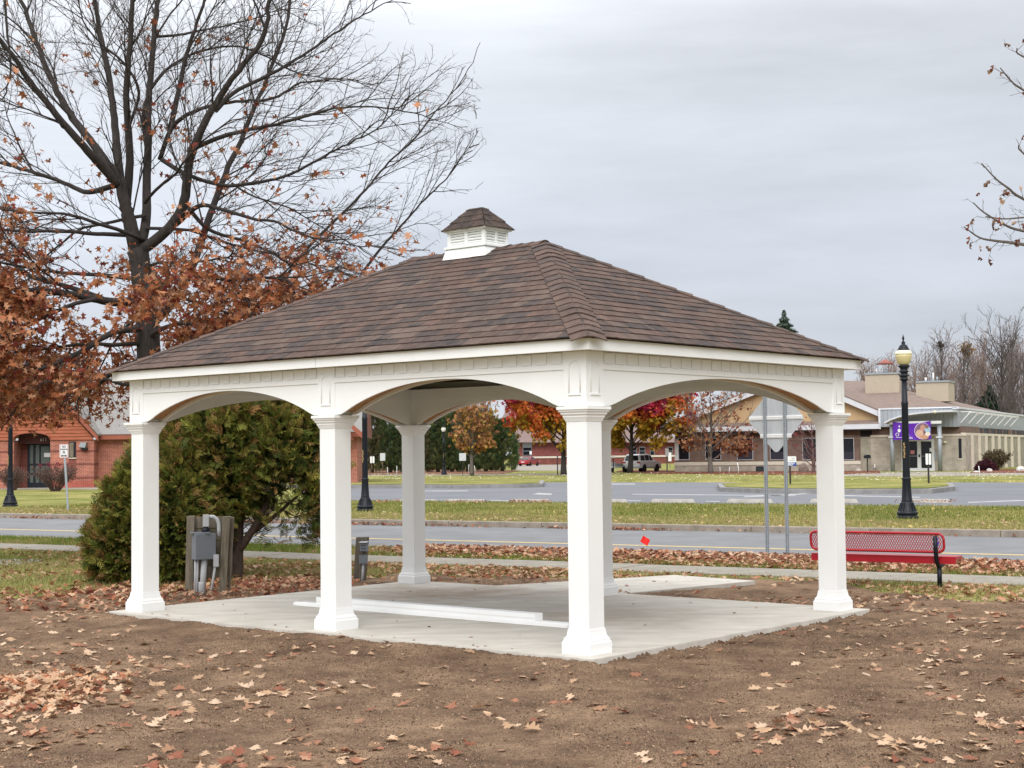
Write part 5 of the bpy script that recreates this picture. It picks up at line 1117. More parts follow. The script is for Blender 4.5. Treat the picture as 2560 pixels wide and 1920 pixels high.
# far belt of woods closing the horizon
n = 26000; a = rng.uniform(-math.pi, math.pi, n); R_ = rng.uniform(420, 470, n); keep = rng.random(n) < 1; hgt = rng.random(n)**.7*(7+5*fbm(a*40, a*0+3, 1, 3))
P = np.stack([np.sin(a)*R_, np.cos(a)*R_, hgt+GZ], 1); dn = rand_dirs(n)*.5+np.array([0, 0, 1])
V, Fq, C = scatter(STAR, STARF, P, np.cross(dn, rand_dirs(n)), dn, rng.uniform(1.5, 3.2, n), pick([(.16, .13, .12), (.13, .11, .10), (.09, .095, .06), (.2, .15, .12)], n))
tag(arr_obj('distant_woods', V, Fq, M_leaf, col=C), kind='stuff')
# ================================================================== BUILDINGS
class Face:
    """a vertical wall plane: origin, direction along it; maps sight lines to (along, height)"""
    def __init__(s, P0, ang): s.P0 = np.array(P0, float); s.e1 = np.array([math.cos(ang), math.sin(ang)]); s.e2 = np.array([-s.e1[1], s.e1[0]]); s.ang = ang
    def xz(s, u, v, off=0):
        d = ray(u, v); k = d[0]/d[1]; o = s.P0+s.e2*off; t = (k*o[1]-o[0])/(s.e1[0]-k*s.e1[1]); y = o[1]+t*s.e1[1]
        return t, CZ+d[2]/d[1]*y-GZ
    def side(s, u, v, x):        # plane through local x, running away along e2
        d = ray(u, v); k = d[0]/d[1]; o = s.P0+s.e1*x; t = (k*o[1]-o[0])/(s.e2[0]-k*s.e2[1]); y = o[1]+t*s.e2[1]
        return t, CZ+d[2]/d[1]*y-GZ
    def rect(s, u0, v0, u1, v1, off=0):
        um, vm = (u0+u1)/2, (v0+v1)/2
        return s.xz(u0, vm, off)[0], s.xz(u1, vm, off)[0], s.xz(um, v1, off)[1], s.xz(um, v0, off)[1]
def brick_mat(name, c1, c2, cm, sx=.22, sz=.075, bump=.3, dark=None):
    m = bpy.data.materials.new(name); m.use_nodes = True; n = m.node_tree.nodes; l = m.node_tree.links; b = n['Principled BSDF']
    co = n.new('ShaderNodeTexCoord'); sp2 = n.new('ShaderNodeSeparateXYZ'); l.new(co.outputs['Object'], sp2.inputs[0]); ad = n.new('ShaderNodeMath'); l.new(sp2.outputs[0], ad.inputs[0]); l.new(sp2.outputs[1], ad.inputs[1])
    cb = n.new('ShaderNodeCombineXYZ'); l.new(ad.outputs[0], cb.inputs[0]); l.new(sp2.outputs[2], cb.inputs[1])
    t = n.new('ShaderNodeTexBrick'); t.inputs['Scale'].default_value = 1; t.inputs['Brick Width'].default_value = sx; t.inputs['Row Height'].default_value = sz; t.inputs['Mortar Size'].default_value = .011
    t.inputs['Color1'].default_value = (*c1, 1); t.inputs['Color2'].default_value = (*c2, 1); t.inputs['Mortar'].default_value = (*cm, 1); l.new(cb.outputs[0], t.inputs[0])
    nz_ = n.new('ShaderNodeTexNoise'); nz_.inputs['Scale'].default_value = 1.5; nz_.inputs['Detail'].default_value = 6; l.new(co.outputs['Object'], nz_.inputs[0]); m1 = n.new('ShaderNodeMapRange'); m1.inputs[1].default_value = .3; m1.inputs[2].default_value = .7; m1.inputs[3].default_value = .8; m1.inputs[4].default_value = 1.2; l.new(nz_.outputs[0], m1.inputs[0])
    ml = n.new('ShaderNodeMix'); ml.data_type = 'RGBA'; ml.blend_type = 'MULTIPLY'; ml.inputs[0].default_value = 1; l.new(t.outputs[0], ml.inputs[6]); l.new(m1.outputs[0], ml.inputs[7]); l.new(ml.outputs[2], b.inputs['Base Color']); b.inputs['Roughness'].default_value = .9
    bp = n.new('ShaderNodeBump'); bp.inputs['Strength'].default_value = bump; bp.inputs['Distance'].default_value = .02; bp.invert = True; l.new(t.outputs['Fac'], bp.inputs['Height']); l.new(bp.outputs[0], b.inputs['Normal'])
    return m
M_redbrick = brick_mat('red_brick', (.36, .085, .05), (.27, .06, .04), (.50, .31, .23), .24, .085)
M_redbrick2 = brick_mat('dark_red_brick', (.20, .04, .028), (.15, .032, .025), (.25, .12, .09), .24, .085)
M_brownbrick = brick_mat('brown_brick', (.165, .105, .08), (.135, .085, .066), (.20, .14, .11), .3, .1)
M_stone = brick_mat('beige_brick', (.40, .35, .285), (.35, .305, .25), (.46, .41, .34), .4, .2)
M_stone2 = brick_mat('grey_beige_brick', (.30, .27, .205), (.26, .235, .18), (.34, .31, .25), .4, .2)
M_limest = mat('pale_coping', (.62, .56, .46), .85, .08, 2)
M_stucco = mat('tan_stucco', (.50, .345, .195), .9, .06, 1)
M_ctrim = mat('grey_white_trim', (.60, .61, .64), .6, .06, 2)
M_metal = mat('blue_grey_metal', (.35, .375, .40), .45, .06, 1.2, metal=.2)
M_roofb = mat('brown_roof_shingle', (.235, .175, .145), .95, c2=(.17, .128, .11), scale=2.5, detail=8, bump=.3, bscale=12)
M_roofg = mat('grey_roof_shingle', (.29, .275, .26), .95, c2=(.19, .18, .172), scale=5, stretch=(1, 3, 3), detail=8, bump=.3)
M_roofp = mat('pinkish_roof_shingle', (.22, .155, .14), .95, c2=(.17, .12, .11), scale=1.5, detail=8)
M_boxp = mat('beige_siding', (.44, .375, .29), .85, .05, 2)
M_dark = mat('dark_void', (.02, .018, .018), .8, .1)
M_siding = mat('red_stained_siding', (.40, .125, .062), .75, c2=(.29, .085, .045), scale=1.2, stretch=(1, 1, 6), bump=.15)
M_redtrim = mat('red_trim', (.30, .095, .06), .7, .1, 2)
M_maroon = mat('maroon_panel', (.10, .035, .035), .7, .15, 2)
# --- office building on the right ---------------------------------------------------------------
FR = Face((15.3, 142.6), math.atan2(-.447, .894))
OB = empty('office_building', (*FR.P0, GZ), FR.ang, 'low brick and stone office building with brown roofs and blue grey metal entrance', 'office building')
def fb(m, u0, v0, u1, v1, y0, y1, F_=FR, ground=False):
    t0, t1, z0, z1_ = F_.rect(u0, v0, u1, v1, y0); return m.box(t0, t1, y0, y1, 0 if ground else z0, z1_)
def fpart(name, u0, v0, u1, v1, y0, y1, matr, par=None, F_=FR, ground=False, bevel=0): return fb(MB(), u0, v0, u1, v1, y0, y1, F_, ground).build(name, matr, par or OB, bevel=bevel)
tL, _ = FR.xz(1688, 1150); tD, _ = FR.xz(2190, 1150); tC, _ = FR.xz(2413, 1150); zs = FR.xz(1900, 1154)[1]; ze = FR.xz(1900, 1076)[1]
MB().box(tL, tD, .05, 20, zs+.004, ze-.1).build('brick_wall', M_brownbrick, OB)
MB().box(tL-.06, tD+.3, -.03, .046, 0, zs-.32).build('stone_plinth', M_stone, OB)
MB().box(tL-.06, tD+.3, -.08, .048, zs-.316, zs).build('sill_band', M_limest, OB, bevel=.02)
MB().box(tL, tD, .02, .047, ze-.95, ze-.55).build('upper_brick_band', brick_mat('mid_brown_brick', (.22, .155, .11), (.19, .135, .095), (.26, .19, .15), .3, .1), OB)
fpart('corner_column', 1686.5, 1097, 1695.5, 1151, -.06, .046, M_whitep)
for u0, u1 in ((1697, 1722), (1764, 1801), (1843.5, 1881), (1926, 1963), (2007, 2046), (2096, 2134)):
    fr = fpart('window_frame', u0-1, 1095, u1+1, 1150, -.02, .0495, M_ctrim)
    t0, t1, a, b = FR.rect(u0, 1096.5, u1, 1148.5, -.03)
    MB().box(t0, t1, -.032, -.0215, a, b).build('window_pane', M_glass, fr)
    MB().box(t0+.05, t1-.05, -.036, -.0325, a, a+(b-a)*.36).build('window_blind', mat('blind_dark', (.03, .028, .04), .7), fr) if u0 > 1840 else None
t0, t1, a, b = FR.rect(1668, 1064, 2197, 1076.5, -.9)
MB().box(t0, t1, -.9, .04, a, b).build('eave_fascia', M_ctrim, OB)
MB().box(t0+.1, t1-.02, -.8, .04, a-.13, a-.005).build('eave_soffit', M_dark, OB)  # near-black colour stands in for the shadow under the fascia
z6 = FR.xz(1900, 1056)[1]
MB().hexa([(t0, -.92, b+.004), (t1, -.92, b+.004), (t1, .5, b+.004), (t0, .5, b+.004)], [(t0+1.2, -.0, z6), (t1, -.0, z6), (t1, .5, z6), (t0+1.2, .5, z6)]).build('skirt_roof', M_roofb, OB)
# gable with stucco face, rakes and roof running back
ap = FR.xz(1984, 937, .1); lf = FR.xz(1655, 1067, .1); rf = FR.xz(2216, 1034, .1)
MB().prism([(lf[0]+.9, .12, lf[1]), (rf[0]-.5, .12, rf[1]-.3), (rf[0]-.5, .12, b), (lf[0]+.9, .12, b)] if False else [(lf[0]+.5, .12, b), (rf[0]-.3, .12, b), (rf[0]-.3, .12, rf[1]+.02), (ap[0], .12, ap[1]-.1), (lf[0]+.5, .12, lf[1]+.1)], (0, .2, 0)).build('gable_wall', M_stucco, OB)
for q in (lf, rf):
    d = np.array([ap[0]-q[0], ap[1]-q[1]]); w_ = .5
    MB().prism([(q[0], -.5, q[1]-w_), (ap[0], -.5, ap[1]-w_), (ap[0], -.5, ap[1]), (q[0], -.5, q[1])], (0, .16, 0)).build('rake_board', M_ctrim, OB)
    MB().prism([(q[0], -.52, q[1]+.004), (ap[0], -.52, ap[1]+.004), (ap[0], -.52, ap[1]+.11), (q[0], -.52, q[1]+.11)], (0, 17, 0)).build('gable_roof', M_roofb, OB)
    MB().prism([(q[0], -.33, q[1]-.06), (ap[0], -.33, ap[1]-.06), (ap[0], -.33, ap[1]-.002), (q[0], -.33, q[1]-.002)], (0, 16, 0)).build('roof_soffit', M_ctrim, OB)
for u_ in (1890, 1992): # wall lights on the gable
    t, z = FR.xz(u_, 1043, -.2); l_ = MB().lathe([(.22, -.25), (.08, .1), (.06, .45)], 10, t, -.1); l_.v = [(x, y, zz+z) for x, y, zz in l_.v]; l_.build('gable_lamp', M_black, OB)
# hip roof behind the entrance
zE = FR.xz(2300, 1020, .3)[1]; rg = FR.xz(2060, 946, 13)
xR = FR.side(2500, 1020, 0)[0]
A_ = (FR.xz(2150, 1020, .1)[0], .1, zE); B_ = (tC-.7, .1, zE); C_ = (tC-.7, 30, zE); R1 = (rg[0]-6, 13, rg[1]); R2 = (FR.xz(2155, 950, 13)[0], 13, FR.xz(2155, 952, 13)[1]); D_ = (A_[0]-16, 30, zE)
MB().add([A_, B_, C_, R1, R2, D_, (A_[0]-16, 13, rg[1])], [(0, 1, 4, 3), (1, 2, 4), (2, 5, 3, 4)]).build('hip_roof', M_roofb, OB)
MB().add([(lf[0]-1, 13, rg[1]), (lf[0]-1, 4, zE-.2), (lf[0]+14, 4, zE-.2), (lf[0]+14, 13, rg[1])], [(0, 1, 2, 3)]).build('rear_roof', M_roofp, OB) if False else None
for (u0, v0, u1, v1), vents in (((2163, 935, 2248, 985), ((2192, 921, 5, M_whitep), (2213, 923, 12, M_galv))), ((2290, 955, 2371, 1004), ((2314, 944, 5, M_whitep), (2333, 932, 4, M_whitep), (2343, 942, 5, M_galv), (2354, 946, 6, M_dark)))):
    bx = fpart('roof_box', u0, v0, u1, v1, 7.0, 10.0, M_boxp); 
    t0, t1, a, b2 = FR.rect(u0-1, v0-2.5, u1+1, v0, 6.9); MB().box(t0, t1, 6.9, 10.1, b2-.12, b2+.03).build('box_coping', M_galv, bx)
    for u_, vt, wd, mm in vents:
        t, z = FR.xz(u_, vt, 8.0); r_ = wd/F*140/2; m = MB().lathe([(r_, b2+.034), (r_, z)], 10, t, 8.0); m.build('roof_vent', mm, bx)
t, z = FR.xz(2213, 908, 8.0); MB().lathe([(.85, z-.10), (.5, z+.12), (.06, z+.38)], 14, t, 8.0).build('vent_hood', mat('rusty_hood', (.28, .10, .08), .7, .2), OB)
# entrance block: stone, brown band, metal fascia in panels
fpart('stone_wall', 2178, 1089.5, 2413.5, 1180, -.1, 10, M_stone, ground=True)
fpart('stone_coping', 2176, 1086, 2415, 1091, -.16, -.102, M_limest)
fpart('brown_band', 2180, 1067, 2404, 1086, -.02, 9, M_brownbrick)
uu = np.linspace(2197, 2392, 19)
for a0, a1 in zip(uu[:-1], uu[1:]): fpart('metal_panel', a0+.25, 1022, a1-.25, 1067, -.62, -.5, M_metal)
fpart('fascia_backing', 2197.5, 1022, 2391.5, 1066.5, -.495, .08, M_metal)
fpart('fascia_cap', 2196, 1018.5, 2393, 1022, -.70, .09, M_ctrim); fpart('fascia_end_board', 2196, 1022.2, 2201, 1073, -.72, -.625, M_ctrim)
# double door
dr_ = fpart('door_frame', 2254, 1098, 2336, 1179, -.16, -.1, M_whitep, ground=True)
for u0, u1 in ((2262, 2293), (2303, 2329)):
    fpart('door_glass', u0, 1103.5, u1, 1170, -.175, -.161, M_glass, dr_)
    fpart('push_bar', u0, 1139.6, u1, 1140.8, -.185, -.176, M_galv, dr_)
fpart('door_handle', 2296, 1136, 2300, 1143, -.2, -.162, M_black, dr_); fpart('red_notice', 2276, 1126, 2286, 1135, -.18, -.1755, mat('notice_pink', (.65, .25, .25), .7, .1), dr_); fpart('white_notice', 2324, 1120, 2330, 1129, -.18, -.1755, M_whitep, dr_)
fpart('narrow_window', 2396.5, 1096, 2404, 1146, -.13, -.1005, M_glass); fpart('window_sill', 2395.5, 1146.2, 2405.5, 1149, -.15, -.1005, M_limest)
for u_ in (2351.5, 2362):
    t, z = FR.xz(u_, 1106, -.3); l_ = MB().lathe([(.05, -.10), (.13, -.04), (.13, .06), (.05, .11)], 10, t, -.24); l_.v = [(x, y, zz+z) for x, y, zz in l_.v]; l_.build('wall_lamp', M_globe2, OB)
fpart('key_box', 2336.5, 1131, 2341, 1149, -.2, -.105, M_galv)
for u0, u1 in ((2224, 2235), (2342.5, 2354)):
    t0, t1, _, zt = FR.rect(u0, 1062, u1, 1180, -2.3); m = MB().lathe([((t1-t0)/2, 0), ((t1-t0)/2, zt)], 14, (t0+t1)/2, -2.1); m.build('canopy_column', M_galv, OB)
    MB().box(t0-.06, t1+.06, -2.1-(t1-t0)/2-.06, -2.1+(t1-t0)/2+.06, zt*.72, zt*.72+.12).build('column_collar', M_ctrim, OB)
fpart('canopy_beam', 2222, 1053, 2353, 1060, -2.5, -2.25, M_whitep)
arc = [(2210, 1055.5), (2225, 1047.5), (2245, 1040), (2270, 1034), (2300, 1030), (2330, 1027.5), (2360, 1026), (2382, 1025.5)]
lo = [FR.xz(u_, v_+4, -3.0) for u_, v_ in arc]; up_ = [FR.xz(u_, v_, -3.0) for u_, v_ in arc]
for i in range(len(arc)-1):
    MB().prism([(lo[i][0], -3, lo[i][1]), (lo[i+1][0]-.004, -3, lo[i+1][1]), (up_[i+1][0]-.004, -3, up_[i+1][1]), (up_[i][0], -3, up_[i][1])], (0, 2.3, 0)).build('canopy_segment', M_ctrim, OB)
t, z = FR.xz(2337.5, 1030, -3.05); l_ = MB().lathe([(.02, -.13), (.13, -.06), (.13, .06), (.02, .13)], 10, t, -3.1); l_.v = [(x, y, zz+z) for x, y, zz in l_.v]; l_.build('canopy_lamp', M_globe2, OB)
# side wall, running away to the right
SX = tC
def sp2(u, v, off=0): return FR.side(u, v, SX+off)
y_end = sp2(2575, 1130)[0]
zc0 = FR.xz(2412, 1088)[1]; zg = 0; zt1 = FR.xz(2392, 1067)[1]; zt2 = FR.xz(2392, 1019)[1]
MB().box(SX-9, SX, -.098, y_end, 0, zc0-.01).build('side_stone_wall', M_stone2, OB)
MB().box(SX-9, SX+.05, -.16, y_end, zc0-.006, zc0+.30).build('side_coping', M_limest, OB) if False else MB().box(SX-.3, SX+.07, -.101, y_end, zc0-.006, zc0+.22).build('side_coping', M_limest, OB)
MB().box(SX-9, SX-.32, -.018, y_end, zc0, zt1).build('clerestory_backing', M_dark, OB)
for k, u_ in enumerate((2417.5, 2427.8, 2445.8, 2462.9, 2480, 2496, 2512, 2527.5, 2545)):
    y0 = sp2(u_, 1130)[0]; w_ = .22
    if k: MB().box(SX+.002, SX+.22, y0-w_, y0+w_, 0, zc0-.012).build('pilaster', M_limest, OB)
    MB().box(SX-.318, SX-.2, y0+.4, y0+.62, zc0+.222, zt1-.02).build('window_mullion', M_brownbrick, OB)
yv = np.linspace(.2, y_end, 7)
for a0, a1 in zip(yv[:-1], yv[1:]): MB().box(SX-.317, SX-.28, a0+.1, a1-.1, zc0+.23, zt1-.03).build('clerestory_pane', M_glass, OB)
MB().box(SX-.36, SX-.15, -.017, .9, zc0+.224, zt1-.01).build('corner_brick_pier', M_brownbrick, OB); y0 = sp2(2530, 1080)[0]; MB().box(SX-.36, SX-.15, y0, y0+1.1, zc0+.224, zt1-.01).build('brick_pier', M_brownbrick, OB)
y0 = sp2(2530, 1120)[0]; MB().box(SX+.002, SX+.03, y0-.3, y0+.3, .9, zc0-.5).build('narrow_window', M_glass, OB)
xf = FR.xz(2392.5, 1040, -.62)[0]
yy = np.arange(-.6, y_end, .95)
for a0, a1 in zip(yy[:-1], yy[1:]): MB().box(xf, xf+.11, a0+.012, a1-.012, zt1+.01, zt2-.12).build('metal_panel', M_metal, OB)
MB().box(xf-.4, xf+.2, -.7, y_end, zt2-.116, zt2+.05).build('side_fascia_cap', M_ctrim, OB); MB().box(xf-.38, xf-.004, -.48, y_end, zt1-.02, zt2-.12).build('side_fascia_backing', M_metal, OB)
ya, yb_ = sp2(2412, 1040)[0], sp2(2534, 1045)[0]; z0 = zt1+.35; z1_ = zt2-.35
tr_ = empty('sunshade', (0, 0, 0)); tr_.parent = OB
MB().bar((xf+1.0, ya, z1_), (xf+1.0, yb_, z1_), .10, .10).build('shade_rail', M_whitep, tr_)
for k in range(8):
    y = ya+(yb_-ya)*k/7; MB().bar((xf+.115, y, z0), (xf+.95, y, z1_-.06), .08, .08).build('shade_strut', M_whitep, tr_); MB().bar((xf+.115, y, z1_), (xf+.95, y, z1_), .07, .07).build('shade_arm', M_whitep, tr_)
# banner hanging from the canopy beam --------------------------------------------------------------
b0 = FR.xz(2232, 1054, -2.56); b1 = FR.xz(2328, 1099, -2.56); bnw, bnh = b1[0]-b0[0], b0[1]-b1[1]
pc = FR.P0+FR.e1*b0[0]+FR.e2*(-2.56)
BA = empty('banner', (*pc, GZ+b1[1]), FR.ang, 'sagging purple banner with white lettering and a family picture above the office doors', 'banner')
M_purp = mat('purple_print', (.11, .02, .36), .55, .12, 2)
nx_, nz_ = 24, 8; bv = []
for i in range(nx_+1):
    for j in range(nz_+1):
        s_, q = i/nx_, j/nz_; top = bnh*(1-.13*max(0, math.sin(math.pi*s_))**1.0*(0 if s_ < .02 else 1)*.9+.0); z = top*q-.0+(.02*math.sin(7*s_))*(1-q); bv.append((s_*bnw, -.05*math.sin(s_*9)*math.sin(math.pi*q)-.02, z))
bf = [(i*(nz_+1)+j, (i+1)*(nz_+1)+j, (i+1)*(nz_+1)+j+1, i*(nz_+1)+j+1) for i in range(nx_) for j in range(nz_)]
m = MB().add(bv, bf, True); m.add([(x, y+.012, z) for x, y, z in bv], [f[::-1] for f in bf], True); m.build('cloth', M_purp, BA)
def disc(cx_, cz_, rx, rz_, y, mm, name, par=BA, n=16): return MB().prism([(cx_+rx*math.cos(2*math.pi*k/n), y, cz_+rz_*math.sin(2*math.pi*k/n)) for k in range(n)], (0, .004, 0)).build(name, mm, par)
P_ = lambda a, b_: (a/1090*bnw, (1-b_/490)*bnh)         # pixels of the enlarged banner
for a, b_, ra, rb2 in ((185, 240, 45, 48), (395, 240, 50, 48), (190, 130, 24, 24), (385, 135, 24, 24)): c = P_(a, b_); disc(c[0], c[1], ra/1090*bnw, rb2/490*bnh, -.085, M_whitep, 'white_symbol')
text('O', bnh*.27, (P_(130, 350)[0], -.088, P_(130, 350)[1]), 0, M_whitep, BA); text('r y.', bnh*.24, (P_(420, 370)[0], -.088, P_(420, 370)[1]), 0, M_whitep, BA)
for a0, a1, b_ in ((90, 560, 425), (410, 570, 455)): c0, c1 = P_(a0, b_), P_(a1, b_); MB().box(c0[0], c1[0], -.088, -.084, c0[1]-.02, c0[1]+.03).build('small_print', mat('pale_lilac', (.6, .55, .75), .6), BA)
for a, b_, ra, rb2, cc in ((850, 260, 245, 225, (.55, .40, .70)), (860, 260, 225, 208, (.20, .12, .16)), (770, 330, 110, 110, (.55, .36, .27)), (860, 180, 70, 85, (.48, .25, .19)), (1000, 230, 80, 90, (.30, .45, .55)), (900, 420, 130, 60, (.50, .27, .17)), (1000, 340, 80, 55, (.68, .60, .52)), (985, 160, 50, 40, (.22, .13, .09)), (920, 300, 28, 28, (.12, .06, .05))):
    c = P_(a, b_); disc(c[0], c[1], min(ra/1090*bnw, bnw-.02-c[0] if c[0]+ra/1090*bnw > bnw else 9), rb2/490*bnh, -.084-.006*(1+len(BA.children)*.05), mat('print_%d' % len(MATS), cc, .6, .1), 'picture_patch')
# things standing by the office -----------------------------------------------------------------------
def rock(name, label, u_, v_, wpx, hpx, c, par=None):
    g = gnd(u_, v_); k = F/g[1]; bm = bmesh.new(); bmesh.ops.create_icosphere(bm, subdivisions=3, radius=1)
    for v in bm.verts:
        f = .82+.4*float(fbm(v.co.x*1.2+u_, v.co.y*1.2+v.co.z, 1.3, 3)); v.co = Vector((v.co.x*wpx/k/2*f, v.co.y*wpx/k/2*f*.8, max(-.05, v.co.z*hpx/k*.75*f+hpx/k*.28)))
    me = bpy.data.meshes.new(name); bm.to_mesh(me); bm.free(); o = link_mesh(name, me, mat('rock_'+str(u_), c, .95, .3, 3, bump=.5)); o.location = (*g, GZ); return tag(o, label, 'boulder', 'boulders in the office planting')
rock('boulder', 'brown boulder in the mulch left of the right corner post', 2009, 1181, 27, 22, (.22, .17, .14)); rock('boulder', 'pale flat boulder under the clipped green dome shrub', 2146, 1179, 15, 8, (.46, .40, .36)); rock('boulder', 'white rounded boulder at the far right edge by the office side wall', 2552, 1179, 22, 13, (.58, .56, .53)); rock('boulder', 'pale boulder below the purple shrub', 2474, 1180, 15, 9, (.50, .45, .42)); rock('boulder', 'low grey boulder left of the purple shrub', 2440, 1182, 18, 5, (.48, .46, .43))
g = gnd(1900, 1180); k = F/g[1]; cb_ = empty('utility_cabinet', (*g, GZ), 0, 'small dark green cabinet in the mulch before the office wall', 'cabinet')
MB().box(-9/k, 9/k, -.3, .3, 0, 12.5/k).build('cabinet_body', mat('dark_green_paint', (.02, .032, .035), .5, .1), cb_, bevel=.02); MB().box(-9.5/k, 9.5/k, -.33, .33, 12.6/k, 14/k).build('cabinet_lid', M_black, cb_, bevel=.02); MB().tube([(-.1, 0, 14/k), (-.1, 0, 18/k)], .03, 6).build('breather', M_galv, cb_)
g = gnd(2169, 1181); k = F/g[1]; mbx = empty('mailbox', (*g, GZ), 0, 'black mailbox on a thin post left of the office entrance', 'mailbox')
MB().bar((0, 0, 0), (0, 0, 35/k), .08, .08, up=(0, 1, 0)).build('mailbox_post', M_dkpost, mbx)
m = MB(); pr = [(-.22, 0), (.22, 0), (.22, .16)]+[(.22*math.cos(t), .16+.16*math.sin(t)) for t in np.linspace(0, math.pi, 9)][1:]; m.prism([(a, -.35, 35/k+b_) for a, b_ in pr], (0, .7, 0)); m.build('mailbox_body', M_black, mbx)
t, z = FR.xz(2187.5, 1160, -.4); pp = FR.P0+FR.e1*t+FR.e2*-.5; hy = empty('standpipe', (*pp, GZ), 0, 'short pale pipe fitting at the stone wall left of the entrance', 'pipe'); MB().tube([(0, 0, 0), (0, 0, .6), (0, .35, .62)], .07, 8).build('pipe', M_limest, hy); MB().lathe([(.12, .25), (.12, .45)], 10).build('valve', M_pvc, hy)
# --- brick building on the left ------------------------------------------------------------------------
FL_ = Face(gnd(234.6, 1219.5), math.radians(3))
BL = empty('brick_building', (*FL_.P0, GZ), FL_.ang, 'red brick building with sided gable over a dark arched doorway, behind the oak leaves', 'brick building')
Z = lambda x, y: (x/5.925, 960+y/5.925)
def lrect(a, b_, c, d, off=0): (u0, v0), (u1, v1) = Z(a, b_), Z(c, d); return FL_.rect(u0, v0, u1, v1, off)
xl = FL_.xz(-95, 1150)[0]; zb1 = FL_.xz(180, 1099.5)[1]
o0, o1, _, zarch = lrect(205, 805, 745, 1500)
MB().box(xl, o0, 0, 9, 0, zb1).build('brick_wall', M_redbrick, BL); MB().box(o1, 0, 0, 9, 0, zb1).build('brick_wall', M_redbrick, BL)
d0, d1, _, zd = lrect(405, 885, 745, 1505, 1.6); MB().box(o0, o1, 1.7, 9, 0, zb1+1).build('porch_back_wall', M_redbrick2, BL)
for zz in (990, 1185, 1385):
    z = FL_.xz(200, 960+zz/5.925)[1]
    for x0, x1 in ((xl, o0-.01), (o1+.01, -.0)): MB().box(x0, x1+.02, -.03, -.002, z-.06, z+.06).build('dark_brick_course', M_redbrick2, BL)
    MB().box(.001, .03, -.0295, 1.1, z-.06, z+.06).build('dark_brick_course', M_redbrick2, BL)
MB().box(o1, .02, -.012, -.001, 0, FL_.xz(200, 960+1440/5.925)[1]).build('brick_base', brick_mat('base_brick', (.38, .075, .05), (.32, .06, .045), (.40, .16, .11), .24, .085), BL); MB().box(xl, o0, -.012, -.001, 0, FL_.xz(200, 960+1440/5.925)[1]).build('brick_base', M_redbrick, BL)
fr = MB().box(d0, o1+.3, 1.6, 1.69, 0, zd).build('door_frame', mat('dark_bronze_frame', (.012, .014, .022), .4, .1), BL)
for a, b_, c, d in ((445, 905, 492, 1180), (445, 1210, 492, 1320), (445, 1345, 492, 1460), (530, 905, 582, 1180), (530, 1210, 582, 1320), (530, 1345, 582, 1460), (610, 925, 735, 1180), (610, 1210, 735, 1460)):
    x0, x1, z0, z1_ = lrect(a, b_, c, d, 1.6); MB().box(x0, x1, 1.585, 1.598, z0, z1_).build('door_glass', mat('door_glass_%d%d' % (a, b_), (.10, .12, .11), .15, .2, spec=.5), fr)
x0, x1, z0, z1_ = lrect(650, 1020, 742, 1082, 1.5); MB().box(x0, x1, 1.54, 1.55, z0, z1_).build('paper_notice', M_whitep, fr)
x0, x1, z0, z1_ = lrect(235, 760, 745, 884, 1.0); MB().box(o0+.02, o1-.02, 1.0, 1.1, zd, zb1+.9).build('transom_panel', M_maroon, BL)
t, z = FL_.xz(*Z(645, 826), .98); text('611', .30, (t, .985, z), 0, M_ctrim, BL)
wf = MB(); x0, x1, z0, z1_ = lrect(1022, 855, 1125, 1092); MB().box(x0, x1, -.05, -.001, z0, z1_).build('window_frame', M_dark, BL); MB().box(x0+.35, x1-.03, -.062, -.052, z0+.1, z1_-.06).build('window_pane', M_glass, BL); MB().box(x0+.04, x0+.3, -.06, -.052, z0+.05, z1_-.06).build('window_blind', M_oldwood, BL); MB().box(x0, x1+.05, -.12, -.063, z0-.06, z0).build('window_sill', M_limest, BL)
MB().box(x0, x1, -.045, -.003, 0.6, z0-.064).build('spandrel', M_redbrick2, BL)
x0, x1, z0, z1_ = lrect(1185, 868, 1300, 945); MB().prism([(x0, -.42, z0+.05), (x1-.1, -.42, z0), (x1, -.42, z1_), (x0+.12, -.42, z1_)], (0, .41, 0)).build('wall_light', M_galv, BL); MB().box(x1-.32, x1+.02, -.41, -.002, z0-.12, z0-.002).build('light_housing', M_black, BL)
# gable of boards
gx, gz = FL_.xz(80, 920, 0); rx_, rz_ = FL_.xz(233.5, 1094, 0); lx = 2*gx-rx_; zlow = zb1+.004
nb_ = 18; hb = .215
def arch_half(z):   # half width of the arch opening at height z
    zs_, zt_ = FL_.xz(80, 960+805/5.925)[1], FL_.xz(80, 960+722/5.925)[1]
    if z >= zt_: return 0
    if z <= zs_: return (o1-o0)/2
    return (o1-o0)/2*math.sqrt(max(0, 1-((z-zs_)/(zt_-zs_))**1.6))
oc = (o0+o1)/2
for i in range(40):
    z0, z1_ = zlow+i*hb, zlow+(i+1)*hb-.012
    if z1_ > gz-.3: break
    e0 = lambda z: (gz-z)/(gz-rz_)
    r0, r1 = gx+(rx_-gx)*min(1, e0(z0)), gx+(rx_-gx)*min(1, e0(z1_)); l0, l1 = gx-(r0-gx), gx-(r1-gx); l0 = max(l0, xl); l1 = max(l1, xl)
    def board(a0, a1, b0_, b1_):
        yv_ = -.10+.0; MB().hexa([(a0, -.11, z0), (b0_, -.11, z0), (b0_, -.005, z0), (a0, -.005, z0)], [(a1, -.07, z1_), (b1_, -.07, z1_), (b1_, -.005, z1_), (a1, -.005, z1_)]).build('siding_board', M_siding, BL)
    h0, h1 = arch_half(z0), arch_half(z1_)
    if h0 > 0: board(l0, l1, oc-h0, oc-max(h1, .0)); board(oc+h0, oc+max(h1, 0.), r0, r1)
    else: board(l0, l1, r0, r1)
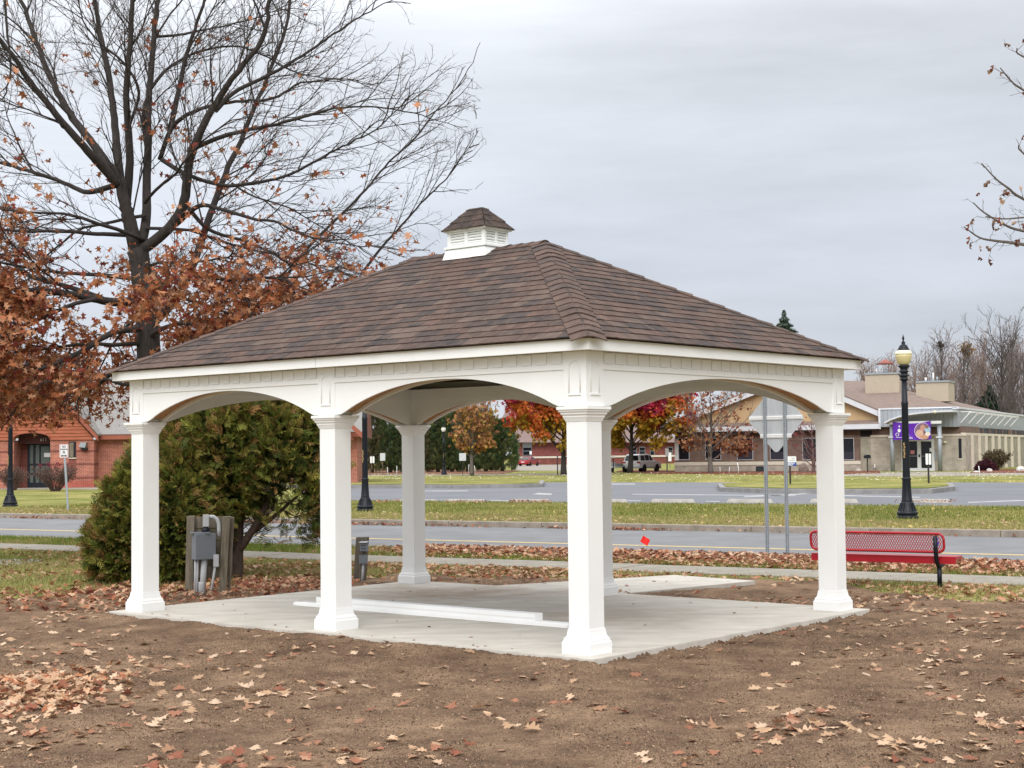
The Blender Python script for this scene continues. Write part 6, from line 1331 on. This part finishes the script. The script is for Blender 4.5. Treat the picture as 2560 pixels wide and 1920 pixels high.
MB().prism([(lx, .0, zlow), (o0, .0, zlow), (oc-.8*(o1-o0)/2, 0, zlow+.3), (oc, 0., zlow+.55), (oc+.8*(o1-o0)/2, 0, zlow+.3), (o1, .0, zlow), (rx_, .0, zlow), (gx, .0, gz)], (0, .15, 0)).build('gable_backing', M_siding, BL)
ts = np.linspace(0, math.pi, 15); zs_, zt_ = FL_.xz(80, 960+808/5.925)[1], FL_.xz(80, 960+722/5.925)[1]
arcp = [(oc+(o1-o0)/2*math.cos(t), -.13, zs_+(zt_-zs_)*math.sin(t)**.8) for t in ts]; MB().tube(arcp, .05, 6).build('arch_trim', M_redtrim, BL)
MB().box(o0, o1, 0.02, 1.69, zt_+.02, zt_+.1).build('porch_ceiling', M_maroon, BL)
for q in (rx_, lx):
    s_ = 1 if q > gx else -1
    MB().prism([(q+.35*s_, -.35, rz_-.22), (gx, -.35, gz+.02), (gx, -.35, gz+.42), (q+.35*s_, -.35, rz_+.12)], (0, .22, 0)).build('rake_board', M_redtrim, BL)
    MB().prism([(q+.4*s_, -.38, rz_+.13), (gx, -.38, gz+.43), (gx, -.38, gz+.55), (q+.4*s_, -.38, rz_+.25)], (0, 10, 0)).build('gable_roof', M_roofg, BL)
# wing to the right with its own roof
xw = FL_.xz(893, 1130, 1.1)[0]; ze_ = FL_.xz(300, 1098, 1.1)[1]
MB().box(.002, xw, 1.1, 10, 0, ze_).build('wing_wall', M_redbrick, BL); MB().box(-.3, -.001, .0, 1.2, 0, 1).build('return_wall', M_redbrick, BL) if False else None
MB().box(-.0, xw+.4, .55, .62, ze_-.02, ze_+.30).build('eave_board', M_redtrim, BL); MB().box(.0, xw+.3, .63, 1.09, ze_-.01, ze_+.05).build('eave_soffit', M_maroon, BL)
zr_ = ze_+4.6; MB().add([(-14, .5, ze_+.31), (xw+.5, .5, ze_+.31), (xw+.5, 7.5, zr_), (-14, 7.5, zr_), (xw+.5, 14.5, ze_+.3), (-14, 14.5, ze_+.3)], [(0, 1, 2, 3), (3, 2, 4, 5)]).build('wing_roof', M_roofg, BL)
MB().add([(xw+.45, .55, ze_), (xw+.45, 14.4, ze_), (xw+.45, 7.5, zr_-.3)], [(0, 1, 2)]).build('end_gable', M_redbrick2, BL)
g1x, g1z = FL_.xz(905, 1096, -.4); MB().prism([(g1x, -.4, g1z), (g1x-3.6, -.4, g1z+3.3), (g1x-3.6, -.4, g1z+3.7), (g1x+.2, -.4, g1z+.2)], (0, .3, 0)).build('end_rake', M_redtrim, BL); MB().prism([(g1x-.5, -.1, g1z-.1), (g1x-3.6, -.1, g1z-.1), (g1x-3.6, -.1, g1z+2.9)], (0, .2, 0)).build('end_gable_face', M_redbrick2, BL)
# --- long red brick building far behind ------------------------------------------------------------------
FF = Face(gnd(1290, 1166)*(262/gnd(1290, 1166)[1]), math.radians(-4))
FB = empty('school_building', (*FF.P0, GZ), FF.ang, 'long low red brick building with pinkish brown roof far behind the red trees', 'brick building')
def ffp(name, u0, v0, u1, v1, y0, y1, mm, par=None, ground=False): return fpart(name, u0, v0, u1, v1, y0, y1, mm, par or FB, FF, ground)
M_fb = brick_mat('far_red_brick', (.22, .06, .05), (.19, .05, .043), (.26, .12, .10), .6, .2)
ffp('brick_wall', 1298, 1106, 1690, 1168, 0, 20, M_fb, ground=True); ffp('brick_plinth', 1298, 1145, 1690, 1168, -.15, -.01, M_redbrick2, ground=True); ffp('pale_band', 1298, 1139.5, 1690, 1144, -.3, -.16, M_limest)
for u0, u1 in ((1307, 1329), (1581, 1592), (1598, 1613), (1625, 1636), (1667, 1682), (1440, 1460), (1480, 1500)):
    f_ = ffp('window_frame', u0, 1117, u1, 1138.5, -.1, -.005, M_galv); ffp('window_pane', u0+1, 1119, u1-1, 1137.5, -.15, -.105, M_glass, f_)
    ffp('window_transom', u0+1, 1127, u1-1, 1128, -.19, -.151, M_galv, f_)
ffp('grey_lintel', 1306, 1107, 1330, 1116.5, -.1, -.003, M_galv)
q0, q1 = FF.xz(1225, 1106, -1.5), FF.xz(1705, 1106, -1.5); rz1 = FF.xz(1290, 1019, 12)[1]
MB().add([(q0[0], -1.5, q0[1]), (q1[0], -1.5, q1[1]), (q1[0], 30, q1[1]), (q0[0], 30, q0[1]), (q0[0]+2, 12, rz1), (q1[0]-8, 12, rz1)], [(0, 1, 5, 4), (1, 2, 5), (2, 3, 4, 5), (3, 0, 4)]).build('roof', M_roofp, FB)
# ================================================================== CARS
M_tyre = mat('tyre', (.015, .015, .016), .9, .1); M_rimw = mat('alloy_wheel', (.55, .56, .58), .35, .05, metal=.6); M_tail = mat('tail_light', (.35, .01, .012), .25, .1); M_head = mat('clear_lamp', (.7, .7, .7), .2, .05)
def car(label, loc, head, paint, low, roofp, L_, W_, glassy, low_trim=None, suv=False, cat='car'):
    """low: lower body side profile, roofp: glasshouse profile (x forward, z up)"""
    c = empty('parked_car', loc, head, label, cat)
    def shell(prof, w0, w1, name, mm, y_in=None, bevel=.05):
        m = MB(); n = len(prof); zmin = min(p[1] for p in prof); zmax = max(p[1] for p in prof); vs = []
        for s_ in (-1, 1):
            for x, z in prof: f = (z-zmin)/(zmax-zmin); vs.append((x, s_*(w0+(w1-w0)*f), z))
        m.add(vs, [tuple(range(n-1, -1, -1)), tuple(range(n, 2*n))]+[(i, (i+1) % n, n+(i+1) % n, n+i) for i in range(n)]); return m.build(name, mm, c, bevel=bevel)
    body = shell(low, W_/2*.97, W_/2, 'body', paint); shell(roofp, W_/2*.93, W_/2*.74, 'cabin', paint, bevel=.04)
    for nm, poly, side in glassy:
        if side:
            for s_ in (-1, 1):
                zmin = min(p[1] for p in roofp); zmax = max(p[1] for p in roofp); vs = [(x, s_*(W_/2*.93+(W_/2*.74-W_/2*.93)*(z-zmin)/(zmax-zmin)+.006), z) for x, z in poly]
                MB().prism(vs, (0, -.004*s_, 0)).build(nm, M_glass, c)
        else:
            (x0, z0), (x1, z1_) = poly; w0 = W_/2*.80; w1 = W_/2*.66; s_ = -1 if x0 < 0 else 1
            MB().prism([(x0+.02*s_, -w0, z0), (x0+.02*s_, w0, z0), (x1+.02*s_, w1, z1_), (x1+.02*s_, -w1, z1_)], (0, 0, .004)).build(nm, M_glass, c)
    wr = .37 if suv else .32
    for x in (L_*.30, -L_*.29):
        for s_ in (-1, 1):
            wl = empty('wheel', (x, s_*(W_/2-.1), wr), 0); wl.parent = c; wl.rotation_euler = (math.pi/2, 0, 0)
            MB().lathe([(wr*.7, -.11), (wr*.97, -.10), (wr, -.06), (wr, .06), (wr*.97, .10), (wr*.7, .11)], 20).build('tyre', M_tyre, wl)
            m = MB().lathe([(wr*.68, -.09), (wr*.68, .09)], 16); 
            for k in range(5): a = k*1.2566; m.obox((wr*.34*math.cos(a), wr*.34*math.sin(a), 0), (wr*.32, .035, .105), ((math.cos(a), math.sin(a), 0), (-math.sin(a), math.cos(a), 0), (0, 0, 1)))
            m.build('rim', M_rimw, wl)
    r_ = -L_/2
    for s_ in (-1, 1):
        zl = (.80, 1.02) if suv else (.74, .92); MB().box(r_-.01, r_+.12, s_*W_/2*.99 if s_ < 0 else W_/2*.66, -W_/2*.66 if s_ < 0 else W_/2*.99, *zl).build('tail_light', M_tail, c, bevel=.01)
        MB().box(L_/2-.14, L_/2+.0, s_*W_/2*.97 if s_ < 0 else W_/2*.6, -W_/2*.6 if s_ < 0 else W_/2*.97, .62, .78).build('headlight', M_head, c, bevel=.01)
        MB().box(L_*.15, L_*.15+.12, s_*(W_/2+.11)-.10, s_*(W_/2+.11)+.10, .98, 1.12).build('mirror', paint, c, bevel=.02)
    MB().box(r_-.03, r_+.06, -.26, .26, .62 if suv else .58, .74 if suv else .70).build('number_plate', M_whitep, c)
    MB().box(r_-.06, r_+.2, -W_/2*.96, W_/2*.96, .36, .58).build('rear_bumper', low_trim or paint, c, bevel=.05); MB().box(L_/2-.2, L_/2+.06, -W_/2*.96, W_/2*.96, .32, .58).build('front_bumper', low_trim or paint, c, bevel=.05)
    if low_trim: 
        for s_ in (-1, 1): MB().box(-L_*.2, L_*.2, s_*W_/2-.02, s_*W_/2+.02, .36, .56).build('sill_cladding', low_trim, c, bevel=.01)
    for x in (L_*.30, -L_*.29):
        for s_ in (-1, 1): MB().prism([(x+wr*1.14*math.cos(t), s_*(W_/2+.004), wr+wr*1.14*math.sin(t)) for t in np.linspace(0, 2*math.pi, 18)[:-1]], (0, -.06*s_, 0)).build('wheel_arch', M_dark, c)
    return c
M_wcar = mat('white_car_paint', (.86, .87, .88), .25, .02, spec=.5); M_rcar = mat('red_car_paint', (.28, .008, .018), .2, .05, spec=.6); M_scar = mat('silver_cladding', (.45, .46, .47), .4, .05)
g = gnd(1606, 1180)
car('white sport utility car parked beyond the red and gold tree, seen from its right rear', (*g, GZ), math.radians(58), M_wcar, [(-2.3, .42), (2.28, .40), (2.3, .78), (2.1, .98), (1.05, 1.05), (-2.28, 1.06), (-2.32, .8)], [(-2.25, 1.05), (1.0, 1.05), (.35, 1.66), (-.2, 1.74), (-1.85, 1.72), (-2.05, 1.64)], 4.6, 1.86,
    [('rear_quarter_window', [(-1.95, 1.12), (-1.05, 1.12), (-1.05, 1.60), (-1.80, 1.58)], True), ('side_window', [(-.97, 1.12), (-.12, 1.12), (-.12, 1.62), (-.97, 1.62)], True), ('side_window', [(-.04, 1.12), (.74, 1.12), (.28, 1.60), (-.04, 1.62)], True), ('rear_window', [(-2.23, 1.12), (-2.08, 1.60)], False), ('windscreen', [(.93, 1.12), (.42, 1.60)], False)], M_scar, True)
g = gnd(1322, 1165); g = g*(236/g[1])
car('dark red saloon car parked by the far brick wall at the end of the hedge', (*g, GZ), math.radians(66), M_rcar, [(-2.3, .34), (2.3, .32), (2.34, .66), (1.9, .84), (.95, .95), (-1.5, .98), (-2.25, .92), (-2.36, .66)], [(-1.75, .95), (1.15, .94), (.25, 1.42), (-.25, 1.47), (-.75, 1.44)], 4.65, 1.82,
    [('side_window', [(-1.2, 1.0), (-.25, 1.0), (-.25, 1.38), (-.72, 1.37)], True), ('side_window', [(-.17, 1.0), (.85, 1.0), (.2, 1.37), (-.17, 1.40)], True), ('rear_window', [(-1.68, 1.0), (-.86, 1.41)], False), ('windscreen', [(1.05, 1.0), (.35, 1.38)], False)])
g = gnd(1545, 1181); tr2 = empty('utility_trailer', (*g, GZ), math.radians(50), 'low pale trailer with dark wheels half hidden left of the white car', 'trailer')
MB().box(-1.4, 1.4, -.7, .7, .45, .62).build('trailer_bed', M_ctrim, tr2, bevel=.03); MB().box(-1.4, -1.34, -.7, .7, .62, 1.0).build('tail_rail', M_galv, tr2)
for s_ in (-1, 1): MB().box(-1.3, 1.3, s_*.68-.02, s_*.68+.02, .621, .85).build('side_rail', M_galv, tr2)
for s_ in (-1, 1): o = MB().lathe([(.2, -.09), (.3, -.08), (.3, .08), (.2, .09)], 16).build('wheel', M_tyre, tr2); o.rotation_euler = (math.pi/2, 0, 0); o.location = (0, s_*.8, .3)
MB().bar((1.4, 0, .5), (2.4, 0, .45), .1, .1).build('drawbar', M_dark, tr2)
# ================================================================== GRASS AND FALLEN LEAVES
LT1, LF1 = leaf_template(.30, .35)
def blades(name, area, n, h0, h1, wd, pal, zf, keep=None, par=None):
    x0, x1, y0, y1 = area; a = rng.uniform(x0, x1, n); b = rng.uniform(y0, y1, n); P = a[:, None]*DR+b[:, None]*NR
    vis = (np.abs(P[:, 0]/np.maximum(P[:, 1], 1)) < .37) & (P[:, 1] > 8); P = P[vis]
    if keep is not None: P = P[rng.random(len(P)) < keep(P[:, 0], P[:, 1])]
    n = len(P); z = zf(P[:, 0], P[:, 1]); h = rng.uniform(h0, h1, n); an = rng.random(n)*6.283; w_ = rng.uniform(.6, 1.2, n)*wd; ln = rng.uniform(.1, .8, n)*h; a2 = rng.random(n)*6.283
    B = np.column_stack([P, z]); D = np.column_stack([np.cos(an), np.sin(an), np.zeros(n)])*w_[:, None]
    V = np.stack([B-D, B+D, B+np.column_stack([np.cos(a2)*ln, np.sin(a2)*ln, h])], 1).reshape(-1, 3)
    pt = fbm(P[:, 0], P[:, 1], .35, 3); c = pick(pal[0], n, .25); c2 = pick(pal[1], n, .25); s_ = rng.random(n) < np.clip((pt-.42)*5, .1, .9); c[s_] = c2[s_]
    return tag(arr_obj(name, V, np.arange(3*n).reshape(-1, 3), M_grass, col=np.repeat(c, 3, axis=0)), kind='stuff')
GR = [(.11, .17, .02), (.15, .21, .03), (.085, .13, .02), (.18, .22, .045)]; GY = [(.30, .28, .09), (.36, .31, .13), (.24, .22, .07), (.40, .33, .17)]
flat = lambda x, y: np.full(len(x), GZ)
blades('verge_grass', (-34, -2, 22.3, 24.3), 55000, .04, .10, .007, (GR, GY), flat)
blades('lawn_grass', (-32, -2, 14, 20.9), 90000, .03, .08, .007, (GY, [(.16, .17, .04), (.20, .19, .06), (.13, .15, .035)]), flat, keep=lambda x, y: np.where(in_pad(x, y, .3), 0, np.clip(1-soil_mask(x, y)*1.1, .0, 1)))
blades('far_verge_grass', (-48, -4, 38.9, 49.5), 55000, .04, .11, .014, ([(.15, .18, .035), (.19, .21, .05), (.12, .15, .03), (.24, .23, .07)], [(.27, .25, .08), (.32, .28, .11)]), flat)
blades('far_verge_grass', (-48, -4, 34.9, 38.9), 40000, .04, .08, .014, (GY, [(.23, .23, .08), (.30, .25, .11), (.26, .20, .09)]), flat)
# straw and grass crumbs on the soil
n = 34000; P = np.column_stack([rng.uniform(-6.5, 7.5, n), rng.uniform(8.2, 20, n)]); k = (soil_mask(P[:, 0], P[:, 1]) > .3) & ~in_pad(P[:, 0], P[:, 1], .02) & (np.abs(P[:, 0]/P[:, 1]) < .36) & (rng.random(n) < np.clip((fbm(P[:, 0], P[:, 1], .9, 3)-.28)*3, .03, 1)); P = P[k]; n = len(P)
z = soil_z(P[:, 0], P[:, 1])+.004; a = rng.random(n)*6.283; l_ = rng.uniform(.01, .045, n); d = np.column_stack([np.cos(a)*l_, np.sin(a)*l_, rng.uniform(-.1, .35, n)*l_]); B = np.column_stack([P, z]); e = np.column_stack([-np.sin(a), np.cos(a), np.zeros(n)])*.0022
V = np.stack([B-e, B+e, B+d+e, B+d-e], 1).reshape(-1, 3); c = pick([(.34, .24, .14), (.26, .175, .10), (.10, .065, .045), (.07, .045, .032), (.13, .085, .055), (.20, .13, .08)], n, .2)
tag(arr_obj('straw_litter', V, np.arange(4*n).reshape(-1, 4), M_grass, col=np.repeat(c, 4, axis=0)), kind='stuff')
# clods of soil
n = 30000; P = np.column_stack([rng.uniform(-6, 7, n), rng.uniform(8.4, 20, n)]); dx, dy = P[:, 0]-PO[0], P[:, 1]-PO[1]; A2 = dx*PA[0]+dy*PA[1]; B2 = dx*PB[0]+dy*PB[1]; dd = np.maximum.reduce([-SE-A2, A2-WID-SE, -SE-B2, B2-2*BAY-SE])
k = (soil_mask(P[:, 0], P[:, 1]) > .4) & (dd > .03) & (rng.random(n) < .40*np.clip((fbm(P[:, 0]+3, P[:, 1], 1.3, 3)-.25)*3, .1, 1)+.6*np.exp(-np.clip(dd, 0, 9)/.30)); P = P[k]; n = len(P); r_ = rng.uniform(.002, .008, n)*rng.uniform(.6, 1.4, n)*np.where(rng.random(n) < .03, 2.6, 1)
ico = np.array([(0, 0, 1), (.9, 0, .3), (.28, .85, .3), (-.72, .53, .3), (-.72, -.53, .3), (.28, -.85, .3), (.6, .5, -.4), (-.5, .1, -.5), (.1, -.6, -.5)]); icf = np.array([(0, 1, 2), (0, 2, 3), (0, 3, 4), (0, 4, 5), (0, 5, 1), (1, 6, 2), (2, 7, 3), (3, 7, 4), (4, 8, 5), (5, 8, 1), (1, 8, 6), (2, 6, 7), (4, 7, 8)])
X = rand_dirs(n); Y_ = rand_dirs(n); V, Fq, C = scatter(ico, icf, np.column_stack([P, soil_z(P[:, 0], P[:, 1])+r_*.3]), X, Y_, r_, pick([(.15, .095, .062), (.21, .135, .088), (.10, .065, .045), (.17, .11, .072), (.19, .125, .082), (.30, .21, .14)], n, .2)); tag(arr_obj('soil_clods', V, Fq, attr_mat('soil_clod', .95), col=C), kind='stuff')
n = 230000; P = np.column_stack([rng.uniform(-5, 6, n), 8.4+7.5*rng.random(n)**1.5]); k = (np.abs(P[:, 0]/P[:, 1]) < .355) & (soil_mask(P[:, 0], P[:, 1]) > .5) & ~in_pad(P[:, 0], P[:, 1], .02) & (rng.random(n) < np.clip((fbm(P[:, 0], P[:, 1]+5, 2.2, 4)-.26)*2.6, .12, 1)); P = P[k]; n = len(P)
tet = np.array([(1, 0, -.3), (-.5, .87, -.3), (-.5, -.87, -.3), (0, 0, .8)]); tef = np.array([(0, 1, 3), (1, 2, 3), (2, 0, 3)]); r_ = rng.uniform(.002, .0075, n)*np.where(rng.random(n) < .05, 1.8, 1); an = rng.random(n)*6.283
V, Fq, C = scatter(tet, tef, np.column_stack([P, soil_z(P[:, 0], P[:, 1])+.001]), np.column_stack([np.cos(an), np.sin(an), rng.normal(0, .2, n)]), np.column_stack([-np.sin(an), np.cos(an), rng.normal(0, .2, n)]), r_, pick([(.10, .062, .042), (.16, .10, .066), (.24, .155, .10), (.34, .23, .15), (.42, .30, .20), (.07, .045, .033), (.20, .13, .085)], n, .25)); tag(arr_obj('soil_crumbs', V, Fq, M_grass, col=C), kind='stuff')
# leaf litter, as density fields over the ground
TAN = [(.52, .35, .22), (.44, .28, .17), (.58, .42, .29), (.34, .19, .115), (.49, .31, .19)]; RUS = [(.30, .11, .055), (.38, .16, .085), (.22, .075, .045), (.44, .23, .14), (.17, .06, .04), (.50, .30, .20)]
def leaves(P, z, size, pal, tilt=.5, name=None, mat_=None, single=False):
    n = len(P); up = rand_dirs(n)*np.array([tilt, tilt, .2])+np.array([0, 0, 1]); a = rng.random(n)*6.283; Yv = np.column_stack([np.cos(a), np.sin(a), np.zeros(n)]); Yv = Yv-up*np.sum(Yv*up, 1, keepdims=True)/np.sum(up*up, 1, keepdims=True); X = np.cross(Yv, up)
    fl = np.where(rng.random(n) < .45, -1, 1)[:, None]; X = X*fl
    return np.column_stack([P, z]), X, Yv, size, pal
def verge_pts(n, a0, a1, b0, b1, dens): 
    a = rng.uniform(a0, a1, n); b = rng.uniform(b0, b1, n); P = a[:, None]*DR+b[:, None]*NR; k = (np.abs(P[:, 0]/P[:, 1]) < .37) & (rng.random(n) < dens(P[:, 0], P[:, 1], a, b)); return P[k]
def uS(x, y): return x/y*F+1280                       # image column, used only to read densities off the photograph
groups = []
# heap along the road
P = verge_pts(30000, -30, -3, 22.35, 24.45, lambda x, y, a, b: np.interp(uS(x, y), [0, 880, 960, 1080, 2600], [.012, .03, .35, 1, 1])*np.clip(.62+1.0*(b-22.3)/1.6+(fbm(x, y, 1.2, 3)-.5)*2.4, .06, 1))
hz_ = GZ+rng.random(len(P))*np.interp(uS(P[:, 0], P[:, 1]), [900, 1100], [.1, 1])*.10*np.clip((P@NR-22.3)/1.2, .2, 1); groups.append((P, hz_+.02, RUS+TAN[:3], .75))
# between pad and footpath
P = verge_pts(34000, -30, -2, 15.5, 20.9, lambda x, y, a, b: np.where(in_pad(x, y, .05), 0, 1)*np.clip(1.6-soil_mask(x, y)*1.5, .03, 1)*np.clip((fbm(x, y, .7, 3)-.30)*3.4, .05, 1)*np.interp(uS(x, y), [0, 300, 600, 800, 1300, 1650, 1700, 2100, 2560], [.12, .3, .7, .7, 1.3, 1.2, .35, .6, .5]))
groups.append((P, ground_z(P[:, 0], P[:, 1])+.012+rng.random(len(P))*.03, TAN+RUS[:4], .6))
# drift under the shrubs
P = np.column_stack([rng.uniform(-7.6, -2.2, 9000), rng.uniform(16.8, 24, 9000)]); sh = np.exp(-(((P[:, 0]+5.2)/1.7)**2+((P[:, 1]-20.3)/1.2)**2))+np.exp(-(((P[:, 0]+3.4)/1.6)**2+((P[:, 1]-21.6)/1.1)**2))+.5*np.exp(-(((P[:, 0]+6.4)/1.2)**2+((P[:, 1]-18.6)/.35)**2)); k = (rng.random(len(P)) < sh*.62) & ~in_pad(P[:, 0], P[:, 1], .03); P = P[k]
groups.append((P, ground_z(P[:, 0], P[:, 1])+.01+rng.random(len(P))*.06, RUS+TAN[:2], .8))
# heap at the left foreground
hp_ = gnd(40, 1745); P = hp_+rng.normal(0, 1, (1500, 2))*np.array([.36, .62]); P = P[(np.abs(P[:, 0]/P[:, 1]) < .37)]; d2 = np.exp(-(((P[:, 0]-hp_[0])/.4)**2+((P[:, 1]-hp_[1])/.65)**2)); groups.append((P, ground_z(P[:, 0], P[:, 1])+.012+rng.random(len(P))*d2*.11, TAN+[(.42, .18, .09), (.33, .12, .06), (.60, .36, .22)], .7))
# scattered on the soil in front
n = 26000; P = np.column_stack([rng.uniform(-5.5, 6.5, n), rng.uniform(8.6, 19, n)]); u_ = uS(P[:, 0], P[:, 1]); y_ = P[:, 1]
dn_ = np.interp(y_, [8.6, 9.6, 10.6, 11.6, 13, 16, 19], [.24, .22, .17, .12, .09, .10, .18])*np.interp(u_, [0, 350, 800, 1200, 1500, 1900, 2300, 2560], [1.8, 1.5, .9, .45, .5, .9, 1.3, 1.4])*np.clip((fbm(P[:, 0], P[:, 1], 1.5, 3)-.30)*4.2, .10, 1.8)
k = (rng.random(n) < dn_*.85) & ~in_pad(P[:, 0], P[:, 1], .0) & (np.abs(P[:, 0]/P[:, 1]) < .37); P = P[k]; groups.append((P, soil_z(P[:, 0], P[:, 1])+.012, TAN+[(.40, .22, .14), (.33, .15, .09), (.58, .40, .27)], .35))
# far verge and beyond
P = verge_pts(8000, -48, -4, 34.9, 49.5, lambda x, y, a, b: np.clip((fbm(x, y, .4, 3)-.25)*2.2, .1, 1)*np.interp(b, [34.9, 38.5, 39.5, 49], [1, .9, .35, .25])); groups.append((P, np.full(len(P), GZ+.03), TAN+[(.55, .42, .16)], .5))
P = verge_pts(3500, -44, -5, 34.15, 34.54, lambda x, y, a, b: np.clip((fbm(x, y, .25, 2)-.3)*4, .05, 1)); groups.append((P, np.full(len(P), -.20)+rng.random(len(P))*.05, RUS, .7))
P = np.vstack([gnd(u0+rng.random()*(u1-u0), 1258.5+rng.random()*2.5) for u0, u1 in ((905, 1000), (1115, 1216), (1274, 1377), (2235, 2391), (1274, 1377)) for _ in range(60)]); groups.append((P, np.full(len(P), GZ+.05)+rng.random(len(P))*.1, RUS, .8))
P = verge_pts(5000, -110, -20, 91, 126, lambda x, y, a, b: .6+0*x); groups.append((P, np.full(len(P), GZ+.05), [(.62, .56, .40), (.55, .48, .25), (.66, .62, .5)], .6))
# stray leaves on pad, footpath and path
P = np.vstack([pav(rng.uniform(-.2, WID), rng.uniform(-.2, 2*BAY)) for _ in range(26)]+[pav(-.28+rng.random()*.1, rng.uniform(0, 6.4)) for _ in range(16)]+[S(rng.uniform(-26, -4), rng.uniform(21, 22.2)) for _ in range(60)]); groups.append((P, np.where(in_pad(P[:, 0], P[:, 1]), .006, -.065), RUS[:3]+[(.09, .045, .03)], .3))
AP, AZ, AC, AT, AS = [], [], [], [], []
for gi, (P, z, pal, tl) in enumerate(groups):
    n = len(P); AP.append(P); AZ.append(z); AC.append(pick(pal, n, .18)); AT.append(np.full(n, tl)); s_ = rng.uniform(.055, .14, n)
    if gi in (5, 8): s_ = s_*1.25
    if gi == 9: s_ = s_*.45
    if gi == 8: s_ = s_*1.1
    AS.append(s_)
AP, AZ, AC, AT, AS = np.concatenate(AP), np.concatenate(AZ), np.concatenate(AC), np.concatenate(AT), np.concatenate(AS)
n = len(AP); print('litter leaves', n)
up = rand_dirs(n)*np.column_stack([AT, AT, AT*.3])+np.array([0, 0, 1]); a = rng.random(n)*6.283; Yv = np.column_stack([np.cos(a), np.sin(a), np.zeros(n)]); Yv = Yv-up*(np.sum(Yv*up, 1)/np.sum(up*up, 1))[:, None]; X = np.cross(Yv, up)*np.where(rng.random(n) < .4, -1, 1)[:, None]
P3 = np.column_stack([AP, AZ]); dist = np.linalg.norm(P3-np.array([0, 0, CZ]), axis=1); order = np.argsort(dist/AS)
infr = np.abs(P3[:, 0]/P3[:, 1]) < .345; vrow = (P3[:, 2]-CZ)/P3[:, 1]; infr &= vrow > -.208; order = np.concatenate([order[infr[order]], order[~infr[order]]])
near, far = order[:300], order[300:]
TM = [leaf_template(f, b) for f, b in ((.18, .25), (.08, -.2), (.35, .15), (.0, .5), (-.25, .3), (.15, -.45))]
TV = np.array([t[0] for t in TM]); 
def inst(idx, name):
    tsel = rng.integers(0, len(TM), len(idx)); Vs, Fs, Cs, o_ = [], [], [], 0
    for k in range(len(TM)):
        ii = idx[tsel == k]; V, Fq, C = scatter(TM[k][0]-np.array([0, .5, 0]), TM[k][1], P3[ii], X[ii], Yv[ii], AS[ii], AC[ii], rng.uniform(.55, 1.1, len(ii))); Vs.append(V); Fs.append(Fq+o_); Cs.append(C); o_ += len(V)
    return tag(arr_obj(name, np.concatenate(Vs), np.concatenate(Fs), M_leaf, col=np.concatenate(Cs)), kind='stuff')
inst(far, 'fallen_leaves')
ZN = (('left foreground, by the leaf heap', 'fallen leaves on the soil, left foreground'), ('middle foreground, before the corner post', 'fallen leaves on the soil, middle foreground'), ('right foreground, beside the pad', 'fallen leaves on the soil, right foreground'))
KC = ['tan', 'tan', 'pale buff', 'brown', 'tan', 'brown', 'dark brown', 'pale buff', 'dark red brown']
PALS = {}
for i in near:
    k = int(rng.integers(0, len(TM))); key = (k, int(rng.integers(0, 9)))
    if key not in PALS:
        c = np.array((TAN+[(.40, .22, .14), (.33, .15, .09), (.58, .40, .27), (.26, .10, .06)])[key[1]])
        PALS[key] = arr_mesh('fallen_leaf', TM[k][0]-np.array([0, .5, 0]), TM[k][1], np.tile(c, (len(TM[k][0]), 1)))
    o = link_mesh('fallen_leaf', PALS[key], M_leaf); x = unit(X[i]); y = unit(Yv[i]-x*np.dot(x, Yv[i])); zz = np.cross(x, y)*random.uniform(.6, 2.6); s_ = float(AS[i])
    o.matrix_world = Matrix(((x[0]*s_, y[0]*s_, zz[0]*s_, P3[i][0]), (x[1]*s_, y[1]*s_, zz[1]*s_, P3[i][1]), (x[2]*s_, y[2]*s_, zz[2]*s_, P3[i][2]+.004), (0, 0, 0, 1)))
    u_ = P3[i][0]/P3[i][1]*F+1280; zn = ZN[0] if u_ < 900 else ZN[1] if u_ < 1650 else ZN[2]
    tag(o, 'curled %s oak leaf lying on the soil, %s' % (KC[key[1]], zn[0]), 'leaf', zn[1])
